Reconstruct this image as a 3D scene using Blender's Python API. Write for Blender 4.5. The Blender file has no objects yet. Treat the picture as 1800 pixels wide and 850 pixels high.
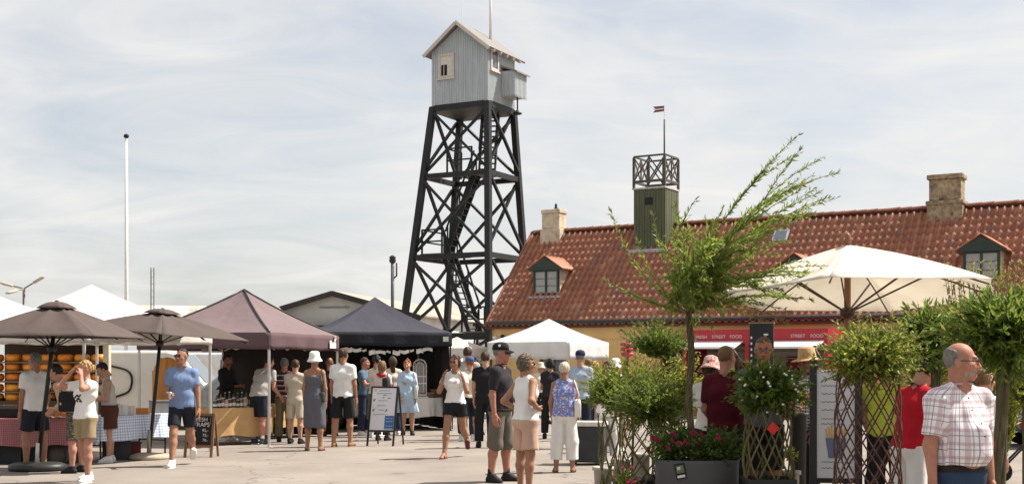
import bpy, bmesh, math, random
import numpy as np
from mathutils import Vector, Matrix, Euler
R = math.radians
rnd = random.Random(7)
nrs = np.random.RandomState(11)
scene = bpy.context.scene
C = scene.collection

# ------------------------------------------------------------------ camera
F_PX, HORIZON, CAM_H = 2200.0, 635.0, 1.66
cam_d = bpy.data.cameras.new("camera")
cam = bpy.data.objects.new("camera", cam_d); C.objects.link(cam)
cam.location = (0, 0, CAM_H); cam.rotation_euler = (R(90), 0, 0)
cam_d.sensor_width = 36.0; cam_d.lens = 36.0 * F_PX / 1800.0
cam_d.shift_y = (HORIZON - 425.0) / 1800.0
cam_d.clip_start = 0.1; cam_d.clip_end = 3000
cam_d.dof.use_dof = True; cam_d.dof.focus_distance = 21.0; cam_d.dof.aperture_fstop = 9.0
scene.camera = cam

# ------------------------------------------------------------------ sun, sky, exposure
SUN_AZ, SUN_EL = 16.0, 54.0            # azimuth measured from +X towards +Y
sdir = Vector((math.cos(R(SUN_AZ)) * math.cos(R(SUN_EL)), math.sin(R(SUN_AZ)) * math.cos(R(SUN_EL)), math.sin(R(SUN_EL))))
sun_d = bpy.data.lights.new("sun", 'SUN'); sun_d.energy = 5.0; sun_d.angle = R(0.6); sun_d.color = (1.0, 0.93, 0.84)
sun = bpy.data.objects.new("sun", sun_d); C.objects.link(sun)
sun.rotation_euler = (-sdir).to_track_quat('-Z', 'Y').to_euler(); sun.location = (30, 10, 40)

world = bpy.data.worlds.new("World"); scene.world = world; world.use_nodes = True
wt = world.node_tree; wt.nodes.clear()
def WN(t, **k):
    n = wt.nodes.new(t)
    for a, b in k.items(): setattr(n, a, b)
    return n
w_out = WN('ShaderNodeOutputWorld'); w_mix = WN('ShaderNodeMixShader')
w_sky = WN('ShaderNodeTexSky', sky_type='NISHITA', sun_disc=False, sun_elevation=R(SUN_EL), sun_rotation=R(90 - SUN_AZ),
           altitude=0, air_density=1.0, dust_density=2.2, ozone_density=1.2)
w_b1 = WN('ShaderNodeBackground'); w_b1.inputs[1].default_value = 0.075
w_b2 = WN('ShaderNodeBackground'); w_b2.inputs[0].default_value = (1.0, 0.985, 0.96, 1); w_b2.inputs[1].default_value = 0.50
w_tc = WN('ShaderNodeTexCoord'); w_sep = WN('ShaderNodeSeparateXYZ'); wt.links.new(w_tc.outputs['Generated'], w_sep.inputs[0])
def wmath(op, a, b=None, clamp=False):
    n = WN('ShaderNodeMath', operation=op, use_clamp=clamp)
    for i, v in enumerate((a, b)):
        if v is None: continue
        if isinstance(v, (int, float)): n.inputs[i].default_value = v
        else: wt.links.new(v, n.inputs[i])
    return n.outputs[0]
zz = wmath('ADD', wmath('MAXIMUM', w_sep.outputs[2], 0.0), 0.30)
w_cmb = WN('ShaderNodeCombineXYZ')
wt.links.new(wmath('DIVIDE', w_sep.outputs[0], zz), w_cmb.inputs[0]); wt.links.new(wmath('DIVIDE', w_sep.outputs[1], zz), w_cmb.inputs[1])
def wnoise(scale, detail, rough, dist, sx, sy, rot):
    mp = WN('ShaderNodeMapping'); mp.inputs['Scale'].default_value = (sx, sy, 1); mp.inputs['Rotation'].default_value = (0, 0, R(rot))
    wt.links.new(w_cmb.outputs[0], mp.inputs[0])
    n = WN('ShaderNodeTexNoise'); n.inputs['Scale'].default_value = scale; n.inputs['Detail'].default_value = detail
    n.inputs['Roughness'].default_value = rough; n.inputs['Distortion'].default_value = dist
    wt.links.new(mp.outputs[0], n.inputs['Vector']); return n.outputs[0]
big = wnoise(1.7, 4, 0.5, 0.5, 1.0, 0.8, 24)
fine = wnoise(4.2, 6, 0.58, 1.2, 0.6, 1.2, -28)
mix = wmath('ADD', wmath('MULTIPLY', big, 0.62), wmath('MULTIPLY', fine, 0.42))
ramp = WN('ShaderNodeValToRGB'); ramp.color_ramp.elements[0].position = 0.31; ramp.color_ramp.elements[0].color = (0.32,)*3 + (1,)
ramp.color_ramp.elements[1].position = 0.66; ramp.color_ramp.elements[1].color = (1, 1, 1, 1)
wt.links.new(mix, ramp.inputs[0])
wt.links.new(w_sky.outputs[0], w_b1.inputs[0])
wt.links.new(ramp.outputs[0], w_mix.inputs[0]); wt.links.new(w_b1.outputs[0], w_mix.inputs[1]); wt.links.new(w_b2.outputs[0], w_mix.inputs[2])
wt.links.new(w_mix.outputs[0], w_out.inputs[0])

vs = scene.view_settings; vs.view_transform = 'Standard'; vs.look = 'None'; vs.gamma = 1.0; vs.use_curve_mapping = False
vs.exposure = 0.86
scene.render.engine = 'CYCLES'; scene.cycles.use_denoising = True; scene.cycles.max_bounces = 6
scene.cycles.transparent_max_bounces = 8; scene.render.resolution_x = 1024; scene.render.resolution_y = 483

# ------------------------------------------------------------------ placing helpers
def gy(feet): return F_PX * CAM_H / (feet - HORIZON)          # distance of a point on the ground seen at that image row
def sx(px, Y): return (px - 900.0) * Y / F_PX
def sz(py, Y): return CAM_H + (HORIZON - py) * Y / F_PX

# ------------------------------------------------------------------ materials
MATS = {}
def nodes_mat(name):
    m = bpy.data.materials.new(name); m.use_nodes = True
    nt = m.node_tree; b = nt.nodes['Principled BSDF']
    return m, nt, b
def lin(c):  # sRGB 0-255 -> linear
    return tuple(((x/255)/12.92 if x/255 <= 0.04045 else ((x/255+0.055)/1.055)**2.4) for x in c)
def mat(name, col, rough=0.7, var=0.15, scale=6.0, bump=0.0, bscale=40.0, metal=0.0, spec=0.4, trans=0.0, dirt=None, dscale=3.0, coat=0.0, stretch=(1,1,1), col2=None, geo=False):
    """plain procedural surface: base colour with noise variation, optional second colour patches (dirt), bump, translucency"""
    if name in MATS: return MATS[name]
    m, nt, b = nodes_mat(name); N = nt.nodes; L = nt.links
    tc = N.new('ShaderNodeTexCoord'); mp = N.new('ShaderNodeMapping'); mp.inputs['Scale'].default_value = stretch
    if geo:
        g = N.new('ShaderNodeNewGeometry'); L.new(g.outputs['Position'], mp.inputs[0])
    else: L.new(tc.outputs['Object'], mp.inputs[0])
    nz = N.new('ShaderNodeTexNoise'); nz.inputs['Scale'].default_value = scale; nz.inputs['Detail'].default_value = 6; L.new(mp.outputs[0], nz.inputs['Vector'])
    rp = N.new('ShaderNodeMapRange'); rp.inputs[1].default_value = 0.3; rp.inputs[2].default_value = 0.7; rp.inputs[3].default_value = 1 - var; rp.inputs[4].default_value = 1 + var
    L.new(nz.outputs[0], rp.inputs[0])
    vm = N.new('ShaderNodeVectorMath'); vm.operation = 'SCALE'; vm.inputs[0].default_value = col; L.new(rp.outputs[0], vm.inputs['Scale'])
    out = vm.outputs[0]
    if dirt is not None:
        n2 = N.new('ShaderNodeTexNoise'); n2.inputs['Scale'].default_value = dscale; n2.inputs['Detail'].default_value = 8; n2.inputs['Roughness'].default_value = 0.65
        L.new(mp.outputs[0], n2.inputs['Vector'])
        r2 = N.new('ShaderNodeMapRange'); r2.inputs[1].default_value = 0.5; r2.inputs[2].default_value = 0.68; L.new(n2.outputs[0], r2.inputs[0])
        mx = N.new('ShaderNodeMix'); mx.data_type = 'RGBA'; L.new(r2.outputs[0], mx.inputs['Factor']); L.new(out, mx.inputs[6]); mx.inputs[7].default_value = (*dirt, 1)
        out = mx.outputs[2]
    L.new(out, b.inputs['Base Color'])
    b.inputs['Roughness'].default_value = rough; b.inputs['Metallic'].default_value = metal; b.inputs['Specular IOR Level'].default_value = spec
    b.inputs['Coat Weight'].default_value = coat
    if bump:
        n3 = N.new('ShaderNodeTexNoise'); n3.inputs['Scale'].default_value = bscale; n3.inputs['Detail'].default_value = 5; L.new(mp.outputs[0], n3.inputs['Vector'])
        bp = N.new('ShaderNodeBump'); bp.inputs['Strength'].default_value = bump; bp.inputs['Distance'].default_value = 0.02
        L.new(n3.outputs[0], bp.inputs['Height']); L.new(bp.outputs[0], b.inputs['Normal'])
    if trans:
        tr = N.new('ShaderNodeBsdfTranslucent'); L.new(out, tr.inputs[0]); ms = N.new('ShaderNodeMixShader'); ms.inputs[0].default_value = trans
        o = N['Material Output']; L.new(b.outputs[0], ms.inputs[1]); L.new(tr.outputs[0], ms.inputs[2]); L.new(ms.outputs[0], o.inputs[0])
    MATS[name] = m; return m
def glass(name, col=(0.05, 0.06, 0.07), rough=0.06):
    if name in MATS: return MATS[name]
    m = mat(name, col, rough=rough, var=0.1, spec=0.7); return m
def pattern_mat(name, kind, c1, c2, c3=None, s=20.0, rough=0.8, axis='Object', trans=0.0):
    """woven patterns: stripes, checks, plaid, floral"""
    if name in MATS: return MATS[name]
    m, nt, b = nodes_mat(name); N = nt.nodes; L = nt.links
    if axis == 'cloth':
        tc = N.new('ShaderNodeAttribute'); tc.attribute_name = 'cloth_uv'; axis = 'Vector'
    else: tc = N.new('ShaderNodeTexCoord')
    sp = N.new('ShaderNodeSeparateXYZ'); L.new(tc.outputs[axis], sp.inputs[0])
    def mt(op, a, b_=None):
        n = N.new('ShaderNodeMath'); n.operation = op
        for i, v in enumerate((a, b_)):
            if v is None: continue
            if isinstance(v, (int, float)): n.inputs[i].default_value = v
            else: L.new(v, n.inputs[i])
        return n.outputs[0]
    def stripe(o, sc, width, ph=0.0): return mt('LESS_THAN', mt('FRACT', mt('ADD', mt('MULTIPLY', o, sc), 40.0 + ph)), width)
    def mixc(f, a, c):
        x = N.new('ShaderNodeMix'); x.data_type = 'RGBA'
        if isinstance(f, float): x.inputs[0].default_value = f
        else: L.new(f, x.inputs[0])
        for i, v in ((6, a), (7, c)):
            if isinstance(v, tuple): x.inputs[i].default_value = (*v, 1)
            else: L.new(v, x.inputs[i])
        return x.outputs[2]
    h = sp.outputs[0] if axis == 'Vector' else mt('ADD', sp.outputs[0], mt('MULTIPLY', sp.outputs[1], 0.8)); z = sp.outputs[2]
    if kind == 'stripes': out = mixc(stripe(z, s, 0.42), c1, c2)
    elif kind == 'hstripes3': out = mixc(stripe(z, s, 0.22, 0.3), mixc(stripe(z, s, 0.2), c1, c2), c3 or c2)
    elif kind == 'check':
        a = mixc(stripe(h, s, 0.5), c1, c2); d = mixc(stripe(z, s, 0.5), c1, c2); out = mixc(0.5, a, d)
    elif kind == 'plaid':
        base = mixc(mt('MULTIPLY', stripe(h, s, 0.30), 0.5), c1, c2)
        base = mixc(mt('MULTIPLY', stripe(z, s, 0.24), 0.5), base, c2)
        base = mixc(mt('MULTIPLY', stripe(h, s, 0.07, 0.32), 0.75), base, c3); base = mixc(mt('MULTIPLY', stripe(z, s, 0.07, 0.32), 0.75), base, c3)
        base = mixc(mt('MULTIPLY', stripe(h, s, 0.1, 0.62), 0.5), base, c3); out = base
    elif kind == 'floral':
        v = N.new('ShaderNodeTexVoronoi'); v.inputs['Scale'].default_value = s; L.new(tc.outputs[axis], v.inputs['Vector'])
        f = mt('LESS_THAN', v.outputs['Distance'], 0.42); out = mixc(f, c1, c2)
        n = N.new('ShaderNodeTexNoise'); n.inputs['Scale'].default_value = s * 1.3; L.new(tc.outputs[axis], n.inputs['Vector'])
        out = mixc(mt('GREATER_THAN', n.outputs[0], 0.57), out, c3 or c1)
    L.new(out, b.inputs['Base Color']); b.inputs['Roughness'].default_value = rough; b.inputs['Specular IOR Level'].default_value = 0.25
    if trans:
        tr = N.new('ShaderNodeBsdfTranslucent'); L.new(out, tr.inputs[0]); ms = N.new('ShaderNodeMixShader'); ms.inputs[0].default_value = trans
        o = N['Material Output']; L.new(b.outputs[0], ms.inputs[1]); L.new(tr.outputs[0], ms.inputs[2]); L.new(ms.outputs[0], o.inputs[0])
    MATS[name] = m; return m
def attr_mat(name, rough=0.75, spec=0.3, var=0.15, scale=8.0, sss=0.0, dirt=None, dscale=1.2, bump=0.0, trans=0.0, tint=(1, 1, 1)):
    """colour comes from the mesh's 'Col' attribute (each piece's own paint or clay colour)"""
    if name in MATS: return MATS[name]
    m, nt, b = nodes_mat(name); N = nt.nodes; L = nt.links
    at = N.new('ShaderNodeAttribute'); at.attribute_name = 'Col'
    g = N.new('ShaderNodeNewGeometry')
    nz = N.new('ShaderNodeTexNoise'); nz.inputs['Scale'].default_value = scale; nz.inputs['Detail'].default_value = 5; L.new(g.outputs['Position'], nz.inputs['Vector'])
    rp = N.new('ShaderNodeMapRange'); rp.inputs[1].default_value = 0.3; rp.inputs[2].default_value = 0.7; rp.inputs[3].default_value = 1 - var; rp.inputs[4].default_value = 1 + var
    L.new(nz.outputs[0], rp.inputs[0])
    vm = N.new('ShaderNodeVectorMath'); vm.operation = 'SCALE'; L.new(at.outputs['Color'], vm.inputs[0]); L.new(rp.outputs[0], vm.inputs['Scale'])
    out = vm.outputs[0]
    if dirt is not None:
        n2 = N.new('ShaderNodeTexNoise'); n2.inputs['Scale'].default_value = dscale; n2.inputs['Detail'].default_value = 8; n2.inputs['Roughness'].default_value = 0.7
        L.new(g.outputs['Position'], n2.inputs['Vector'])
        r2 = N.new('ShaderNodeMapRange'); r2.inputs[1].default_value = 0.5; r2.inputs[2].default_value = 0.75; r2.inputs[4].default_value = 0.8; L.new(n2.outputs[0], r2.inputs[0])
        mx = N.new('ShaderNodeMix'); mx.data_type = 'RGBA'; L.new(r2.outputs[0], mx.inputs[0]); L.new(out, mx.inputs[6]); mx.inputs[7].default_value = (*dirt, 1); out = mx.outputs[2]
    L.new(out, b.inputs['Base Color']); b.inputs['Roughness'].default_value = rough; b.inputs['Specular IOR Level'].default_value = spec
    if sss:
        b.inputs['Subsurface Weight'].default_value = sss; b.inputs['Subsurface Radius'].default_value = (0.02, 0.008, 0.004); b.inputs['Subsurface Scale'].default_value = 0.5
    if bump:
        n3 = N.new('ShaderNodeTexNoise'); n3.inputs['Scale'].default_value = 60; L.new(g.outputs['Position'], n3.inputs['Vector'])
        bp = N.new('ShaderNodeBump'); bp.inputs['Strength'].default_value = bump; bp.inputs['Distance'].default_value = 0.01
        L.new(n3.outputs[0], bp.inputs['Height']); L.new(bp.outputs[0], b.inputs['Normal'])
    if trans:
        tr = N.new('ShaderNodeBsdfTranslucent'); L.new(out, tr.inputs[0]); ms = N.new('ShaderNodeMixShader'); ms.inputs[0].default_value = trans
        o = N['Material Output']; L.new(b.outputs[0], ms.inputs[1]); L.new(tr.outputs[0], ms.inputs[2]); L.new(ms.outputs[0], o.inputs[0])
    MATS[name] = m; return m

# ------------------------------------------------------------------ mesh helpers
def link(o, parent=None):
    C.objects.link(o)
    if parent is not None: o.parent = parent
    return o
def tag(o, label=None, cat=None, group=None, kind=None):
    if label: o['label'] = label
    if cat: o['category'] = cat
    if group: o['group'] = group
    if kind: o['kind'] = kind
    return o
def empty(name, loc, rz=0.0, label=None, cat=None, group=None):
    o = bpy.data.objects.new(name, None); o.empty_display_size = 0.2; o.location = loc; o.rotation_euler = (0, 0, rz)
    C.objects.link(o); return tag(o, label, cat, group)
def mesh_obj(name, me, parent=None, loc=None, rot=None):
    o = bpy.data.objects.new(name, me); link(o, parent)
    if loc is not None: o.location = loc
    if rot is not None: o.rotation_euler = rot
    return o
class MB:
    def __init__(s): s.v = []; s.f = []; s.c = []; s.col = None
    def add(s, vs, fs, M=None):
        n = len(s.v)
        for p in vs:
            p = Vector(p)
            if M is not None: p = M @ p
            s.v.append(p); s.c.append(s.col)
        for f in fs: s.f.append(tuple(n + i for i in f))
        return s
    def box(s, c, d, M=None):
        cx, cy, cz = c; a, b, e = d[0] / 2, d[1] / 2, d[2] / 2
        vs = [(cx + i * a, cy + j * b, cz + k * e) for k in (-1, 1) for j in (-1, 1) for i in (-1, 1)]
        return s.add(vs, [(0, 2, 3, 1), (4, 5, 7, 6), (0, 1, 5, 4), (2, 6, 7, 3), (0, 4, 6, 2), (1, 3, 7, 5)], M)
    def span(s, lo, hi, M=None): return s.box([(a + b) / 2 for a, b in zip(lo, hi)], [b - a for a, b in zip(lo, hi)], M)
    def beam(s, p0, p1, w, h, up=(0, 0, 1)):
        p0 = Vector(p0); p1 = Vector(p1); d = (p1 - p0); L = d.length; d.normalize(); up = Vector(up)
        x = d.cross(up)
        if x.length < 1e-4: x = d.cross(Vector((0, 1, 0)))
        x.normalize(); y = x.cross(d)
        vs = [p + x * (i * w / 2) + y * (j * h / 2) for p in (p0, p1) for j in (-1, 1) for i in (-1, 1)]
        return s.add(vs, [(0, 1, 3, 2), (4, 6, 7, 5), (0, 4, 5, 1), (2, 3, 7, 6), (0, 2, 6, 4), (1, 5, 7, 3)])
    def tube(s, pts, rs, n=8, caps=True, sq=1.0):
        pts = [Vector(p) for p in pts]
        if not hasattr(rs, '__len__'): rs = [rs] * len(pts)
        base = len(s.v); ref = None
        for i, p in enumerate(pts):
            d = (pts[min(i + 1, len(pts) - 1)] - pts[max(i - 1, 0)]).normalized()
            if ref is None: ref = Vector((0, 0, 1)) if abs(d.z) < 0.9 else Vector((1, 0, 0))
            x = d.cross(ref).normalized(); y = x.cross(d).normalized(); ref = y
            for k in range(n):
                a = 2 * math.pi * k / n
                s.v.append(p + x * (math.cos(a) * rs[i]) + y * (math.sin(a) * rs[i] * sq)); s.c.append(s.col)
        for i in range(len(pts) - 1):
            for k in range(n):
                a = base + i * n + k; b = base + i * n + (k + 1) % n
                s.f.append((a, b, b + n, a + n))
        if caps:
            s.f.append(tuple(base + k for k in reversed(range(n)))); s.f.append(tuple(base + (len(pts) - 1) * n + k for k in range(n)))
        return s
    def lathe(s, prof, n=20, M=None, ex=1.0, ey=1.0, caps=True):
        vs = [(r * math.cos(2 * math.pi * k / n) * ex, r * math.sin(2 * math.pi * k / n) * ey, z) for r, z in prof for k in range(n)]
        fs = [(i * n + k, i * n + (k + 1) % n, (i + 1) * n + (k + 1) % n, (i + 1) * n + k) for i in range(len(prof) - 1) for k in range(n)]
        if caps:
            fs.append(tuple(reversed(range(n)))); fs.append(tuple((len(prof) - 1) * n + k for k in range(n)))
        return s.add(vs, fs, M)
    def prism(s, poly, y0, y1, M=None):
        """polygon in x,z extruded along y"""
        n = len(poly)
        vs = [(p[0], y0, p[1]) for p in poly] + [(p[0], y1, p[1]) for p in poly]
        fs = [tuple(range(n)), tuple(reversed(range(n, 2 * n)))] + [(i, i + n, (i + 1) % n + n, (i + 1) % n) for i in range(n)]
        return s.add(vs, fs, M)
    def grid(s, fn, nu, nv, M=None):
        vs = [fn(i / nu, j / nv) for j in range(nv + 1) for i in range(nu + 1)]
        fs = [(j * (nu + 1) + i, j * (nu + 1) + i + 1, (j + 1) * (nu + 1) + i + 1, (j + 1) * (nu + 1) + i) for j in range(nv) for i in range(nu)]
        return s.add(vs, fs, M)
    def mesh(s, name, m, smooth=False):
        me = bpy.data.meshes.new(name); me.from_pydata([tuple(p) for p in s.v], [], s.f)
        if m is not None: me.materials.append(m)
        if any(c is not None for c in s.c):
            at = me.color_attributes.new('Col', 'FLOAT_COLOR', 'POINT')
            at.data.foreach_set('color', np.array([(*(c or (0.5, 0.5, 0.5)), 1) for c in s.c], dtype=np.float32).ravel())
        if smooth: me.polygons.foreach_set('use_smooth', [True] * len(me.polygons))
        me.validate(); me.update(); return me
    def build(s, name, m, parent=None, smooth=False, bevel=0.0, loc=None, rot=None, solid=0.0):
        o = mesh_obj(name, s.mesh(name, m, smooth), parent, loc, rot)
        if solid:
            d = o.modifiers.new('solid', 'SOLIDIFY'); d.thickness = solid; d.offset = 0
        if bevel:
            d = o.modifiers.new('bevel', 'BEVEL'); d.width = bevel; d.segments = 2; d.limit_method = 'ANGLE'
        return o
def fix_normals(o):
    bm = bmesh.new(); bm.from_mesh(o.data); bmesh.ops.recalc_face_normals(bm, faces=bm.faces); bm.to_mesh(o.data); bm.free(); return o
def np_mesh(name, V, Fq, m, smooth=True, col=None, uv=None):
    me = bpy.data.meshes.new(name); me.vertices.add(len(V)); me.vertices.foreach_set('co', np.asarray(V, dtype=np.float32).ravel())
    Fq = np.asarray(Fq, dtype=np.int32); k = Fq.shape[1]
    me.loops.add(Fq.size); me.loops.foreach_set('vertex_index', Fq.ravel())
    me.polygons.add(len(Fq)); me.polygons.foreach_set('loop_start', np.arange(0, Fq.size, k, dtype=np.int32))
    if smooth: me.polygons.foreach_set('use_smooth', np.ones(len(Fq), dtype=bool))
    if col is not None:
        at = me.color_attributes.new('Col', 'FLOAT_COLOR', 'POINT'); cc = np.ones((len(V), 4), dtype=np.float32); cc[:, :3] = col
        at.data.foreach_set('color', cc.ravel())
    if uv is not None:
        at = me.attributes.new('cloth_uv', 'FLOAT_VECTOR', 'POINT'); at.data.foreach_set('vector', np.asarray(uv, dtype=np.float32).ravel())
    me.materials.append(m); me.update(calc_edges=True); return me
# ================================================================== ground
def asphalt():
    m, nt, b = nodes_mat('asphalt'); N = nt.nodes; L = nt.links
    g = N.new('ShaderNodeNewGeometry')
    def nz(s, d=6, r=0.6):
        n = N.new('ShaderNodeTexNoise'); n.inputs['Scale'].default_value = s; n.inputs['Detail'].default_value = d; n.inputs['Roughness'].default_value = r; L.new(g.outputs['Position'], n.inputs['Vector']); return n.outputs[0]
    r1 = N.new('ShaderNodeValToRGB'); r1.color_ramp.elements[0].color = (0.185, 0.160, 0.138, 1); r1.color_ramp.elements[0].position = 0.3
    r1.color_ramp.elements[1].color = (0.28, 0.243, 0.21, 1); r1.color_ramp.elements[1].position = 0.7; L.new(nz(0.55, 8, 0.6), r1.inputs[0])
    # worn stains and oil spots with their own outlines
    v = N.new('ShaderNodeTexVoronoi'); v.inputs['Scale'].default_value = 0.8; L.new(g.outputs['Position'], v.inputs['Vector'])
    ms = N.new('ShaderNodeMapRange'); ms.inputs[1].default_value = 0.06; ms.inputs[2].default_value = 0.13; ms.inputs[3].default_value = 0.5; ms.inputs[4].default_value = 0.0; L.new(v.outputs['Distance'], ms.inputs[0])
    mx = N.new('ShaderNodeMix'); mx.data_type = 'RGBA'; L.new(ms.outputs[0], mx.inputs[0]); L.new(r1.outputs[0], mx.inputs[6]); mx.inputs[7].default_value = (0.09, 0.075, 0.065, 1)
    # aggregate speckle
    sp = N.new('ShaderNodeMapRange'); sp.inputs[1].default_value = 0.35; sp.inputs[2].default_value = 0.65; sp.inputs[3].default_value = 0.78; sp.inputs[4].default_value = 1.22; L.new(nz(55, 4, 0.8), sp.inputs[0])
    sc = N.new('ShaderNodeVectorMath'); sc.operation = 'SCALE'; L.new(mx.outputs[2], sc.inputs[0]); L.new(sp.outputs[0], sc.inputs['Scale'])
    # fine cracks
    vc = N.new('ShaderNodeTexVoronoi'); vc.feature = 'DISTANCE_TO_EDGE'; vc.inputs['Scale'].default_value = 0.28; 
    dn = N.new('ShaderNodeVectorMath'); dn.operation = 'ADD'; nn = N.new('ShaderNodeTexNoise'); nn.inputs['Scale'].default_value = 1.4; L.new(g.outputs['Position'], nn.inputs['Vector']); L.new(g.outputs['Position'], dn.inputs[0]); L.new(nn.outputs[1], dn.inputs[1]); L.new(dn.outputs[0], vc.inputs['Vector'])
    cr = N.new('ShaderNodeMapRange'); cr.inputs[1].default_value = 0.0; cr.inputs[2].default_value = 0.006; cr.inputs[3].default_value = 0.6; cr.inputs[4].default_value = 0.0; L.new(vc.outputs[0], cr.inputs[0])
    m2 = N.new('ShaderNodeMix'); m2.data_type = 'RGBA'; L.new(cr.outputs[0], m2.inputs[0]); L.new(sc.outputs[0], m2.inputs[6]); m2.inputs[7].default_value = (0.05, 0.045, 0.04, 1)
    L.new(m2.outputs[2], b.inputs['Base Color']); b.inputs['Roughness'].default_value = 0.88; b.inputs['Specular IOR Level'].default_value = 0.25
    bp = N.new('ShaderNodeBump'); bp.inputs['Strength'].default_value = 0.35; bp.inputs['Distance'].default_value = 0.012; L.new(nz(70, 4, 0.7), bp.inputs['Height']); L.new(bp.outputs[0], b.inputs['Normal'])
    return m
g = MB(); g.grid(lambda u, v: (-900 + 1800 * u, -60 + 1400 * v, 0), 12, 12)
tag(g.build('ground', asphalt()), kind='structure')

# ================================================================== tile-roofed yellow house
S = 1.06; TH = R(-31)
HX, HY = -0.73 * S, 42.3 * S
EAVE, RISE, DEP, LEN = 1.66 + 1.35 * S, 3.25 * S, 3.0 * S, 22.5 * S
PITCH = math.atan2(RISE, DEP); SLOPE = math.hypot(RISE, DEP)
house = empty('tiled_house', (HX, HY, 0), TH, 'long yellow house with red pantile roof, chimneys, dormers and green lookout tower', 'house')
m_yellow = mat('yellow_limewash', (0.66, 0.44, 0.19), rough=0.9, var=0.1, scale=1.2, bump=0.15, bscale=30, dirt=(0.60, 0.385, 0.16), dscale=0.8)
m_white = mat('white_paint', (0.72, 0.70, 0.66), rough=0.6, var=0.06)
m_green = mat('dark_green_paint', (0.018, 0.035, 0.026), rough=0.45, var=0.15)
m_tar = mat('black_tar_wood', (0.013, 0.014, 0.015), rough=0.55, var=0.4, scale=3, bump=0.3, bscale=25, stretch=(1, 1, 0.3), spec=0.35)
m_roofbase = mat('roof_underlay', (0.10, 0.045, 0.03), rough=0.95)
m_tile = attr_mat('clay_pantile', rough=0.6, spec=0.4, var=0.16, scale=9, dirt=(0.22, 0.115, 0.07), dscale=1.5, bump=0.2)
m_render = mat('chimney_render', (0.52, 0.44, 0.33), rough=0.95, var=0.2, scale=5, bump=0.4, bscale=20, dirt=(0.30, 0.22, 0.13), dscale=3.5)
m_lichen = mat('lichen_render', (0.30, 0.235, 0.15), rough=0.95, var=0.45, scale=7, bump=0.6, bscale=18, dirt=(0.10, 0.06, 0.025), dscale=3.2)
m_pane = glass('window_glass', (0.10, 0.12, 0.14))
m_dark = mat('dark_void', (0.012, 0.012, 0.013), rough=0.8)
m_lead = mat('lead_flashing', (0.34, 0.36, 0.39), rough=0.5, var=0.2)
wl = MB()
t = 0.3
def facade_wall(mb, x0, x1, z0, z1, holes, y0, y1):
    xs = sorted({x0, x1, *[h[0] for h in holes], *[h[1] for h in holes]}); zs = sorted({z0, z1, *[h[2] for h in holes], *[h[3] for h in holes]})
    for i in range(len(xs) - 1):
        for j in range(len(zs) - 1):
            cx, cz = (xs[i] + xs[i + 1]) / 2, (zs[j] + zs[j + 1]) / 2
            if any(h[0] < cx < h[1] and h[2] < cz < h[3] for h in holes): continue
            mb.span((xs[i], y0, zs[j]), (xs[i + 1], y1, zs[j + 1]))
holes = [(1.9, 2.9, 0.95, 2.1), (6.25, 7.75, 0.02, 2.35), (11.4, 12.4, 0.95, 2.1), (15.2, 16.2, 0.95, 2.1), (18.8, 19.8, 0.95, 2.1)]
holes = [(a * S, b * S, c, d) for a, b, c, d in holes]
facade_wall(wl, 0, LEN, 0, EAVE - 0.02, holes, 0, t)
for xx in (0, LEN - t):
    wl.span((xx, t, 0), (xx + t, 2 * DEP - t, EAVE - 0.02)); M = Matrix.Translation((xx + t / 2, 0, 0)) @ Matrix.Rotation(R(90), 4, 'Z')
    wl.prism([(0.12, EAVE - 0.02), (2 * DEP - 0.12, EAVE - 0.02), (DEP, EAVE + RISE - 0.14)], -t / 2 + 0.01, t / 2 - 0.01, M)
wl.span((0, 2 * DEP - t, 0), (LEN, 2 * DEP, EAVE - 0.02))
house_wall = wl.build('wall', m_yellow, house)
MB().span((-0.02, -0.07, EAVE - 0.24), (LEN + 0.02, -0.002, EAVE - 0.06)).build('cornice', mat('pale_cornice', (0.60, 0.50, 0.45), rough=0.8), house)
MB().span((-0.01, -0.02, 0), (LEN + 0.01, -0.002, 0.3)).build('plinth', mat('tar_plinth', (0.03, 0.03, 0.03), rough=0.8), house)
gut = MB(); gut.tube([(-0.1, -0.19, EAVE - 0.06), (LEN, -0.19, EAVE - 0.06)], 0.06, 8); gut.tube([(0.08, -0.10, EAVE - 0.1), (0.08, -0.10, 0.05)], 0.04, 8)
gut.build('gutter', mat('dark_gutter', (0.04, 0.042, 0.045), rough=0.5), house, smooth=True)
nb = MB(); nb.span((4.2 * S, -0.03, 2.42), (5.35 * S, -0.004, 2.46)); nb.span((4.2 * S, -0.03, 1.3), (4.24 * S, -0.004, 2.42)); nb.span((5.31 * S, -0.03, 1.3), (5.35 * S, -0.004, 2.42))
nb.build('blind_window_moulding', m_yellow, house)
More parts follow.
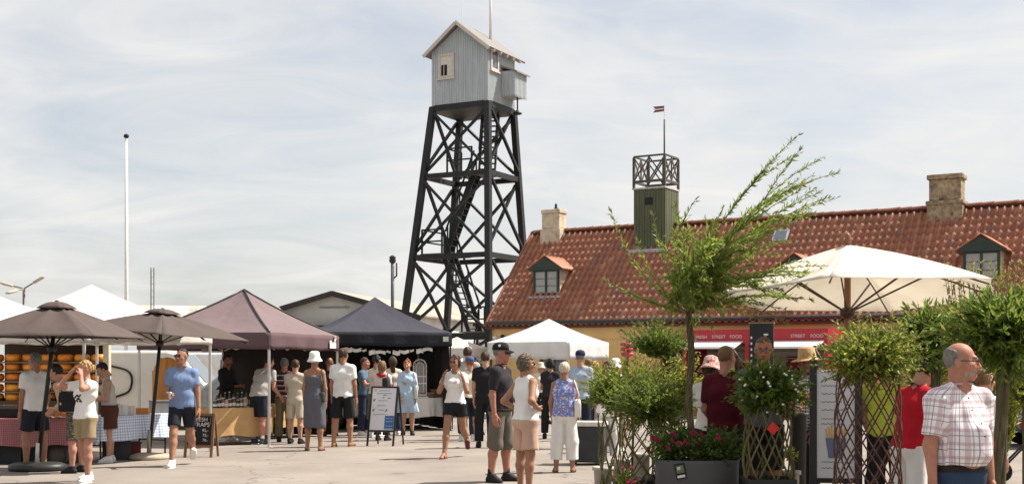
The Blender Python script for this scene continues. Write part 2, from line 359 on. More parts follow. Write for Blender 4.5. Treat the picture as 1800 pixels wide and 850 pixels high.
def casement(parent, x0, x1, z0, z1, y, frame, n_v=2, n_h=3, name='window', fw=0.07, pane=None):
    w = MB(); w.span((x0, y - 0.05, z0), (x1, y + 0.05, z0 + fw)); w.span((x0, y - 0.05, z1 - fw), (x1, y + 0.05, z1))
    w.span((x0, y - 0.05, z0 + fw), (x0 + fw, y + 0.05, z1 - fw)); w.span((x1 - fw, y - 0.05, z0 + fw), (x1, y + 0.05, z1 - fw))
    for i in range(1, n_v):
        xm = x0 + (x1 - x0) * i / n_v; w.span((xm - fw / 2, y - 0.045, z0 + fw), (xm + fw / 2, y + 0.045, z1 - fw))
    fr = w.build(name, frame, parent)
    for i in range(n_v):
        a = x0 + (x1 - x0) * i / n_v + fw * (1 if i == 0 else 0.5); b = x0 + (x1 - x0) * (i + 1) / n_v - fw * (1 if i == n_v - 1 else 0.5)
        for j in range(n_h):
            c = z0 + fw + (z1 - z0 - 2 * fw) * j / n_h; d = z0 + fw + (z1 - z0 - 2 * fw) * (j + 1) / n_h
            MB().span((a + 0.001, y - 0.006, c + 0.008), (b - 0.001, y + 0.006, d - 0.008)).build('pane', pane or m_pane, fr)
        for j in range(1, n_h):
            c = z0 + fw + (z1 - z0 - 2 * fw) * j / n_h
            MB().span((a + 0.001, y - 0.025, c - 0.0075), (b - 0.001, y + 0.025, c + 0.0075)).build('glazing_bar', frame, fr)
    return fr
for k, h in enumerate(holes):
    if k == 1:
        dr = MB().span((h[0], 0.2, 0.02), (h[1], 0.26, h[3])).build('door', m_dark, house)
        MB().span((h[0] + 1.2, 0.17, 1.0), (h[0] + 1.3, 0.199, 1.06)).build('handle', m_lead, dr)
    else: casement(house, h[0], h[1], h[2], h[3], 0.12, m_green)
# round lamp heads on the wall
for tx, zz_ in ((0.55 * S, 2.55), (6.02 * S, 2.72), (0.25 * S, 2.5)):
    lb = MB(); lb.lathe([(0.001, -0.07), (0.05, -0.055), (0.085, -0.01), (0.08, 0.04), (0.03, 0.07), (0.001, 0.075)], 12, Matrix.Translation((tx, -0.12, zz_))); lb.tube([(tx, -0.1, zz_), (tx, 0.0, zz_)], 0.025, 6)
    lb.build('wall_lamp', mat('black_iron', (0.012, 0.012, 0.013), rough=0.5) if tx > 0.3 * S else m_white, house, smooth=True)
# roof
rb = MB(); e = 0.1
M = Matrix.Rotation(R(90), 4, 'Z')
rb.prism([(-0.16, EAVE - 0.16 * RISE / DEP - 0.03), (DEP, EAVE + RISE - 0.03), (2 * DEP + 0.16, EAVE - 0.16 * RISE / DEP - 0.03), (2 * DEP + 0.16, EAVE - 0.16 * RISE / DEP - 0.1), (DEP, EAVE + RISE - 0.12), (-0.16, EAVE - 0.16 * RISE / DEP - 0.1)], -LEN - 0.1, 0.12, M)
roof = fix_normals(rb.build('roof', m_roofbase, house))
TW, TL = 0.228, 0.335
def tile_mesh(col, w=0.262, l=0.40):
    mb = MB(); mb.col = col; nx = 11; xs = [i / (nx - 1) for i in range(nx)]
    def prof(u): return 0.080 * math.exp(-((u - 0.74) / 0.19) ** 2) - 0.012 * math.exp(-((u - 0.32) / 0.22) ** 2)
    for yy, dz in ((0.0, 0.022), (l, 0.004)):
        for u in xs: mb.v.append(Vector(((u - 0.5) * w, yy, prof(u) + dz))); mb.c.append(col)
    for u in xs: mb.v.append(Vector(((u - 0.5) * w, 0.003, prof(u) + 0.002))); mb.c.append(col)
    for i in range(nx - 1): mb.f.append((i, i + 1, nx + i + 1, nx + i)); mb.f.append((2 * nx + i, 2 * nx + i + 1, i + 1, i))
    return mb
TCOL = [(0.33, 0.132, 0.075), (0.37, 0.15, 0.085), (0.29, 0.115, 0.07), (0.43, 0.20, 0.125), (0.34, 0.138, 0.08), (0.28, 0.13, 0.09), (0.38, 0.165, 0.10)]
tvars = [tile_mesh(c).mesh('roof_tile', m_tile, True) for c in TCOL]
Rt = Matrix.Rotation(PITCH, 4, 'X')
ncol = int((LEN + 0.1) / TW); nrow = int((SLOPE + 0.16) / TL) + 1
spots = []
for r_ in range(nrow):
    for c_ in range(ncol):
        d = -0.24 + r_ * TL
        if d + 0.30 > SLOPE: continue
        x = -0.06 + c_ * TW
        spots.append((x, d))
def roof_pt(x, d, off=0.0):
    return Vector((x, d * math.cos(PITCH) - off * math.sin(PITCH), EAVE + d * math.sin(PITCH) + off * math.cos(PITCH)))
Hm = Matrix.Translation((HX, HY, 0)) @ Matrix.Rotation(TH, 4, 'Z')
def house_px(v):
    w = Hm @ v; return 900 + F_PX * w.x / w.y, HORIZON - F_PX * (w.z - CAM_H) / w.y
def blocked(px, py):
    if px > 1795: return True
    if 1300 < px < 1770 and py > 432 + abs(px - 1490) * 0.30: return True      # behind the cream parasol
    if 1060 < px < 1330 and 400 < py < 600: return True                          # behind the willow
    if px > 1580 and py > 470: return True
    if 1680 < px < 1765 and 415 < py < 500: return True
    return False
seen = []
for i, (x, d) in enumerate(spots):
    px, py = house_px(roof_pt(x, d + 0.2, 0.05))
    if not blocked(px, py): seen.append((-x, i))
seen.sort(); keep = {i for _, i in seen[:300]}
rest = MB()
for i, (x, d) in enumerate(spots):
    p = roof_pt(x, d, 0.012); jit = Euler((rnd.gauss(0, 0.006), rnd.gauss(0, 0.012), rnd.gauss(0, 0.006))).to_matrix().to_4x4()
    Mt = Matrix.Translation(p) @ Rt @ jit; k = rnd.choice((0, 0, 0, 1, 1, 2, 2, 3, 4, 4, 5, 6))
    if i in keep:
        o = mesh_obj('roof_tile', tvars[k], roof); o.matrix_local = Mt
    else:
        q = tile_mesh(TCOL[k]); rest.col = TCOL[k]; rest.add(q.v, q.f, Mt)
tag(rest.build('distant_roof_tiles', m_tile, roof, smooth=True), kind='stuff')
back = MB(); back.grid(lambda u, v: (-0.1 + u * (LEN + 0.2), 2 * DEP + 0.14 - v * (DEP + 0.14), EAVE - 0.14 * RISE / DEP + v * (RISE + 0.14 * RISE / DEP) + 0.02 + 0.02 * math.sin(u * LEN / TW * 6.283)), 200, 3)
back.col = TCOL[0]; back.c = [TCOL[0]] * len(back.v); back.build('rear_slope_tiles', m_tile, roof, smooth=True)
ridge_me = None
for k in range(int(LEN / 0.36)):
    if ridge_me is None:
        rm = MB(); rm.col = (0.22, 0.08, 0.05)
        rm.grid(lambda u, v: (u * 0.40, math.sin((v - 0.5) * 3.0) * 0.13, math.cos((v - 0.5) * 3.0) * 0.11 - 0.02 + 0.02 * u), 1, 8)
        ridge_me = rm.mesh('ridge_tile', m_tile, True)
    o = mesh_obj('ridge_tile', ridge_me, roof, (-0.06 + k * 0.36, DEP, EAVE + RISE + 0.015), (0, rnd.gauss(0, 0.015), rnd.gauss(0, 0.02)))
vg = MB(); vg.col = (0.55, 0.5, 0.44)
vg.tube([roof_pt(-0.1, -0.22, 0.05), roof_pt(-0.1, SLOPE, 0.05)], 0.05, 6); vg.c = [(0.23, 0.09, 0.055)] * len(vg.v); vg.build('verge_mortar', m_tile, roof)
# chimneys
def chimney(x, b, w, dpt, ztop, m, corbel, pots):
    zb = EAVE + RISE / DEP * b - 0.25
    mb = MB(); zc = zb + (ztop - zb) * 0.52
    mb.span((x - w / 2 - 0.05, b - 0.05, zb), (x + w / 2 + 0.05, b + dpt + 0.05, zc)); 
    mb.span((x - w / 2, b, zc), (x + w / 2, b + dpt, ztop - 0.16)); mb.span((x - w / 2 - corbel, b - corbel, ztop - 0.16), (x + w / 2 + corbel, b + dpt + corbel, ztop))
    if corbel > 0.05: mb.span((x - w / 2 - 0.09, b - 0.09, zc - 0.14), (x + w / 2 + 0.09, b + dpt + 0.09, zc - 0.01))
    o = mb.build('chimney', m, roof, bevel=0.03)
    for px_ in pots:
        pt = MB(); pt.lathe([(0.07, 0), (0.065, 0.08), (0.04, 0.1), (0.055, 0.16), (0.02, 0.24), (0.001, 0.26)], 10, Matrix.Translation((x + px_, b + dpt / 2, ztop))); pt.build('chimney_pot', m_dark, o, smooth=True)
chimney(0.864 * S, 2.6 * S, 0.70 * S, 0.55 * S, 1.66 + 5.36 * S, m_render, 0.03, (0.08,))
chimney(14.28 * S, 2.62 * S, 0.92 * S, 0.6 * S, 1.66 + 5.57 * S, m_lichen, 0.06, ())
# dormers
def dormer(x, b, w=1.07, h=0.93, gh=0.42):
    z0 = EAVE + RISE / DEP * b; zt = z0 + h
    root = MB(); root.span((x - w / 2, b, z0 - 0.05), (x + w / 2, b + 0.06, z0 + 0.02))
    d = root.build('dormer', m_green, roof)
    casement(d, x - w / 2 + 0.02, x + w / 2 - 0.02, z0 + 0.02, zt, b + 0.03, m_green, 2, 3, fw=0.07, pane=glass('curtained_glass', (0.30, 0.30, 0.29), 0.15))
    for s in (-1, 1):
        c = MB(); xx = x + s * (w / 2 - 0.03); yb = b + h / (RISE / DEP)
        c.add([(xx - 0.03, b + 0.07, z0), (xx - 0.03, b + 0.07, zt), (xx - 0.03, yb, zt), (xx + 0.03, b + 0.07, z0), (xx + 0.03, b + 0.07, zt), (xx + 0.03, yb, zt)], [(0, 1, 2), (3, 5, 4), (0, 3, 4, 1), (1, 4, 5, 2), (0, 2, 5, 3)])
        c.build('cheek', mat('dormer_cheek', (0.55, 0.46, 0.34), rough=0.85, var=0.15), d)
    gb = MB(); gb.prism([(x - w / 2 - 0.13, zt - 0.03), (x + w / 2 + 0.13, zt - 0.03), (x + w / 2 + 0.13, zt + 0.05), (x, zt + gh), (x - w / 2 - 0.13, zt + 0.05)], b - 0.1, b + 0.0)
    fix_normals(gb.build('gable_board', m_green, d))
    for s in (-1, 1):
        q = MB(); yb = b + (h + gh + 0.1) / (RISE / DEP)
        ang = math.atan2(gh - 0.02, w / 2 + 0.1); ln = math.hypot(gh, w / 2 + 0.16)
        for rr in range(8):
            for cc in range(3):
                pass
        q.col = TCOL[1]
        ylo = b + (h + 0.02) / (RISE / DEP)
        q.grid(lambda u, v: (x + s * (w / 2 + 0.2) * (1 - v), (b - 0.14) + u * ((ylo + 0.12 + (yb - ylo) * v) - (b - 0.14)), zt + 0.0 + (gh + 0.06) * v + 0.025 * math.cos(u * 6.283 * 6)), 48, 4)
        q.build('dormer_tiles', m_tile, d, smooth=True, solid=0.03)
    MB().span((x - w / 2 - 0.16, b - 0.16, z0 - 0.09), (x + w / 2 + 0.16, b - 0.005, z0 - 0.02)).build('sill_flashing', m_lead, d)
for tx, tb_ in ((1.7, 0.8), (10.4, 0.5), (15.65, 0.8)): dormer(tx * S, tb_ * S)
# skylight
sk = MB(); sp = roof_pt(9.35 * S, SLOPE * 0.79, 0.07); Ms = Matrix.Translation(sp) @ Rt
sk.box((0, 0, 0), (0.5, 0.5, 0.09), Ms); sko = sk.build('skylight', m_lead, roof)
pn = MB(); pn.box((0, 0, 0.05), (0.4, 0.4, 0.012), Ms); pn.build('pane', glass('skylight_glass', (0.1, 0.12, 0.14)), sko)
# green lookout turret
tx, tb, tw = 4.86 * S, 2.2 * S, 1.12 * S
zt0 = EAVE + RISE / DEP * tb - 0.2; zt1 = 1.66 + 5.8 * S; zt2 = 1.66 + 6.87 * S
m_sage = mat('olive_boards', (0.082, 0.092, 0.05), rough=0.75, var=0.18, scale=3, stretch=(4, 4, 0.4), bump=0.2, bscale=14)
tu = MB()
nb_ = 11
tu.span((tx - tw / 2, tb, zt0), (tx + tw / 2, tb + tw, zt1 - 0.002))
turret = tu.build('lookout_turret', m_sage, roof)
for k in range(nb_):
    w_ = tw / nb_
    MB().span((tx - tw / 2 + k * w_ + 0.006, tb - 0.022 - 0.006 * (k % 2), zt0), (tx - tw / 2 + (k + 1) * w_ - 0.006, tb - 0.002, zt1 - 0.08)).build('board', m_sage, turret)
    MB().span((tx + tw / 2 + 0.002, tb + k * w_ + 0.006, zt0), (tx + tw / 2 + 0.022 + 0.006 * (k % 2), tb + (k + 1) * w_ - 0.006, zt1 - 0.08)).build('board', m_sage, turret)
cp = MB(); cp.span((tx - tw / 2 - 0.05, tb - 0.05, zt1 - 0.06), (tx + tw / 2 + 0.05, tb + tw + 0.05, zt1)); cp.build('cap_moulding', mat('grey_moulding', (0.42, 0.42, 0.40), rough=0.7), turret)
MB().span((tx - 0.16, tb - 0.034, zt1 - 0.62), (tx + 0.14, tb - 0.029, zt1 - 0.36)).build('hatch', m_dark, turret)
MB().span((tx - tw / 2 - 0.15, tb - 0.2, zt0 + 0.08), (tx + tw / 2 + 0.05, tb - 0.03, zt0 + 0.2)).build('flashing', m_lead, turret)
m_rail = mat('weathered_rail', (0.075, 0.065, 0.05), rough=0.8, var=0.25)
cs = [(tx - tw / 2, tb), (tx + tw / 2, tb), (tx + tw / 2, tb + tw), (tx - tw / 2, tb + tw)]
for i in range(4):
    a, b_ = cs[i], cs[(i + 1) % 4]
    MB().span((a[0] - 0.04, a[1] - 0.04, zt1 + 0.002), (a[0] + 0.04, a[1] + 0.04, zt2 - 0.05)).build('post', m_rail, turret)
    for z_, w_ in ((zt2 - 0.02, 0.06), (zt1 + 0.22, 0.09)): MB().beam((*a, z_), (*b_, z_), 0.05, w_).build('rail', m_rail, turret)
    mid = ((a[0] + b_[0]) / 2, (a[1] + b_[1]) / 2)
    MB().beam((*mid, zt1 + 0.24), (*mid, zt2 - 0.06), 0.045, 0.045).build('post', m_rail, turret)
    for p, q in ((a, mid), (mid, b_)):
        MB().beam((*p, zt1 + 0.26), (*q, zt2 - 0.06), 0.035, 0.045).build('cross_brace', m_rail, turret)
        MB().beam((*q, zt1 + 0.26), (*p, zt2 - 0.06), 0.035, 0.045).build('cross_brace', m_rail, turret)
fpx, fpy = tx + tw / 2 - 0.02, tb + 0.02
MB().tube([(fpx, fpy, zt1 + 0.1), (fpx, fpy, 1.66 + 8.0 * S)], [0.035, 0.03], 8).build('mast', m_rail, turret, smooth=True)
MB().tube([(fpx, fpy, 1.66 + 8.0 * S), (fpx, fpy, 1.66 + 8.5 * S)], 0.012, 6).build('vane_rod', m_white, turret)
fl = MB(); zf = 1.66 + 8.36 * S
fl.prism([(0, -0.09), (0, 0.1), (-0.44, 0.11), (-0.32, 0.0), (-0.44, -0.1)], -0.006, 0.006, Matrix.Translation((fpx, fpy, zf)))
fix_normals(fl.build('wind_vane', mat('dull_red_vane', (0.16, 0.06, 0.05), rough=0.7), turret))
cr = MB(); cr.span((-0.40, -0.010, -0.02), (-0.03, 0.010, 0.02), Matrix.Translation((fpx, fpy, zf))); cr.build('vane_stripe', m_white, turret)

# ================================================================== black lookout tower with grey cabin
TR = R(-28)
e1 = Vector((-math.cos(TR), -math.sin(TR), 0)); e2 = Vector((-math.sin(TR), math.cos(TR), 0))
def TC(z): return Vector((-1.587 - 0.031 * (12.05 - z), 51.58, 0))
tower = empty('lookout_tower', (TC(0).x, TC(0).y, 0), TR, 'tall black timber lookout tower topped by a grey boarded cabin', 'tower')
Tm = Matrix.Translation((TC(0).x, TC(0).y, 0)) @ Matrix.Rotation(TR, 4, 'Z'); Ti = Tm.inverted()
ZT = 12.05
def kz(z): return 1.0 + 0.062 * (ZT - z)
def corner(i, z, ins=0.0):
    sx_, sy_ = [(1, -1), (1, 1), (-1, 1), (-1, -1)][i]     # 0 front, 1 right, 2 back, 3 left (local x = right-front)
    k = kz(z); p = TC(z) + (-e1) * (sx_ * (1.28 * k - ins)) + e2 * (sy_ * (1.10 * k - ins)); p.z = z
    return Ti @ p
LV = [0.0, 2.7, 5.9, 9.2, 12.0]
m_deck = mat('weathered_deck', (0.20, 0.17, 0.14), rough=0.85, var=0.3, stretch=(6, 1, 1))
for i in range(4):
    MB().beam(corner(i, 0), corner(i, ZT - 0.02), 0.235, 0.235, (1, 0, 0)).build('leg', m_tar, tower)
def inset(a, b, d):
    v = (b - a).normalized(); return a + v * d, b - v * d
for li, z in enumerate(LV[1:]):
    for i in range(4):
        a, b = inset(corner(i, z), corner((i + 1) % 4, z), 0.13); MB().beam(a, b, 0.16, 0.2).build('beam', m_tar, tower)
for li in range(4):
    z0, z1 = LV[li] + 0.15, LV[li + 1] - 0.12
    for i in range(4):
        off = (corner(i, z0) + corner((i + 1) % 4, z0)) * 0.5; off.z = 0; off = off.normalized() * 0.09
        for k in range(2):
            a, b = (corner(i, z0), corner((i + 1) % 4, z1)) if k == 0 else (corner((i + 1) % 4, z0), corner(i, z1))
            a, b = inset(a, b, 0.16); o_ = off * (1 if k else -1)
            MB().beam(a + o_, b + o_, 0.10, 0.115, off).build('brace', m_tar, tower)
# decks, stairs, railings
def deck(z, x0, x1, y0, y1):
    n = max(2, int((y1 - y0) / 0.18)); w = (y1 - y0) / n
    for k in range(n): MB().span((x0, y0 + k * w + 0.008, z), (x1, y0 + (k + 1) * w - 0.008, z + 0.04)).build('deck_board', m_deck, tower)
def cxy(z): 
    p = Ti @ (TC(z) + Vector((0, 0, z))); return p.x, p.y
def stair(p0, p1, w, n):
    p0 = Vector(p0); p1 = Vector(p1); d = (p1 - p0); h = Vector((d.x, d.y, 0)).normalized(); sd = Vector((-h.y, h.x, 0))
    for s in (-1, 1):
        MB().beam(p0 + sd * s * w / 2, p1 + sd * s * w / 2, 0.06, 0.2).build('stringer', m_tar, tower)
        MB().beam(p0 + sd * s * w / 2 + Vector((0, 0, 0.95)), p1 + sd * s * w / 2 + Vector((0, 0, 0.95)), 0.05, 0.07).build('handrail', m_tar, tower)
        for q in (0.08, 0.5, 0.92):
            c = p0 + d * q + sd * s * w / 2; MB().beam(c, c + Vector((0, 0, 0.94)), 0.05, 0.05).build('baluster', m_tar, tower)
    for k in range(n):
        c = p0 + d * ((k + 0.5) / n); MB().beam(c - sd * (w / 2 - 0.03), c + sd * (w / 2 - 0.03), 0.22, 0.035).build('tread', m_tar, tower)
def railing(pts, z):
    for a, b in zip(pts[:-1], pts[1:]):
        for hh in (0.5, 0.98): MB().beam((*a, z + hh), (*b, z + hh), 0.045, 0.06).build('handrail', m_tar, tower)
    for a in pts: MB().beam((*a, z), (*a, z + 1.0), 0.06, 0.06).build('baluster', m_tar, tower)
x1, y1 = cxy(2.7); x2, y2 = cxy(5.9); x3, y3 = cxy(9.2)
deck(2.83, x1 + 0.35, x1 + 1.55, y1 - 1.2, y1 + 0.9); railing([(x1 + 0.45, y1 - 1.15), (x1 + 1.5, y1 - 1.15), (x1 + 1.5, y1 + 0.3)], 2.86)
deck(6.03, x2 - 1.6, x2 - 0.55, y2 - 1.2, y2 + 1.2); railing([(x2 - 0.6, y2 - 1.15), (x2 - 1.55, y2 - 1.15), (x2 - 1.55, y2 + 0.6)], 6.06)
deck(9.33, x3 - 0.7, x3 + 1.25, y3 - 0.9, y3 + 1.0); railing([(x3 - 0.65, y3 + 0.3), (x3 - 0.65, y3 - 0.85), (x3 + 0.5, y3 - 0.85)], 9.36)
stair((x1 + 0.75, y1 - 0.6, 2.86), (x2 - 0.7, y2 - 0.4, 6.05), 0.75, 13)
stair((x2 - 0.95, y2 - 0.1, 6.06), (x3 + 0.15, y3 + 0.15, 9.35), 0.7, 13)
stair((x3 + 0.9, y3 - 0.3, 9.36), (x3 + 0.45, y3 + 0.9, 12.0), 0.65, 11)
stair((x1 - 0.4, y1 + 1.7, 0.0), (x1 + 0.75, y1 + 0.4, 2.84), 0.75, 11)
# cabin
m_grey = mat('blue_grey_boards', (0.41, 0.455, 0.47), rough=0.75, var=0.08, scale=2.5, stretch=(3, 3, 0.4), bump=0.1, bscale=12, dirt=(0.36, 0.40, 0.415), dscale=2.2)
m_pale = mat('cream_trim', (0.50, 0.455, 0.40), rough=0.7, var=0.08)
cxc, cyc = cxy(12.05); hw, hd = 1.31, 1.15; ZW = 14.25; ZR = 15.28
cb = MB(); cb.span((cxc - hw, cyc - hd, ZT + 0.02), (cxc + hw, cyc + hd, ZW))
cb.prism([(cxc - hw, ZW), (cxc + hw, ZW), (cxc, ZR - 0.06)], cyc - hd, cyc + hd)
cabin = cb.build('cabin', m_grey, tower)
nb2 = 24
for k in range(nb2):
    w_ = 2 * hw / nb2; xc = cxc - hw + (k + 0.5) * w_; zt_ = ZW + (ZR - ZW - 0.06) * (1 - abs(xc - cxc) / hw) - 0.06
    MB().span((xc - 0.018, cyc - hd - 0.022, ZT - 0.05), (xc + 0.018, cyc - hd - 0.001, zt_)).build('batten', m_grey, cabin)
    w2 = 2 * hd / nb2; yc = cyc - hd + (k + 0.5) * w2
    MB().span((cxc + hw + 0.001, yc - 0.016, ZT - 0.04), (cxc + hw + 0.02, yc + 0.016, ZW - 0.02)).build('batten', m_grey, cabin)
for s in (-1, 1):
    q = MB(); a = math.atan2(ZR - ZW, hw); L_ = (hw + 0.24) / math.cos(a)
    c = Vector((cxc + s * (hw + 0.24) / 2, cyc + 0.1, ZR + 0.05 - (hw + 0.24) / 2 * math.tan(a)))
    q.box((0, 0, 0), (L_, 2 * hd + 0.75, 0.07), Matrix.Translation(c) @ Matrix.Rotation(s * a, 4, 'Y')); q.build('roof_slope', mat('felt_roof', (0.2, 0.19, 0.18), rough=0.9), cabin)
    bb = MB(); bb.box((0, 0, 0), (L_ - 0.02, 0.05, 0.13), Matrix.Translation(c + Vector((0, -(hd + 0.375) - 0.027, -0.05))) @ Matrix.Rotation(s * a, 4, 'Y')); bb.build('bargeboard', m_pale, cabin)
for k in range(5):
    yy = cyc - hd + 0.1 + k * (2 * hd - 0.1) / 4; MB().beam((cxc + hw - 0.1, yy, ZW + 0.03), (cxc + hw + 0.27, yy, ZW - 0.22), 0.1, 0.1).build('rafter_end', m_pale, cabin)
def cabin_window(c0, c1, z0, z1, side):
    def bx(mb, a, b, za, zb, pr0, pr1):
        if side == 0: mb.span((a, cyc - hd - pr1, za), (b, cyc - hd - pr0, zb))
        else: mb.span((cxc + hw + pr0, a, za), (cxc + hw + pr1, b, zb))
    f = MB(); fw = 0.1
    bx(f, c0, c1, z0, z0 + fw, 0.003, 0.06); bx(f, c0, c1, z1 - fw, z1, 0.003, 0.06); bx(f, c0, c0 + fw, z0 + fw, z1 - fw, 0.003, 0.06); bx(f, c1 - fw, c1, z0 + fw, z1 - fw, 0.003, 0.06)
    o = f.build('window', m_pale, cabin); p = MB(); bx(p, c0 + fw, c1 - fw, z0 + fw, z1 - fw, 0.023, 0.03); p.build('pane', m_pane if side else mat('boarded_shutter', (0.56, 0.53, 0.48), rough=0.8, var=0.12), o)
    s_ = MB(); bx(s_, c0 - 0.05, c1 + 0.05, z0 - 0.06, z0 - 0.001, 0.003, 0.1); s_.build('sill', m_pale, o)
    if side == 0:
        v = MB(); bx(v, c0 + 0.14, c0 + 0.42, z0 + 0.12, z0 + 0.55, 0.031, 0.036); v.build('opening', m_dark, o)
        h_ = MB(); bx(h_, c0 + 0.26, c0 + 0.29, z0 + 0.12, z0 + 0.55, 0.037, 0.045); h_.build('glazing_bar', m_pale, o)
cabin_window(cxc - 0.98, cxc - 0.22, 13.15, 14.15, 0); cabin_window(cyc - 0.95, cyc - 0.3, 13.35, 14.28, 1)
# bay on the right side
by = MB(); bx0 = cxc + hw + 0.023; by.span((bx0, cyc - 0.05, 12.46), (bx0 + 0.62, cyc + 1.0, 13.44)); bay = by.build('bay', m_grey, cabin)
rp_ = MB(); rp_.add([(bx0, cyc - 0.12, 13.69), (bx0, cyc + 1.07, 13.69), (bx0 + 0.75, cyc + 1.07, 13.40), (bx0 + 0.75, cyc - 0.12, 13.40), (bx0, cyc - 0.12, 13.62), (bx0, cyc + 1.07, 13.62), (bx0 + 0.75, cyc + 1.07, 13.34), (bx0 + 0.75, cyc - 0.12, 13.34)], [(0, 3, 2, 1), (4, 5, 6, 7), (0, 4, 7, 3), (1, 2, 6, 5), (3, 7, 6, 2), (0, 1, 5, 4)])
rp_.build('bay_roof', mat('felt_roof', (0.2, 0.19, 0.18)), bay)
for k in range(9):
    yy = cyc - 0.05 + (k + 0.5) * 1.05 / 9; MB().span((bx0 + 0.621, yy - 0.018, 12.38), (bx0 + 0.64, yy + 0.018, 13.32)).build('batten', m_grey, bay)
for k in range(5):
    xx = bx0 + (k + 0.5) * 0.62 / 5; MB().span((xx - 0.018, cyc - 0.07, 12.4), (xx + 0.018, cyc - 0.051, 13.34)).build('batten', m_grey, bay)
gl = MB(); gl.tube([(bx0 + 0.45, cyc + 0.5, 12.46), (bx0 + 0.45, cyc + 0.5, 11.9)], 0.03, 6); gl.lathe([(0.16, 0), (0.2, 0.05), (0.1, 0.1), (0.03, 0.2)], 12, Matrix.Translation((bx0 + 0.45, cyc + 0.5, 11.75))); gl.build('gutter_spout', m_tar, bay, smooth=True)
MB().span((cxc - hw - 0.06, cyc - hd - 0.06, ZT - 0.2), (cxc + hw + 0.06, cyc + hd + 0.06, ZT + 0.018)).build('floor_frame', m_tar, cabin)
MB().tube([(cxc + 0.52, cyc + 0.5, ZR - 0.45), (cxc + 0.52, cyc + 0.5, ZR + 2.5)], [0.06, 0.045], 8).build('mast', m_white, cabin, smooth=True)
MB().tube([(cxc - 0.02, cyc - 0.9, ZR), (cxc - 0.02, cyc - 0.9, ZR + 1.8)], 0.012, 5).build('aerial', m_white, cabin)

# ================================================================== sheds and masts behind
m_fibre = mat('fibre_cement_roof', (0.36, 0.32, 0.26), rough=0.95, var=0.18, scale=1.5, bump=0.3, bscale=10, dirt=(0.2, 0.17, 0.13), dscale=0.7)
m_shed = mat('pale_shed_wall', (0.52, 0.51, 0.48), rough=0.9, var=0.08, scale=0.8, dirt=(0.34, 0.33, 0.3), dscale=0.6)
m_trim = mat('dark_shed_trim', (0.035, 0.03, 0.028), rough=0.8)
def gable_shed(name, loc, rz, w, L_, ze, zr, label):
    r_ = empty(name, loc, rz, label, 'building')
    b = MB(); b.span((-w / 2, 0, 0), (w / 2, L_, ze)); b.prism([(-w / 2, ze), (w / 2, ze), (0, zr)], 0, L_); b.build('wall', m_shed, r_)
    for s in (-1, 1):
        a = math.atan2(zr - ze, w / 2); l_ = (w / 2 + 0.4) / math.cos(a)
        q = MB()
        nn = 40
        c = Vector((s * (w / 2 + 0.4) / 2, L_ / 2, zr + 0.12 - (w / 2 + 0.4) / 2 * math.tan(a)))
        q.box((0, 0, 0), (l_, L_ + 0.8, 0.1), Matrix.Translation(c) @ Matrix.Rotation(s * a, 4, 'Y')); rf = q.build('roof', m_fibre, r_)
        f = MB(); f.box((0, 0, 0), (l_, 0.06, 0.3), Matrix.Translation(c + Vector((0, -L_ / 2 - 0.44, -0.12))) @ Matrix.Rotation(s * a, 4, 'Y')); f.build('bargeboard', m_trim, r_)
    return r_
ws = gable_shed('warehouse', (sx(588, 72), 72, 0), R(-12), 9.6, 26, sz(556, 72), sz(516, 72), 'wide pale warehouse gable behind the navy tent')
MB().span((-0.9, -0.05, sz(541, 72)), (0.9, -0.003, sz(538, 72))).build('name_strip', mat('faded_lettering', (0.22, 0.22, 0.22), rough=0.9), ws)
MB().span((-4.7, -1.2, sz(577, 72)), (4.7, -0.003, sz(572, 72))).build('canopy_slab', m_trim, ws)
for k in range(7): MB().span((-4.4 + k * 1.3, -0.06, 0.2), (-3.3 + k * 1.3, -0.003, sz(583, 72))).build('door_panel', mat('brown_brick_infill', (0.24, 0.19, 0.14), rough=0.95, var=0.25, scale=8), ws)
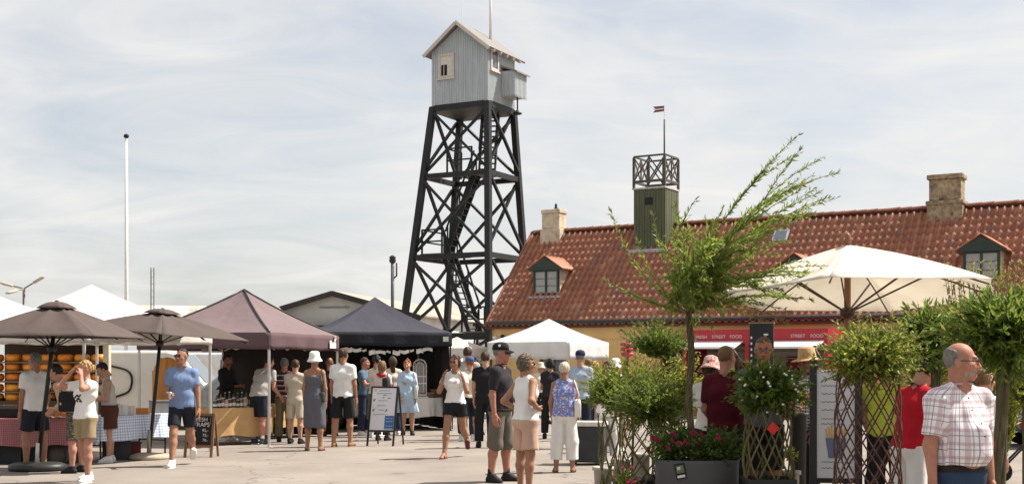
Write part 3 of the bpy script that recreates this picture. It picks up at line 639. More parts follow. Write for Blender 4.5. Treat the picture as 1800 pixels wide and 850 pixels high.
def long_shed(name, pxa, pxb, Ya, Yb, y_ridge, y_eave, label, sky=()):
    a = Vector((sx(pxa, Ya), Ya, 0)); b = Vector((sx(pxb, Yb), Yb, 0)); d = b - a; L_ = d.length
    r_ = empty(name, a, math.atan2(d.y, d.x), label, 'building')
    zr, ze, dep = sz(y_ridge, Ya), sz(y_eave, Ya), 6.0
    w_ = MB(); w_.span((0, 0.3, 0), (L_, dep * 2 - 0.3, ze - 0.06)); M = Matrix.Translation((0, 0, 0)) @ Matrix.Rotation(R(90), 4, 'Z')
    w_.prism([(0.3, ze - 0.06), (2 * dep - 0.3, ze - 0.06), (dep, zr - 0.2)], -L_, 0, M); fix_normals(w_.build('wall', m_shed, r_))
    f = MB(); f.add([(-0.3, 0, ze), (L_ + 0.3, 0, ze), (L_ + 0.3, dep, zr), (-0.3, dep, zr), (-0.3, 2 * dep, ze), (L_ + 0.3, 2 * dep, ze)], [(0, 1, 2, 3), (3, 2, 5, 4)]); rf = f.build('roof', m_fibre, r_, solid=0.12)
    MB().beam((-0.3, -0.1, ze - 0.03), (L_ + 0.3, -0.1, ze - 0.03), 0.12, 0.18).build('eave_board', m_trim, r_)
    for s0, s1 in sky:
        q = MB(); q.add([(L_ * s0, 0.3, ze + (zr - ze) * 0.05 + 0.09), (L_ * s1, 0.3, ze + (zr - ze) * 0.05 + 0.09), (L_ * s1 + 0.4, dep * 0.9, ze + (zr - ze) * 0.9 + 0.09), (L_ * s0 + 0.4, dep * 0.9, ze + (zr - ze) * 0.9 + 0.09)], [(0, 1, 2, 3)]); q.build('rooflight', mat('opal_rooflight', (0.6, 0.52, 0.40), rough=0.5), rf, solid=0.04)
    for k in range(int(L_ / 2.4)):
        MB().span((0.6 + k * 2.4, 0.24, 0.9), (1.9 + k * 2.4, 0.297, 2.2)).build('window', mat('shed_window', (0.12, 0.13, 0.14), rough=0.3), r_)
    return r_
long_shed('long_shed', 250, 500, 64, 66, 529, 562, 'long low shed with pale rooflights behind the brown tents', ((0.02, 0.3), (0.36, 0.62), (0.68, 0.96)))
long_shed('boat_shed', 660, 875, 80, 86, 523, 566, 'pale shed with weathered grey roof seen between the tower legs')
def mast(name, px, ybot, ytop, Y, r0, r1, label, m, cat='mast', extra=None):
    r_ = empty(name, (sx(px, Y), Y, 0), 0, label, cat); zt = sz(ytop, Y)
    MB().tube([(0, 0, 0), (0, 0, zt * 0.5), (0, 0, zt)], [r0, (r0 + r1) / 2, r1], 10).build('pole', m, r_, smooth=True)
    if extra: extra(r_, zt)
    return r_
def ball(r_, zt):
    q = MB(); q.lathe([(0.001, -0.1), (0.08, -0.06), (0.11, 0), (0.08, 0.06), (0.001, 0.1)], 10, Matrix.Translation((0, 0, zt + 0.08))); q.build('finial', m_dark, r_, smooth=True)
mast('flagpole', 222, 0, 243, 48, 0.085, 0.05, 'tall bare white flagpole behind the white tent', m_white, 'flagpole', ball)
def vent(r_, zt):
    q = MB(); q.lathe([(0.14, -0.2), (0.19, -0.1), (0.16, 0.05), (0.2, 0.1), (0.05, 0.22)], 10, Matrix.Translation((0, 0, zt - 0.1))); q.tube([(0.0, 0, zt - 1.2), (0.22, 0, zt - 1.0), (0.22, 0, zt - 0.3)], 0.05, 6); q.build('head', m_trim, r_, smooth=True)
mast('harbour_mast', 690, 0, 452, 68, 0.11, 0.09, 'dark slender steel mast rising behind the warehouse roof', mat('dark_steel', (0.06, 0.065, 0.07), rough=0.5), 'mast', vent)
tm = empty('twin_mast', (sx(268, 60), 60, 0), 0, 'pair of thin grey poles above the long shed', 'mast')
for dx in (-0.07, 0.07): MB().tube([(dx, 0, 0), (dx, 0, sz(470, 60))], 0.03, 6).build('pole', mat('grey_steel', (0.2, 0.2, 0.2), rough=0.5), tm)
for k in range(12): MB().beam((-0.07, 0, 2.5 + k * 0.32), (0.07, 0, 2.5 + k * 0.32), 0.015, 0.015).build('rung', mat('grey_steel', (0.2, 0.2, 0.2)), tm)
YL = 36
lp = empty('street_lamp', (sx(42, YL), YL, 0), 0, 'street lamp with three tilted heads above the left parasol', 'street lamp')
m_lampgrey = mat('lamp_steel', (0.17, 0.14, 0.12), rough=0.5)
zl = sz(507, YL); MB().tube([(0, 0, 0), (0, 0, zl)], [0.06, 0.04], 8).build('pole', m_lampgrey, lp, smooth=True)
for dx, dy, dz, l0, hl in ((0.28, 0.0, 0.17, 0.28, 0.42), (-0.42, 0.12, 0.1, 0.36, 0.45), (-0.20, -0.3, -0.10, 0.2, 0.4)):
    d = Vector((dx, dy, dz)).normalized()
    am = MB().tube([(0, 0, zl), d * l0 + Vector((0, 0, zl))], 0.022, 6).build('arm', m_lampgrey, lp)
    h_ = MB(); p0 = d * l0 + Vector((0, 0, zl)); h_.tube([p0, p0 + d * 0.06, p0 + d * (hl * 0.8), p0 + d * hl], [0.03, 0.075, 0.085, 0.04], 8, sq=0.55); h_.build('lamp_head', mat('lamp_head_cream', (0.42, 0.36, 0.26), rough=0.5), lp, smooth=True)
# ================================================================== people: one continuous body surface per person, clothing as parts
def A(*v): return np.array(v, dtype=np.float64)
def unit(v): v = np.asarray(v, float); return v / (np.linalg.norm(v) + 1e-9)
def rotm(axis, deg): return np.array(Matrix.Rotation(R(deg), 3, axis))
class Field:
    def __init__(s, lo, hi, h):
        s.h = h; s.lo = np.asarray(lo, float); n = np.ceil((np.asarray(hi, float) - s.lo) / h).astype(int) + 1
        s.ax = [s.lo[i] + h * np.arange(n[i]) for i in range(3)]; s.F = np.full(n, 5.0)
    def _sl(s, lo, hi):
        out = []
        for i in range(3):
            a = max(0, int(math.floor((lo[i] - s.lo[i]) / s.h))); b = min(len(s.ax[i]), int(math.ceil((hi[i] - s.lo[i]) / s.h)) + 1)
            if a >= b: return None
            out.append(slice(a, b))
        return tuple(out)
    def xyz(s, sl=None):
        sl = sl or (slice(None),) * 3
        return s.ax[0][sl[0]][:, None, None], s.ax[1][sl[1]][None, :, None], s.ax[2][sl[2]][None, None, :]
    def cap(s, a, b, ra, rb, k=0.03, off=0.0, flat=1.0, fr=None, clip=False, clip0=False, sub=False):
        """round cone from a to b; flat squeezes it along the front axis fr (unit vector)"""
        a = np.asarray(a, float); b = np.asarray(b, float); ra += off; rb += off
        m = max(ra, rb) * max(1.0, flat) + k + 2 * s.h + 0.02
        sl = s._sl(np.minimum(a, b) - m, np.maximum(a, b) + m)
        if sl is None: return s
        X, Y, Z = s.xyz(sl); px, py, pz = X - a[0], Y - a[1], Z - a[2]
        d = b - a; sc = 1.0
        if flat != 1.0:
            f = np.asarray(fr, float); q = px * f[0] + py * f[1] + pz * f[2]; g = (1.0 / flat - 1.0)
            px = px + q * f[0] * g; py = py + q * f[1] * g; pz = pz + q * f[2] * g
            dq = d @ f; d = d + f * dq * g; sc = min(1.0, flat) if flat < 1 else 1.0
        L2 = max(d @ d, 1e-9); t0 = (px * d[0] + py * d[1] + pz * d[2]) / L2; t = np.clip(t0, 0, 1)
        D = np.sqrt((px - t * d[0]) ** 2 + (py - t * d[1]) ** 2 + (pz - t * d[2]) ** 2) - (ra + (rb - ra) * t)
        L = math.sqrt(L2)
        if clip: D = np.maximum(D, (t0 - 1) * L)
        if clip0: D = np.maximum(D, -t0 * L)
        D = D * sc; F = s.F[sl]
        if sub: s.F[sl] = np.maximum(F, -D)
        else:
            h = np.clip(0.5 + 0.5 * (F - D) / k, 0, 1); s.F[sl] = F + (D - F) * h - k * h * (1 - h)
        return s
    def ell(s, c, r, k=0.02, sub=False):
        c = np.asarray(c, float); r = np.asarray(r, float); m = r.max() + k + 2 * s.h
        sl = s._sl(c - m, c + m)
        if sl is None: return s
        X, Y, Z = s.xyz(sl); q = np.sqrt(((X - c[0]) / r[0]) ** 2 + ((Y - c[1]) / r[1]) ** 2 + ((Z - c[2]) / r[2]) ** 2); D = (q - 1) * r.min(); F = s.F[sl]
        if sub:
            h = np.clip(0.5 - 0.5 * (F + D) / k, 0, 1); s.F[sl] = F + (-D - F) * h + k * h * (1 - h)
        else:
            h = np.clip(0.5 + 0.5 * (F - D) / k, 0, 1); s.F[sl] = F + (D - F) * h - k * h * (1 - h)
        return s
    def folds(s, amp, fr=1.0, seed=0):
        r = np.random.RandomState(seed); X, Y, Z = s.xyz(); n = 0
        for k in range(4):
            w = r.uniform(-1, 1, 3) * A(26, 26, 16) * fr; n = n + np.sin(X * w[0] + Y * w[1] + Z * w[2] + r.uniform(0, 6)) 
        w = r.uniform(-1, 1, 3) * A(60, 60, 26) * fr; n = n * (0.7 + 0.5 * np.sin(X * w[0] + Y * w[1] + Z * w[2]))
        s.F += amp * 0.5 * n; return s
    def nets(s):
        F = s.F; I = F < 0
        nx, ny, nz = F.shape
        acc = np.zeros((nx - 1, ny - 1, nz - 1, 3)); cnt = np.zeros((nx - 1, ny - 1, nz - 1))
        cr = [None] * 3
        for ax in range(3):
            a = [slice(None)] * 3; b = [slice(None)] * 3; a[ax] = slice(0, -1); b[ax] = slice(1, None)
            f0, f1 = F[tuple(a)], F[tuple(b)]; c = (I[tuple(a)] != I[tuple(b)]); cr[ax] = c
            with np.errstate(divide='ignore', invalid='ignore'): t = np.where(c, f0 / (f0 - f1), 0.0)
            o1, o2 = [i for i in range(3) if i != ax]
            for d1 in (0, 1):
                for d2 in (0, 1):
                    sl = [slice(None)] * 3
                    sl[o1] = slice(d1, c.shape[o1] - 1 + d1); sl[o2] = slice(d2, c.shape[o2] - 1 + d2); sl = tuple(sl)
                    cc = c[sl]; cnt += cc; acc[..., ax] += np.where(cc, t[sl], 0)
                    if d1: acc[..., o1] += cc
                    if d2: acc[..., o2] += cc
        act = cnt > 0; idx = -np.ones(act.shape, dtype=np.int64); n = int(act.sum()); idx[act] = np.arange(n)
        base = np.stack(np.nonzero(act), 1); V = s.lo + s.h * (base + acc[act] / cnt[act][:, None])
        faces = []
        for ax in range(3):
            o1, o2 = [(1, 2), (2, 0), (0, 1)][ax]; c = cr[ax]; sl = [slice(None)] * 3; sl[o1] = slice(1, c.shape[o1] - 1); sl[o2] = slice(1, c.shape[o2] - 1)
            p = np.stack(np.nonzero(c[tuple(sl)]), 1)
            if not len(p): continue
            p[:, o1] += 1; p[:, o2] += 1
            ins = I[tuple(p.T)]
            def g(d1, d2):
                q = p.copy(); q[:, o1] -= d1; q[:, o2] -= d2; return idx[tuple(q.T)]
            q = np.stack([g(1, 1), g(0, 1), g(0, 0), g(1, 0)], 1); q[~ins] = q[~ins][:, ::-1]; faces.append(q)
        return V, (np.concatenate(faces) if faces else np.zeros((0, 4), int))

# ---- templates (head, hand, foot) in their own frames, facing -Y
def head_template(h=0.0062):
    f = Field((-0.105, -0.15, -0.17), (0.105, 0.135, 0.145), h)
    f.ell((0, 0.014, 0.03), (0.077, 0.096, 0.097), 0.02); f.ell((0, -0.028, -0.045), (0.060, 0.066, 0.078), 0.03)
    f.ell((0, -0.06, -0.092), (0.030, 0.028, 0.022), 0.03); f.cap((-0.03, -0.086, 0.028), (0.03, -0.086, 0.028), 0.010, 0.010, 0.02)
    for s in (-1, 1):
        f.ell((s * 0.040, -0.060, -0.022), (0.026, 0.026, 0.022), 0.03)
        f.ell((s * 0.032, -0.100, 0.008), (0.019, 0.017, 0.012), 0.012, sub=True); f.ell((s * 0.032, -0.077, 0.007), (0.014, 0.0135, 0.012), 0.004)
        f.ell((s * 0.080, 0.014, -0.004), (0.010, 0.021, 0.033), 0.01)
    f.cap((0, -0.090, 0.018), (0, -0.112, -0.028), 0.009, 0.013, 0.016); f.ell((0, -0.100, -0.034), (0.020, 0.015, 0.009), 0.01)
    f.cap((-0.02, -0.088, -0.060), (0.02, -0.088, -0.060), 0.0065, 0.0065, 0.008); f.cap((-0.016, -0.086, -0.071), (0.016, -0.086, -0.071), 0.007, 0.007, 0.008)
    f.cap((0, 0.022, -0.06), (0, 0.034, -0.165), 0.056, 0.056, 0.03)
    return f.nets()
HEAD_V, HEAD_F = head_template()
def head_colors(skin, brow, lips=(0.75, 0.5, 0.5)):
    V = HEAD_V; c = np.tile(A(*skin), (len(V), 1)); x, y, z = np.abs(V[:, 0]), V[:, 1], V[:, 2]
    c[(y < -0.06)] *= A(1.06, 0.93, 0.9)
    m = (np.abs(z - 0.034) < 0.006) & (x > 0.013) & (x < 0.05) & (y < -0.07); c[m] = brow
    m = (x < 0.026) & (np.abs(z + 0.0655) < 0.011) & (y < -0.085); c[m] = A(*skin) * A(0.95, 0.6, 0.6)
    m = (x < 0.02) & (np.abs(z + 0.0655) < 0.0035) & (y < -0.08); c[m] = A(*skin) * 0.35
    m = (np.abs(x - 0.032) < 0.0125) & (np.abs(z - 0.007) < 0.009) & (y < -0.079); c[m] = (0.5, 0.48, 0.46)
    m = (np.abs(x - 0.032) < 0.006) & (np.abs(z - 0.007) < 0.008) & (y < -0.079); c[m] = (0.03, 0.03, 0.035)
    return c
def hand_template(kind, h=0.0052):
    """wrist at origin, fingers along -Z, thumb +X, palm towards +Y"""
    f = Field((-0.07, -0.06, -0.21), (0.09, 0.11, 0.05), h)
    f.cap((0, 0, 0.04), (0, 0, -0.01), 0.026, 0.027, 0.02, flat=0.8, fr=(0, 1, 0))
    ks = [(0.030, -0.092), (0.010, -0.097), (-0.010, -0.094), (-0.029, -0.086)]
    for x, z in ks: f.cap((x * 0.6, 0, -0.015), (x, 0.0, z), 0.019, 0.0125, 0.018)
    ln = [0.040, 0.045, 0.042, 0.033]
    for (x, z), l in zip(ks, ln):
        if kind == 'relaxed': d1, d2, d3 = unit((x * 1.2, 0.22, -0.95)), unit((0, 0.52, -0.85)), unit((0, 0.75, -0.65))
        else: d1, d2, d3 = unit((0, 0.75, -0.65)), unit((0, 0.75, 0.6)), unit((0, -0.1, 1))
        p0 = A(x, 0, z); p1 = p0 + d1 * l; p2 = p1 + d2 * l * 0.62; p3 = p2 + d3 * l * 0.5
        f.cap(p0, p1, 0.0100, 0.0092, 0.006); f.cap(p1, p2, 0.0092, 0.0086, 0.004); f.cap(p2, p3, 0.0086, 0.0076, 0.004)
    if kind == 'relaxed': t = [(0.018, 0.004, -0.02), (0.043, 0.018, -0.052), (0.052, 0.032, -0.085), (0.052, 0.042, -0.108)]
    else: t = [(0.018, 0.004, -0.02), (0.042, 0.022, -0.055), (0.036, 0.046, -0.085), (0.014, 0.056, -0.092)]
    f.cap(t[0], t[1], 0.016, 0.0125, 0.014); f.cap(t[1], t[2], 0.0115, 0.0105, 0.005); f.cap(t[2], t[3], 0.0105, 0.009, 0.004)
    return f.nets()
HANDS = {k: hand_template(k) for k in ('relaxed', 'grip')}
def foot_template(shoe, h=0.009):
    """ankle at origin, toes along -Y, sole at z=-0.085"""
    f = Field((-0.075, -0.25, -0.11), (0.075, 0.12, 0.09), h); o = 0.008 if shoe else 0.0
    f.cap((0, 0.0, 0.05), (0, 0.01, -0.03), 0.037 + o, 0.034 + o, 0.02); f.cap((0, 0.035, -0.052), (0, -0.06, -0.056), 0.034 + o, 0.036 + o, 0.03)
    f.cap((0.0, -0.05, -0.05), (0, -0.145, -0.066), 0.036 + o, 0.024 + o, 0.03); f.cap((-0.016, -0.13, -0.066), (0.016, -0.135, -0.066), 0.024 + o, 0.022 + o, 0.02)
    f.cap((0, 0.0, 0.02), (0, -0.08, -0.035), 0.03 + o, 0.026 + o, 0.03)
    X, Y, Z = f.xyz(); f.F = np.maximum(f.F, -0.086 - Z)
    if shoe: f.F = np.maximum(f.F, Z - (0.028 + 0.1 * Y))
    return f.nets()
FOOT = {k: foot_template(k) for k in (0, 1)}
def sole_template():
    f = Field((-0.08, -0.26, -0.115), (0.08, 0.13, -0.05), 0.008)
    f.cap((0, 0.035, -0.088), (0, -0.06, -0.088), 0.043, 0.042, 0.02); f.cap((0, -0.06, -0.088), (0, -0.14, -0.088), 0.042, 0.043, 0.02)
    X, Y, Z = f.xyz(); f.F = np.maximum(np.maximum(f.F, -0.100 - Z), Z + 0.076); return f.nets()
SOLE = sole_template()
m_skin = attr_mat('skin', rough=0.62, spec=0.3, var=0.13, scale=22, sss=0.08)
SK = dict(fair=(0.50, 0.30, 0.22), pink=(0.52, 0.27, 0.20), tan=(0.40, 0.215, 0.14), brown=(0.27, 0.14, 0.09), ruddy=(0.46, 0.22, 0.155))
def hair_mat(c): return mat('hair_%d_%d_%d' % tuple(int(v * 999) for v in c), c, rough=0.6, var=0.35, scale=60, stretch=(1, 1, 0.35), spec=0.25, bump=0.4, bscale=90)
def cloth(name, c, rough=0.85, trans=0.0): return mat('cloth_' + name, c, rough=rough, var=0.08, scale=9, bump=0.5, bscale=10, spec=0.15, trans=trans, stretch=(1.3, 1.3, 0.55))
HAIRC = dict(blond=(0.36, 0.22, 0.09), brown=(0.05, 0.028, 0.016), dark=(0.014, 0.011, 0.010), grey=(0.15, 0.138, 0.125), white=(0.50, 0.43, 0.33), ginger=(0.24, 0.075, 0.022), silver=(0.27, 0.215, 0.185), sand=(0.17, 0.10, 0.05), ash=(0.11, 0.082, 0.058))
PEOPLE = 0
def person(px, Y, ytop, face, label, skin='fair', hair=('short', 'brown'), hat=None, top=None, bottom=None, shoes=('sneaker', (0.75, 0.74, 0.72)), lean=0, side=0, twist=0,
           arms=None, legs=None, head=(0, 0), bust=0.0, belly=0.0, girth=1.0, glasses=None, vox=0.017, hands=('relaxed', 'relaxed'), H=None, group=None, drop=0.0):
    """px: image column of the hips; Y: distance; ytop: image row of the top of the head (sets the height); face: 0 towards us, 90 right, 180 away"""
    global PEOPLE; PEOPLE += 1; seed = PEOPLE
    H = H or max(1.45, min(1.96, sz(ytop, Y))) / 0.995
    sk = A(*SK[skin]) * A(0.80, 0.76, 0.72) * (0.94 + 0.12 * rnd.random())
    g = girth; fem = bust > 0
    # ---- skeleton (body faces -Y, +X is the person's left)
    Rt = rotm('Z', twist) @ rotm('X', lean) @ rotm('Y', side)
    up, lf, fw = Rt @ A(0, 0, 1), Rt @ A(1, 0, 0), Rt @ A(0, -1, 0)
    hip = A(0, 0, 0.0); legs = legs or ((2, 3, 2), (-2, 3, 2)); J = {}
    for i, s in ((0, 1), (1, -1)):
        a, b, kf = legs[i][:3]; yaw = legs[i][3] if len(legs[i]) > 3 else 8
        h0 = hip + A(s * 0.052 * H, 0, -0.012 * H); d = A(s * math.sin(R(b)), -math.sin(R(a)) * math.cos(R(b)), -math.cos(R(a)) * math.cos(R(b)))
        kn = h0 + d * 0.245 * H; d2 = unit(A(s * math.sin(R(b)) * 0.4, -math.sin(R(a - kf)), -math.cos(R(a - kf)))); an = kn + d2 * 0.232 * H
        J[i] = [h0, kn, an, yaw * s, max(0.0, (kf - a)) * 0.8 if kf > 25 else 0.0]
    zmin = min(J[0][2][2], J[1][2][2]); dz = 0.0485 * H - zmin
    hip = hip + A(0, 0, dz)
    for i in (0, 1):
        for k in range(3): J[i][k] = J[i][k] + A(0, 0, dz)
    um = unit(up + A(0, 0, 0.9)); waist = hip + um * 0.082 * H; chest = waist + unit(up + um * 0.3) * 0.112 * H; neck = chest + up * 0.114 * H
    hb = unit(up * 0.65 + A(0, 0, 0.55)); hp = head[1]
    Rh = Rt if abs(lean) < 1 and abs(side) < 1 else rotm('Z', twist) @ rotm('X', lean * 0.5) @ rotm('Y', side * 0.5)
    Rh = Rh @ rotm('Z', head[0]) @ rotm('X', hp)
    hs = 0.133 * H / 0.235; hc = neck + unit(Rh @ A(0, 0.0, 1) * 0.6 + up * 0.6) * 0.094 * H + Rh @ A(0, -0.008 * H, 0)
    sw = (0.086 if fem else 0.098) * (0.6 + 0.4 * g); sh = [neck - up * 0.043 * H + lf * s * sw * H for s in (1, -1)]
    arms = arms or [((0.13, 0.03, -1), (0.05, 0.22, -1))] * 2; AR = []
    for i, s in ((0, 1), (1, -1)):
        u, v = arms[i]
        du = unit(lf * s * u[0] + fw * u[1] + up * u[2]); dv = unit(lf * s * v[0] + fw * v[1] + up * v[2])
        el = sh[i] + du * 0.168 * H; wr = el + dv * 0.138 * H; AR.append((sh[i], el, wr, dv))
    lo = np.min([J[0][2], J[1][2], J[0][1], J[1][1], hip, neck, hc] + [p for a in AR for p in a[:3]], axis=0) - 0.21
    hi = np.max([J[0][2], J[1][2], J[0][1], J[1][1], hip, neck, hc] + [p for a in AR for p in a[:3]], axis=0) + 0.21
    gr = 0.6 + 0.4 * g
    def torso(f, off=0.0, loose=0.0, part='all', k=0.05):
        cw = 0.040 * g; fat = 1 + loose
        if part in ('all', 'top'):
            f.cap(chest + lf * 0.042 * H * g, chest - lf * 0.042 * H * g, (0.060 if fem else 0.066) * H * gr, (0.060 if fem else 0.066) * H * gr, k, off, 0.92, fw)
            f.cap(sh[0] - lf * 0.012 * H, sh[1] + lf * 0.012 * H, 0.031 * H, 0.031 * H, k, off)
            f.cap(neck + up * 0.004 * H, sh[0], 0.024 * H, 0.025 * H, 0.035, off * 0.7); f.cap(neck + up * 0.004 * H, sh[1], 0.024 * H, 0.025 * H, 0.035, off * 0.7)
            for s in (1, -1):
                if bust: f.cap(chest + lf * s * 0.034 * H + fw * 0.040 * H + up * 0.010 * H, chest + lf * s * 0.036 * H + fw * 0.046 * H * (0.7 + bust * 0.3), 0.034 * H * bust, 0.032 * H * bust, 0.03, off)
        f.cap(waist + lf * 0.028 * H * g, waist - lf * 0.028 * H * g, (0.052 if fem else 0.058) * H * g * fat, (0.052 if fem else 0.058) * H * g * fat, k, off, 0.88, fw)
        f.cap(hip + lf * 0.040 * H * gr, hip - lf * 0.040 * H * gr, (0.063 if fem else 0.058) * H * gr, (0.063 if fem else 0.058) * H * gr, k, off, 0.95, A(0, -1, 0))
        if part in ('all', 'top'): f.cap(waist, chest, 0.055 * H * g * fat, 0.06 * H * gr, k, off, 0.95, fw)
        f.cap(hip, waist, 0.056 * H * gr * fat, 0.054 * H * g * fat, k, off, 0.95, fw)
        if belly and part != 'bottom': f.cap(waist + fw * 0.030 * H * (1 + belly) + up * 0.045 * H, waist + fw * 0.034 * H * (1 + belly) - up * 0.002 * H, 0.055 * H * (0.8 + 0.25 * belly), 0.055 * H * (0.8 + 0.25 * belly), 0.06, off)
        for s in (1, -1): f.cap(hip + A(s * 0.036 * H, 0.030 * H, -0.014 * H), hip + A(s * 0.036 * H, 0.026 * H, -0.03 * H), 0.046 * H * gr, 0.042 * H * gr, 0.04, off * 0.8)
        return f
    def arm(f, i, off=0.0, upto=1.0, fore=0.0, k=0.025):
        a, e_, w, _ = AR[i]
        if upto < 1.0 or fore == 0.0: f.cap(a, a + (e_ - a) * upto, 0.0285 * H * gr, 0.0285 * H * gr + (0.0235 - 0.0285) * H * gr * upto, k, off, clip=True)
        else: f.cap(a, e_, 0.0285 * H * gr, 0.0235 * H * gr, k, off)
        if fore: f.cap(e_, e_ + (w - e_) * fore, 0.0238 * H * gr, (0.0238 - 0.0085 * fore) * H * gr, k, off, clip=True)
    def leg(f, i, off=0.0, upto=1.0, shin=0.0, flare=0.0, k=0.03):
        h0, kn, an = J[i][:3]; e_ = h0 + (kn - h0) * upto
        f.cap(h0, e_, 0.047 * H * gr, (0.047 - 0.014 * upto) * H * gr + flare, k, off, clip=(shin == 0))
        if shin:
            m_ = kn + (an - kn) * 0.32 + A(0, 0.006 * H, 0)
            if shin > 0.99: f.cap(kn, m_, 0.0315 * H * gr, 0.033 * H * gr, k, off + flare * 0.4); f.cap(m_, an, 0.033 * H * gr, 0.0205 * H * gr, k, off + flare, clip=True)
            else:
                e2_ = kn + (an - kn) * shin; f.cap(kn, e2_, 0.0325 * H * gr, 0.031 * H * gr, k, off + flare, clip=True)
    # ---- body
    f = Field(lo, hi, vox); torso(f)
    f.cap(neck - up * 0.01 * H, hc - up * 0.02 * H, 0.033 * H * (0.75 + 0.25 * g), 0.031 * H, 0.03)
    for i in (0, 1):
        arm(f, i, 0, 1.0, 1.0); leg(f, i, 0, 1.0, 0.995)
    V, Q = f.nets(); Vs, Fs, Cs = [V], [Q], [np.tile(sk, (len(V), 1))]; n = len(V)
    browc = A(*HAIRC[hair[1]]) * 0.6 if hair else A(0.1, 0.07, 0.05)
    def put(V_, F_, c_, flip=False):
        nonlocal n
        Vs.append(V_); Fs.append((F_[:, ::-1] if flip else F_) + n); Cs.append(c_); n += len(V_)
    put((HEAD_V * hs) @ Rh.T + hc, HEAD_F, head_colors(sk, browc))
    for i, s in ((0, 1), (1, -1)):
        a, e_, w, dv = AR[i]; th = fw - dv * (fw @ dv)
        if np.linalg.norm(th) < 0.5: th = up - dv * (up @ dv)
        th = unit(th); inn = unit(np.cross(dv, th)); inn = inn if inn @ (lf * -s) > 0 else -inn
        B = np.stack([th, inn, -dv], 1); HV, HF = HANDS[hands[i]]; hsz = H / 1.80 * (0.9 if fem else 1.0)
        put((HV * hsz) @ B.T + w, HF, np.tile(sk * A(1.02, 0.95, 0.93), (len(HV), 1)), np.linalg.det(B) < 0)
    feet = []
    for i, s in ((0, 1), (1, -1)):
        an, yaw, pit = J[i][2], J[i][3], J[i][4]; B = rotm('Z', yaw) @ rotm('X', -pit); feet.append((an, B))
        if shoes[0] in ('bare', 'sandal'):
            FV, FF = FOOT[0]; put((FV * H / 1.80) @ B.T + an, FF, np.tile(sk, (len(FV), 1)))
    me = np_mesh('person', np.concatenate(Vs), np.concatenate(Fs), m_skin, True, np.concatenate(Cs))
    body = mesh_obj('person', me, None, (sx(px, Y), Y, -drop), (0, 0, R(face))); tag(body, label, 'person', group)
    # ---- shoes
    for an, B in feet:
        if shoes[0] == 'sandal':
            SV, SF = SOLE; mesh_obj('sandal_sole', np_mesh('sandal_sole', (SV * H / 1.80) @ B.T + an, SF, cloth('shoe_%d%d%d' % tuple(int(v * 99) for v in shoes[1]), shoes[1])), body)
            st = MB(); q = [A(-0.045, -0.085, -0.075), A(-0.03, -0.088, -0.032), A(0.0, -0.09, -0.022), A(0.03, -0.088, -0.032), A(0.045, -0.085, -0.075)]
            st.tube([B @ (p * H / 1.8) + an for p in q], 0.010, 6); st.build('sandal_strap', cloth('shoe_%d%d%d' % tuple(int(v * 99) for v in shoes[1]), shoes[1]), body, smooth=True)
        elif shoes[0] in ('sneaker', 'shoe'):
            SV, SF = FOOT[1]; so = mesh_obj('shoe', np_mesh('shoe', (SV * H / 1.80 * A(1.05, 1.03, 1)) @ B.T + an, SF, cloth('shoe_%d%d%d' % tuple(int(v * 99) for v in shoes[1]), shoes[1], 0.6)), body)
            PV, PF = SOLE; sc = (0.72, 0.71, 0.68) if shoes[0] == 'sneaker' else (0.03, 0.03, 0.03)
            mesh_obj('sole', np_mesh('sole', (PV * H / 1.80 * A(1.06, 1.03, 1)) @ B.T + an, PF, cloth('sole_%d' % int(sc[0] * 99), sc)), so)
            if len(shoes) > 2:
                ss = MB(); up_ = B @ A(0, 0, 1); ss.tube([an - A(0, 0, 0.02), an + A(0, 0, shoes[2])], [0.042 * H / 1.8, 0.044 * H / 1.8], 12); ss.build('sock', cloth('sock_%d' % int(shoes[3][0] * 99), shoes[3]), body, smooth=True)
    # ---- clothing
    if bottom:
        kind, m_ = bottom['kind'], bottom['mat']; ln = bottom.get('len', 0.75); fl = bottom.get('flare', 0.012); wz = bottom.get('waist', 0.055)
        if top and not top.get('tuck') and top.get('hem', -0.015) < 0.04: wz = top.get('hem', -0.015) + 0.018
        b = Field(np.minimum(lo, lo), A(hi[0], hi[1], hip[2] + 0.14 * H), vox * 0.9)
        torso(b, 0.016, 0.02, 'bottom')
        X, Y_, Z = b.xyz()
        if kind in ('shorts', 'trousers'):
            for i in (0, 1):
                leg(b, i, 0.013 if kind == 'shorts' else 0.012, min(1.0, ln), max(0.0, ln - 1.0), fl)
        elif kind == 'skirt':
            hz = hip[2] - ln * 0.245 * H
            for s in (1, -1): b.cap(hip + A(s * 0.035 * H, 0, 0), A(s * (0.04 + fl) * H, hip[1], hz - 0.02), 0.062 * H * gr, 0.075 * H * gr, 0.08, 0.012)
            for i in (0, 1): b.cap(J[i][0], J[i][1], 0.05 * H * gr, 0.04 * H * gr, 0.05, 0.012)
            b.F = np.maximum(b.F, hz - Z)
        b.folds(0.006, 1.0, seed); b.F = np.maximum(b.F, Z - (hip[2] + wz * H))
        V, Q = b.nets(); mesh_obj(bottom.get('name', kind), np_mesh(kind, V, Q, m_), body)
        if bottom.get('belt'):
            bt = Field(lo, A(hi[0], hi[1], hip[2] + 0.14 * H), vox * 0.9); torso(bt, 0.030, 0.03, 'bottom'); X, Y_, Z = bt.xyz(); zc = hip[2] + (wz - 0.008) * H
            bt.F = np.maximum(bt.F, np.abs(Z - zc) - 0.018); V, Q = bt.nets(); mesh_obj('belt', np_mesh('belt', V, Q, bottom['belt']), body)
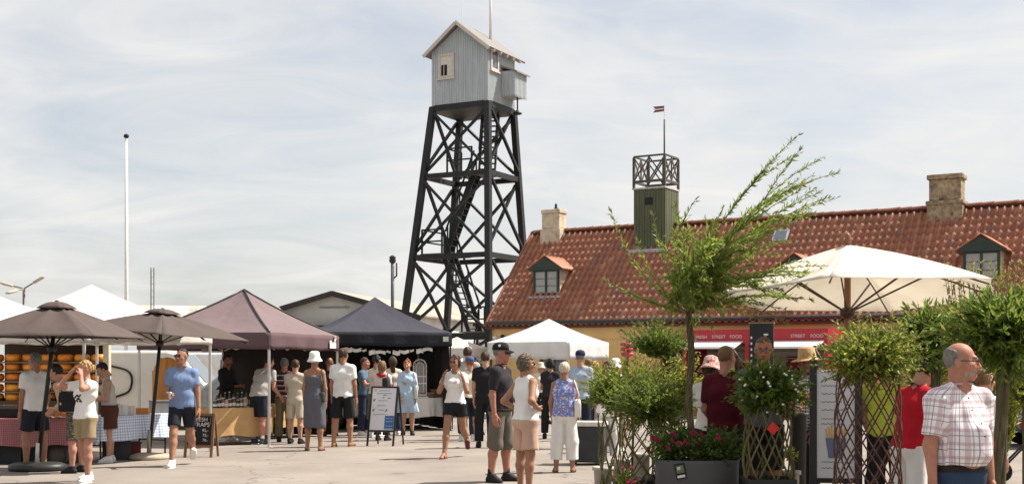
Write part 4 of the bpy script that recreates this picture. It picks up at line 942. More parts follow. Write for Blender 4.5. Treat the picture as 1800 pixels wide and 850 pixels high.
    if top:
        m_ = top['mat']; off = top.get('off', 0.015); hem = top.get('hem', -0.015); sl = top.get('sleeve', 0.55)
        zl = hip[2] + hem * H if top.get('skirt') is None else hip[2] - top['skirt'] * 0.245 * H
        b = Field(A(lo[0], lo[1], min(zl - 0.05, hip[2] - 0.1)), A(hi[0], hi[1], max(hi[2] - 0.1, neck[2] + 0.1)), vox * 0.9)
        torso(b, off, top.get('loose', 0.09))
        if top.get('skirt') is not None:
            fl = top.get('flare', 0.03)
            for s in (1, -1): b.cap(hip + A(s * 0.035 * H, 0, 0), A(s * (0.035 + fl) * H, hip[1], zl - 0.03), 0.064 * H * gr, 0.07 * H * gr, 0.08, 0.012)
            for i in (0, 1): b.cap(J[i][0], J[i][1], 0.05 * H * gr, 0.045 * H * gr, 0.05, 0.012)
        for i in (0, 1):
            if sl > 0: arm(b, i, off + top.get('sl_off', 0.003), min(1.0, sl), max(0.0, sl - 1.0), 0.03)
        b.folds(top.get('fold', 0.0045), 1.25, seed + 50)
        b.cap(neck + up * 0.010 * H + fw * 0.006 * H, hc + up * 0.05 * H, 0.038 * H * (0.75 + 0.25 * g), 0.06 * H, 0.01, sub=True)
        if top.get('vee'): b.cap(neck + up * 0.03 * H + fw * 0.055 * H, chest + up * (0.128 - top['vee']) * H + fw * 0.10 * H, 0.030 * H, 0.010 * H, 0.01, sub=True)
        if sl == 0:
            for i in (0, 1): b.cap(sh[i] + lf * (1, -1)[i] * 0.014 * H + up * 0.01 * H, AR[i][1], 0.040 * H, 0.034 * H, 0.01, sub=True)
        if top.get('strap'):
            X, Y_, Z = b.xyz(); b.F = np.maximum(b.F, Z - (neck[2] - 0.075 * H))
        X, Y_, Z = b.xyz()
        b.F = np.maximum(b.F, (zl + top.get('hemwave', 0.006) * np.sin(X * 22 + seed) * np.cos(Y_ * 25)) - Z)
        V, Q = b.nets()
        # cloth coordinates: around the body and up it; around the arm and along it on the sleeves
        ax_t = np.clip((V[:, 2] - hip[2]) / (neck[2] - hip[2] + 1e-6), 0, 1)[:, None]; cen = hip + (neck - hip) * ax_t; rel = V - cen
        uv = np.stack([np.arctan2(rel @ lf, rel @ fw) * 0.155 * g * H / 1.75, np.zeros(len(V)), V[:, 2]], 1)
        for i in (0, 1):
            a_, e2_ = AR[i][0], AR[i][1]; d_ = unit(e2_ - a_); q_ = V - a_; t_ = q_ @ d_; w_ = q_ - t_[:, None] * d_; dist = np.linalg.norm(w_, axis=1)
            mk = (t_ > -0.01) & (dist < 0.105 * H / 1.75) & ((rel @ lf) * (1, -1)[i] > 0.115 * H / 1.75 * g)
            n1 = unit(np.cross(d_, fw)); n2 = np.cross(d_, n1); uv[mk, 0] = np.arctan2(w_[mk] @ n1, w_[mk] @ n2) * 0.065; uv[mk, 2] = a_[2] - t_[mk]
        shirt = mesh_obj(top.get('name', 'shirt'), np_mesh(top.get('name', 'shirt'), V, Q, m_, uv=uv), body)
        if top.get('open'):
            v = Field(A(lo[0], lo[1], neck[2] - 0.2 * H), hi, vox * 0.9)
        if top.get('collar'):
            ring = []
            for k in range(13):
                a = -2.75 + 5.5 * k / 12; ring.append(neck + up * (0.012 + 0.012 * (1 - math.cos(a * 0.5)) * 0 + 0.006 * math.cos(a + math.pi)) * H + (lf * math.sin(a + math.pi) + fw * math.cos(a + math.pi) * 1.05) * 0.040 * H * (0.8 + 0.2 * g))
            cl = MB(); cl.tube(ring, 0.016, 6, sq=0.45); cl.build('collar', top['collar'], shirt, smooth=True)
            for k in range(top.get('buttons', 4)):
                tpos = 0.15 + 0.2 * k; c_ = neck + (waist - neck) * tpos
                c_ = c_ + fw * 0.4; X, Y_, Z = b.xyz()
                # march onto the shirt front
                for q in range(60):
                    c_ = c_ - fw * 0.006; ii = np.round((c_ - b.lo) / b.h).astype(int)
                    if (ii < 0).any() or (ii >= b.F.shape).any(): continue
                    if b.F[tuple(ii)] < 0.004: break
                bn = MB(); bn.lathe([(0.001, 0), (0.006, 0.001), (0.006, 0.003), (0.001, 0.004)], 8, Matrix.Translation(c_) @ Vector(fw).to_track_quat('Z', 'Y').to_matrix().to_4x4()); bn.build('button', top.get('button_mat', m_dark), shirt)
        for (nm, mm, wdt, z0_, z1_) in top.get('bands', ()):   # coloured band worn over the garment (sash, stripe)
            bt = Field(A(lo[0], lo[1], hip[2] - 0.1), hi, vox * 0.9); torso(bt, off + 0.006, top.get('loose', 0.06)); X, Y_, Z = bt.xyz()
            bt.F = np.maximum(bt.F, np.maximum(hip[2] + z0_ * H - Z, Z - hip[2] - z1_ * H)); V, Q = bt.nets(); mesh_obj(nm, np_mesh(nm, V, Q, mm), body)
    HM = Matrix.Translation(Vector(hc)) @ Matrix(Rh.tolist()).to_4x4() @ Matrix.Scale(hs, 4)
    if hair:
        st, cn = hair[0], hair[1]; hf = Field((-0.15, -0.16, -0.30), (0.15, 0.19, 0.20), 0.0085)
        hf.ell((0, 0.018, 0.034), (0.087, 0.103, 0.102) if st not in ('bald', 'crew') else (0.0825, 0.0985, 0.0975), 0.02)
        if st in ('long', 'bob', 'pony'): hf.ell((0, 0.035, -0.02), (0.092, 0.085, 0.085), 0.04)
        X, Y_, Z = hf.xyz()
        if st == 'bald': cut = np.maximum(np.maximum(0.002 - Y_ + 0.25 * np.maximum(0, Z), Z - 0.075 - 0.25 * Y_), -0.058 - Z)
        elif st == 'crew': cut = np.maximum(np.minimum(0.004 - Y_, 0.078 - Z - 0.25 * np.maximum(0, Y_)), -0.045 - Z)
        elif st == 'short': cut = np.maximum(np.minimum(-0.004 - Y_, 0.070 - Z), -0.058 - Z)
        elif st == 'bob': cut = np.maximum(np.minimum(-0.022 - Y_, 0.066 - Z), -0.10 - Z)
        else: cut = np.maximum(np.minimum(-0.014 - Y_, 0.068 - Z), -0.115 - Z)
        hf.F = np.maximum(hf.F, cut)
        if st == 'long': hf.cap((0, 0.06, 0.0), (0.0, 0.085, -0.20), 0.072, 0.055, 0.03, flat=0.6, fr=(0, 1, 0))
        if st == 'bun': hf.ell((0, 0.055, 0.125), (0.042, 0.042, 0.038), 0.01)
        if st == 'lowbun': hf.ell((0, 0.118, 0.02), (0.045, 0.04, 0.045), 0.01)
        if st == 'pony': hf.cap((0, 0.11, 0.03), (0, 0.13, -0.14), 0.032, 0.018, 0.01)
        am = 0.012 if st in ('curly', 'bob', 'bun', 'lowbun') else 0.0025 if st in ('bald', 'crew') else 0.006
        hf.F += am * 0.6 * (np.sin(X * 160 + 40 * Z) * np.sin(Z * 90 + 30 * Y_ + seed) + 0.7 * np.sin(Y_ * 130 + 50 * Z + seed) + 0.8 * np.sin(X * 55 + Y_ * 47 + seed * 1.7))
        V, Q = hf.nets(); V = (V * hs) @ Rh.T + hc
        mesh_obj('hair', np_mesh('hair', V, Q, hair_mat(HAIRC[cn])), body)
        if len(hair) > 2 and hair[2]:    # beard
            bf = Field((-0.1, -0.14, -0.14), (0.1, 0.04, 0.0), 0.0075); bf.ell((0, -0.0285, -0.046), (0.0625, 0.069, 0.080), 0.02); bf.ell((0, -0.061, -0.092), (0.031, 0.0285, 0.0225), 0.02); bf.ell((0, -0.090, -0.050), (0.026, 0.010, 0.006), 0.01)
            bf.ell((0, -0.1, -0.066), (0.022, 0.03, 0.009), 0.004, sub=True); X, Y_, Z = bf.xyz(); bf.F = np.maximum(bf.F, Z + 0.044 + 0.35 * np.maximum(0, Y_ + 0.075)); V, Q = bf.nets()
            mesh_obj('beard', np_mesh('beard', (V * hs) @ Rh.T + hc, Q, hair_mat(HAIRC[hair[2]])), body)
    if hat:
        kd, hm = hat[0], hat[1]; q = MB()
        if kd == 'cap':
            q.lathe([(0.105, 0.0), (0.106, 0.03), (0.098, 0.062), (0.075, 0.088), (0.04, 0.102), (0.001, 0.106)], 20, HM @ Matrix.Translation((0, 0.015, 0.045)), 0.88, 1.04)
            ho = q.build('cap', hm, body, smooth=True); br = MB()
            br.grid(lambda u, v: ((u - 0.5) * 0.16 * (1 - 0.12 * v), 0.015 - 0.106 * math.sqrt(max(0, 1 - (2 * u - 1) ** 2 * 0.62)) - v * 0.075 * math.sqrt(max(0.02, 1 - (2 * u - 1) ** 2)), 0.047 - 0.03 * v - 0.03 * (2 * u - 1) ** 2), 10, 3, HM); br.build('brim', hm, ho, smooth=True, solid=0.006)
            if len(hat) > 2:
                lg = MB(); lg.lathe([(0.001, 0), (0.018, 0.002), (0.018, 0.006), (0.001, 0.008)], 10, HM @ Matrix.Translation((hat[3][0], hat[3][1], hat[3][2])) @ Euler(hat[4]).to_matrix().to_4x4()); lg.build('badge', hat[2], ho)
        else:
            w1, dr = dict(bucket=(0.152, 0.055), straw=(0.185, 0.012), sun=(0.165, 0.045))[kd]; ch = dict(bucket=0.075, straw=0.095, sun=0.07)[kd]
            q.lathe([(w1, 0.028 - dr), (w1 * 0.85, 0.035 - dr * 0.55), (0.108, 0.04), (0.102, 0.07), (0.092, 0.06 + ch), (0.06, 0.078 + ch), (0.001, 0.082 + ch)], 24, HM @ Matrix.Translation((0, 0.012, 0.0)) @ Matrix.Rotation(R(hat[2] if len(hat) > 2 else -6), 4, 'X'), 0.92, 1.04, caps=False)
            q.build('hat', hm, body, smooth=True, solid=0.005)
    if glasses:
        gm = glasses[1]; gl_ = MB(); raise_ = glasses[2] if len(glasses) > 2 else 0.0
        G = HM @ Matrix.Translation((0, 0, raise_))
        for s in (-1, 1):
            if glasses[0] == 'glasses': gl_.tube([G @ Vector((s * 0.034 + 0.027 * math.cos(a), -0.106, 0.008 + 0.019 * math.sin(a))) for a in [k * math.pi / 6 for k in range(13)]], 0.0022, 5)
            else: gl_.prism([(s * 0.034 + 0.026 * math.cos(a) * (1.05), 0.008 + 0.019 * math.sin(a)) for a in [k * math.pi / 5 for k in range(10)]], -0.109, -0.103, G)
            gl_.add([(s * 0.060, -0.106, 0.014), (s * 0.084, 0.01, 0.016), (s * 0.084, 0.01, 0.010), (s * 0.060, -0.106, 0.006), (s * 0.063, -0.106, 0.014), (s * 0.087, 0.01, 0.016), (s * 0.087, 0.01, 0.010), (s * 0.063, -0.106, 0.006)], [(0, 1, 2, 3), (4, 7, 6, 5), (0, 4, 5, 1), (3, 2, 6, 7)], G)
        gl_.box((0, -0.107, 0.013), (0.02, 0.006, 0.006), G); fix_normals(gl_.build(glasses[0], gm, body))
    body['_j'] = [float(v) for p in (hip, waist, chest, neck, hc, AR[0][2], AR[1][2], AR[0][0], AR[1][0]) for v in p]
    return body
def jw(b, k):
    """world position of a joint: 0 hip 1 waist 2 chest 3 neck 4 head 5 left wrist 6 right wrist 7 left shoulder 8 right shoulder"""
    v = Vector(list(b['_j'])[3 * k:3 * k + 3]); return Matrix.Translation(b.location) @ Matrix.Rotation(b.rotation_euler.z, 4, 'Z') @ v
# ================================================================== tents and parasols
m_alu = mat('tent_leg_aluminium', (0.55, 0.53, 0.50), rough=0.4, metal=0.3, var=0.06)
m_blackmetal = mat('black_metal', (0.012, 0.012, 0.013), rough=0.45)
def fabric(name, c, trans=0.25, rough=0.8): return mat('fabric_' + name, c, rough=rough, var=0.06, scale=2.5, bump=0.8, bscale=5, spec=0.15, trans=trans)
def tent(name, label, cs, zb, zt, zp, m_can, m_val, group=None, vals=(0, 1, 2, 3), legs=(0, 1, 2, 3), sag=0.10, piping=None, walls=(), m_wall=None, peak=None, m_leg=None, wave=0.02, legw=0.045):
    """cs: four ground corners in order front, right, back, left"""
    cs = [Vector((c[0], c[1], 0)) for c in cs]; ctr = sum(cs, Vector()) / 4; r_ = empty(name, ctr, 0, label, 'tent', group)
    L = [c - ctr for c in cs]; P = Vector((0, 0, zp)) if peak is None else Vector((peak[0], peak[1], zp)) - Vector((ctr.x, ctr.y, 0)); ml = m_leg or m_alu
    can = MB(); N_ = 12; ph = rnd.uniform(0, 6)
    for i in range(4):
        a = L[i] + Vector((0, 0, zt)); b = L[(i + 1) % 4] + Vector((0, 0, zt))
        def fn(u, v, a=a, b=b, i=i):
            q = a.lerp(b, u).lerp(P, v); q.z -= sag * (4 * v * (1 - v)) * 0.9 * (1 + 0.5 * math.sin(math.pi * u)); 
            q.z += 0.012 * math.sin(9 * u + 5 * v + i + ph) * math.sin(math.pi * u) * (1 - v) + 0.010 * math.sin(31 * u + ph) * v * (1 - v) * 3 * math.sin(math.pi * u)
            return q
        can.grid(fn, N_, N_)
    fix_normals(can.build('canopy', m_can, r_, smooth=True))
    if piping:
        for i in range(4):
            pts = []
            for k in range(9):
                v = k / 8; q = (L[i] + Vector((0, 0, zt))).lerp(P, v); q.z -= sag * 3.6 * v * (1 - v) - 0.012; pts.append(q)
            MB().tube(pts, 0.022, 6).build('seam_piping', piping, r_, smooth=True)
    for i in vals:
        a, b = L[i], L[(i + 1) % 4]; out = ((a + b) / 2); out.z = 0; out.normalize(); nw = rnd.uniform(3, 5)
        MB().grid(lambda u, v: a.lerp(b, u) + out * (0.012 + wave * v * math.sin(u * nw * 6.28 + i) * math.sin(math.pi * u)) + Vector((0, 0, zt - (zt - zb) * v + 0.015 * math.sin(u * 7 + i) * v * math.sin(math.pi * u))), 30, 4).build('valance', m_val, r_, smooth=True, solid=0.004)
    for i in legs:
        p = L[i] * 0.985; MB().span((p.x - legw / 2, p.y - legw / 2, 0), (p.x + legw / 2, p.y + legw / 2, zt - 0.03)).build('leg', ml, r_, bevel=0.004)
        MB().span((p.x - 0.06, p.y - 0.06, 0), (p.x + 0.06, p.y + 0.06, 0.012)).build('foot_plate', ml, r_)
    for i in range(4):
        a, b = L[i] * 0.97, L[(i + 1) % 4] * 0.97; z1, z2 = zt - 0.1, zb - 0.0
        t_ = MB()
        for k in range(4):
            u0, u1 = k / 4, (k + 1) / 4
            t_.beam(a.lerp(b, u0) + Vector((0, 0, z1)), a.lerp(b, u1) + Vector((0, 0, z2)), 0.018, 0.028); t_.beam(a.lerp(b, u0) + Vector((0, 0, z2)), a.lerp(b, u1) + Vector((0, 0, z1)), 0.018, 0.028)
        t_.build('truss', ml, r_)
    for i in walls:
        a, b = L[i] * 0.96, L[(i + 1) % 4] * 0.96
        MB().grid(lambda u, v: a.lerp(b, u) + Vector((0.05 * math.sin(u * 25 + v * 3), 0.05 * math.sin(u * 21 + i), zb + 0.06 - (zb + 0.04) * v)), 40, 5).build('side_wall', m_wall, r_, smooth=True)
    return r_
f_white = fabric('white', (0.78, 0.77, 0.76), 0.35); f_white2 = fabric('cream_white', (0.74, 0.71, 0.66), 0.35)
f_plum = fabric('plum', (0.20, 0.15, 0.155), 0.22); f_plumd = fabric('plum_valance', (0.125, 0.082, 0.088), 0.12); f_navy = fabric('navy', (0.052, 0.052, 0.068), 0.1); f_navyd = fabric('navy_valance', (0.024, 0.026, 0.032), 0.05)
f_brown = fabric('taupe', (0.098, 0.076, 0.069), 0.1); f_ecru = fabric('ecru', (0.84, 0.80, 0.72), 0.45); f_black = fabric('black_wall', (0.028, 0.026, 0.025), 0.05)
psi = R(15.6); cA = Vector((-7.6, 22.6, 0)); dg = 2.12
cAs = [cA + Vector((math.sin(psi), -math.cos(psi), 0)) * dg, cA + Vector((math.cos(psi), math.sin(psi), 0)) * dg, cA - Vector((math.sin(psi), -math.cos(psi), 0)) * dg, cA - Vector((math.cos(psi), math.sin(psi), 0)) * dg]
tent('market_tent', 'white pop-up tent with bare peak above the left brown parasol', cAs, 1.98, 2.19, 3.05, f_white, f_white2, sag=0.05)
F_ = Vector((-4.71, 24.3, 0)); Ld = Vector((-0.978, 0.208, 0)) * 2.8; Rd_ = Vector((0.208, 0.978, 0)) * 3.9
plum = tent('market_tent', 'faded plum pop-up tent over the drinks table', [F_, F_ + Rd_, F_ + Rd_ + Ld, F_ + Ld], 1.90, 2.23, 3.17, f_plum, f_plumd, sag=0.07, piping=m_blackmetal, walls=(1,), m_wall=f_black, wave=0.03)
# white swan-necked emblem on the right-hand valance
em = MB(); w = Rd_.normalized(); nrm = Vector((w.y, -w.x, 0)); ctrp = F_ + Rd_ / 2 + Ld / 2; org = F_ + w * 3.42 - ctrp + nrm * 0.045 + Vector((0, 0, 1.955))
EM = Matrix.Translation(org) @ Matrix((( w.x, nrm.x, 0, 0), (w.y, nrm.y, 0, 0), (0, 0, 1, 0), (0, 0, 0, 1)))
em.prism([(-0.19, 0.0), (0.19, 0.0), (0.19, 0.1), (0.14, 0.135), (-0.09, 0.12), (-0.1, 0.17), (-0.19, 0.17)], -0.003, 0.003, EM)
em.tube([EM @ Vector(p) for p in ((0.1, 0, 0.12), (0.12, 0, 0.17), (0.17, 0, 0.21), (0.16, 0, 0.255), (0.11, 0, 0.26))], 0.018, 6); fix_normals(em.build('emblem', m_white, plum))
nA = Vector((-4.42, 29.15, 0)); nfd = Vector((0.95, 0.31, 0)).normalized() * 3.12; nbd = Vector((-0.31, 0.95, 0)).normalized() * 3.0
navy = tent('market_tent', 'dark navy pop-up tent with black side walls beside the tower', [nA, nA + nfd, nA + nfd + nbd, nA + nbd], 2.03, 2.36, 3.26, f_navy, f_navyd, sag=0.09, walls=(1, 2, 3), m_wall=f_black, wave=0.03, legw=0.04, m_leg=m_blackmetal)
cN = nA + nfd / 2 + nbd / 2
tg = MB(); q = nA + nfd * 0.955 - cN; tg.beam((q.x, q.y - 0.04, 2.14), (q.x, q.y - 0.04, 2.26), 0.13, 0.01, (0, 1, 0)); tg.build('label_tag', mat('pale_tag', (0.6, 0.62, 0.5), rough=0.6), navy)
wF = Vector((1.83, 40.2, 0)) * 0.9; wl_ = Vector((-0.873, 0.485, 0)) * 2.72; wr_ = Vector((0.485, 0.873, 0)) * 2.72
tent('market_tent', 'bright white pop-up tent in front of the yellow house', [wF, wF + wr_, wF + wr_ + wl_, wF + wl_], 1.73, 2.24, 2.96, f_white, f_white, sag=0.06, wave=0.015)
c_ = Vector((sx(803, 45), 45, 0)); tent('market_tent', 'small white tent just right of the navy tent', [c_ + Vector((0.3, -1.2, 0)), c_ + Vector((1.2, 0.3, 0)), c_ + Vector((-0.3, 1.2, 0)), c_ + Vector((-1.2, -0.3, 0))], 1.80, 2.14, 2.55, f_white2, f_white2, sag=0.04)
c_ = Vector((-12.65, 29.2, 0)); tent('market_tent', 'white tent at the far left edge above the cheese trailer', [c_ + Vector((0.6, -3.0, 0)), c_ + Vector((3.0, 0.6, 0)), c_ + Vector((-0.6, 3.0, 0)), c_ + Vector((-3.0, -0.6, 0))], 2.1, 2.35, 3.45, f_white, f_white2, sag=0.05)
def parasol(label, foot, hub, a0, n, Rr, zr, ztop, tilt, m_can, m_pole, m_rib, base, pole_r=0.03, vent=False, ribs=None, off=(0, 0), group=None):
    """foot: pole foot xy; hub: canopy centre xy; tilt: (dz/dx, dz/dy) of the rim"""
    f = Vector((foot[0], foot[1], 0)); h = Vector((hub[0], hub[1], 0)) - f; r_ = empty('parasol', f, 0, label, 'parasol', group); can = MB()
    cs = [h + Vector((off[0], off[1], 0)) + Vector((math.cos(a0 + 2 * math.pi * k / n) * Rr, math.sin(a0 + 2 * math.pi * k / n) * Rr, 0)) for k in range(n)]
    for c in cs: c.z = zr + (c.x - h.x) * tilt[0] + (c.y - h.y) * tilt[1]
    P = Vector((h.x, h.y, ztop))
    for k in range(n):
        a, b = cs[k], cs[(k + 1) % n]; W = (b - a).length; ctr = Vector((h.x, h.y, zr))
        def fn(u, v):
            v2 = v * (0.93 if vent else 1.0); q = a.lerp(b, u).lerp(P, v2); s_ = abs(math.sin(math.pi * u * (ribs or 1))) / (ribs or 1)
            inw = (ctr - q); inw.z = 0; q += inw * (0.045 * s_ * (1 - v2)); q.z -= 0.05 * W * s_ * (1 - v2) * v2 * 3 - 0.035 * 4 * v2 * (1 - v2); return q
        can.grid(fn, 12, 10)
    fix_normals(can.build('canopy', m_can, r_, smooth=True, solid=0.004))
    if vent:
        vt = MB(); k0 = 0.22
        for k in range(n):
            a, b = h + (cs[k] - h) * 1.0, cs[(k + 1) % n]; a = P.lerp(cs[k], k0) + Vector((0, 0, 0.05)); b = P.lerp(cs[(k + 1) % n], k0) + Vector((0, 0, 0.05)); top_ = P + Vector((0, 0, 0.045))
            vt.grid(lambda u, v: a.lerp(b, u).lerp(top_, v) + Vector((0, 0, 0.03 * math.sin(math.pi * v))), 4, 4)
        fix_normals(vt.build('vent_cap', m_can, r_, smooth=True, solid=0.006))
        MB().lathe([(0.04, 0.0), (0.03, 0.012), (0.001, 0.02)], 10, Matrix.Translation(P + Vector((0, 0, 0.05)))).build('finial', m_rib, r_)
    else: MB().lathe([(0.02, 0), (0.045, 0.03), (0.03, 0.07), (0.035, 0.1), (0.001, 0.13)], 10, Matrix.Translation(P)).build('finial', m_pole, r_, smooth=True)
    MB().tube([(0, 0, 0.05), P - Vector((0, 0, 0.03))], [pole_r * 1.05, pole_r], 12).build('pole', m_pole, r_, smooth=True)
    zh = ztop - (ztop - zr) * 1.15 - 0.1; hubp = Vector((0, 0, 0)).lerp(P, zh / ztop); hubp = P * (zh / ztop)
    MB().lathe([(pole_r * 1.3, -0.05), (pole_r * 2.2, -0.03), (pole_r * 2.2, 0.03), (pole_r * 1.3, 0.06)], 12, Matrix.Translation(hubp)).build('runner', m_rib, r_, smooth=True)
    for k in range(n * (ribs or 1)):
        kk = k / (ribs or 1); i = int(kk); fr_ = kk - i; e_ = cs[i].lerp(cs[(i + 1) % n], fr_)
        if fr_: e_ = e_.lerp(P, 0.03)
        a = P.lerp(e_, 0.03) - Vector((0, 0, 0.03)); b = P.lerp(e_, 0.985) - Vector((0, 0, 0.012))
        rb = MB(); pts = []
        for q in range(7):
            v = q / 6; p = a.lerp(b, v); p.z += 0.035 * 4 * v * (1 - v) * (0.93 if vent else 1.0) - 0.045; pts.append(p)
        rb.tube(pts, 0.009, 5); ro = rb.build('rib', m_rib, r_)
        MB().beam(hubp, pts[3], 0.013, 0.018).build('strut', m_rib, ro)
    base(r_)
    return r_
def base_black(r_):
    q = MB(); q.lathe([(0.42, 0.0), (0.44, 0.03), (0.43, 0.09), (0.36, 0.12), (0.05, 0.12)], 4 * 6, None, 1.0, 0.75); q.build('base', mat('black_plastic_base', (0.018, 0.018, 0.018), rough=0.5), r_, smooth=True)
    MB().tube([(0, 0, 0.11), (0.02, 0, 0.42)], 0.042, 12).build('sleeve', mat('white_sleeve', (0.6, 0.57, 0.52), rough=0.5), r_, smooth=True)
def base_stone(r_):
    q = MB(); q.lathe([(0.33, 0.0), (0.345, 0.03), (0.33, 0.075), (0.2, 0.105), (0.05, 0.11)], 28); q.build('base', mat('sand_concrete', (0.42, 0.35, 0.26), rough=0.9, var=0.12, scale=12, bump=0.2, bscale=60), r_, smooth=True)
    MB().tube([(0, 0, 0.1), (0.015, 0, 0.5)], 0.04, 12).build('sleeve', mat('grey_sleeve', (0.34, 0.31, 0.27), rough=0.5), r_, smooth=True)
Yp = gy(826); parasol('taupe square parasol with leaning pole on a black base, far left', (sx(66, Yp), Yp), (sx(100, Yp), Yp), R(-50), 4, 1.42, 2.03, 2.53, (0, 0), f_brown, m_blackmetal, m_blackmetal, base_black, 0.032, True, 2)
Yp = gy(806); parasol('taupe square parasol on a round sand-coloured base beside the blue shirt man', (sx(262, Yp), Yp), (sx(286, Yp), Yp), R(-75), 4, 1.45, 2.12, 2.51, (-0.075, 0.0), f_brown, m_blackmetal, m_blackmetal, base_stone, 0.03, True, 2)
m_teak = mat('varnished_wood', (0.20, 0.085, 0.035), rough=0.4, var=0.25, scale=4, stretch=(6, 6, 0.6)); m_teakd = mat('dark_stained_wood', (0.06, 0.03, 0.018), rough=0.45)
parasol('large ecru parasol with wooden pole over the plant stall', (sx(1488, 13.0), 13.0), (sx(1490, 13.0), 13.0), R(3), 6, 1.54, 2.34, 2.87, (0.0, -0.075), f_ecru, m_teak, m_teakd, base_stone, 0.035, False, 1, off=(0.16, 0.0))

# ================================================================== tables and stall goods
def table(name, label, p0, p1, dep, z, drop, m_cl, m_leg, cat='table', wave=0.02, sidedrop=True):
    p0 = Vector((p0[0], p0[1], 0)); p1 = Vector((p1[0], p1[1], 0)); d = p1 - p0; L_ = d.length
    r_ = empty(name, p0, math.atan2(d.y, d.x), label, cat)
    MB().span((0.01, 0.01, z - 0.045), (L_ - 0.01, dep - 0.01, z - 0.006)).build('tabletop', mat('table_board', (0.4, 0.36, 0.3)), r_)
    for x in (0.08, L_ - 0.08):
        for y in (0.08, dep - 0.08): MB().tube([(x, y, z - 0.046), (x + (0.02 if x < 1 else -0.02), y, 0)], 0.016, 8).build('leg', m_leg, r_)
        MB().beam((x, 0.08, 0.28), (x, dep - 0.08, 0.28), 0.02, 0.02).build('brace', m_leg, r_)
    cl = MB(); ph = rnd.uniform(0, 6)
    def side(a, b, nrm):
        a = Vector(a); b = Vector(b); nrm = Vector(nrm)
        cl.grid(lambda u, v: a.lerp(b, u) + nrm * (0.004 + v * (0.02 + wave * math.sin(u * (b - a).length * 14 + ph) + wave * 0.5 * math.sin(u * (b - a).length * 31))) + Vector((0, 0, -drop * v * (1 + 0.04 * math.sin(u * 9 + ph)))), 44, 5)
    e_ = 0.002
    cl.grid(lambda u, v: (u * L_, v * dep, z + 0.003 * math.sin(u * 20) * math.sin(v * 9)), 20, 6); side((0, -e_, z), (L_, -e_, z), (0, -1, 0)); side((L_, dep + e_, z), (0, dep + e_, z), (0, 1, 0)); side((-e_, dep, z), (-e_, 0, z), (-1, 0, 0)); side((L_ + e_, 0, z), (L_ + e_, dep, z), (1, 0, 0))
    cl.build('tablecloth', m_cl, r_, smooth=True)
    return r_
red_check = pattern_mat('red_check_cloth', 'check', (0.38, 0.22, 0.22), (0.26, 0.04, 0.055), s=34); blue_check = pattern_mat('blue_check_cloth', 'check', (0.70, 0.72, 0.76), (0.26, 0.34, 0.54), s=21)
kraft = mat('kraft_cloth', (0.50, 0.31, 0.135), rough=0.85, var=0.12, scale=4, bump=0.2, bscale=12); white_cloth = cloth('table_white', (0.62, 0.60, 0.57))
table('market_table', 'folding table under a red check cloth with cheese, far left', (sx(-30, 20.1), 20.1), (sx(124, 20.3), 20.3), 0.8, 0.74, 0.44, red_check, m_blackmetal)
table('market_table', 'folding table under a blue and white check cloth behind the sand parasol base', (sx(176, 20.5), 20.5), (sx(303, 22.1), 22.1), 0.75, 0.75, 0.40, blue_check, m_blackmetal)
table('market_table', 'table with kraft-brown cloth and bottles under the plum tent', (sx(366, 24.55), 24.55), (sx(478, 25.4), 25.4), 0.75, 0.74, 0.56, kraft, m_blackmetal, wave=0.006)
table('market_table', 'kraft-covered side table behind the queue in the plum tent', (sx(482, 26.7), 26.7), (sx(572, 28.0), 28.0), 0.7, 0.74, 0.5, kraft, m_blackmetal, wave=0.006)
table('market_table', 'table with crumpled white cloth under the navy tent', (sx(722, 30.1), 30.1), (sx(804, 30.9), 30.9), 0.8, 0.78, 0.46, white_cloth, m_blackmetal, wave=0.05)
# cheese trailer with shelves
YT = 26.0; X0, X1 = sx(-40, YT), sx(186, YT)
tr = empty('cheese_trailer', ((X0 + X1) / 2, YT, 0), 0, 'open-sided cheese trailer lined with dark shelves', 'trailer'); hwid = (X1 - X0) / 2
m_cream = mat('cream_panel', (0.56, 0.48, 0.36), rough=0.6); m_shelf = mat('dark_shelf_wood', (0.055, 0.03, 0.018), rough=0.6)
MB().span((-hwid, 1.4, 0.55), (hwid - 0.46, 1.46, 2.25)).build('back_wall', m_shelf, tr); MB().span((-hwid, 0.0, 0.45), (hwid - 0.46, 1.5, 0.549)).build('floor_pan', m_cream, tr)
MB().span((-hwid - 0.05, -0.15, 2.26), (hwid + 0.05, 1.55, 2.36)).build('roof', m_cream, tr); MB().span((-hwid - 0.05, -0.16, 2.03), (hwid + 0.05, -0.06, 2.25)).build('fascia', m_cream, tr)
for s in (-1, 1): MB().span((s * hwid - 0.06, 0.0, 0.55), (s * hwid + 0.06, 0.16, 2.255)).build('side_wall', m_cream, tr)
MB().span((-hwid + 0.062, 0.0, 0.55), (hwid - 0.062, 0.04, 0.83)).build('counter_front', m_shelf, tr)
for s in (-0.6, 0.6):
    wq = MB(); wq.lathe([(0.14, -0.09), (0.29, -0.09), (0.31, -0.06), (0.31, 0.06), (0.29, 0.09), (0.14, 0.09)], 20, Matrix.Translation((s, 0.3, 0.31)) @ Matrix.Rotation(R(90), 4, 'X')); wq.build('wheel', m_dark, tr, smooth=True)
rows = [1.735, 1.545, 1.335, 1.115, 0.915]
for z in rows: MB().span((-hwid + 0.065, 0.1, z - 0.11), (hwid - 0.065, 0.55, z - 0.078)).build('shelf', mat('shelf_front', (0.17, 0.115, 0.07), rough=0.6), tr)
for k in range(5): MB().span((-hwid + 0.4 + k * 0.53, 0.1, 0.84), (-hwid + 0.43 + k * 0.53, 0.55, 0.9)).build('shelf_post', m_shelf, tr)
ch_me = []
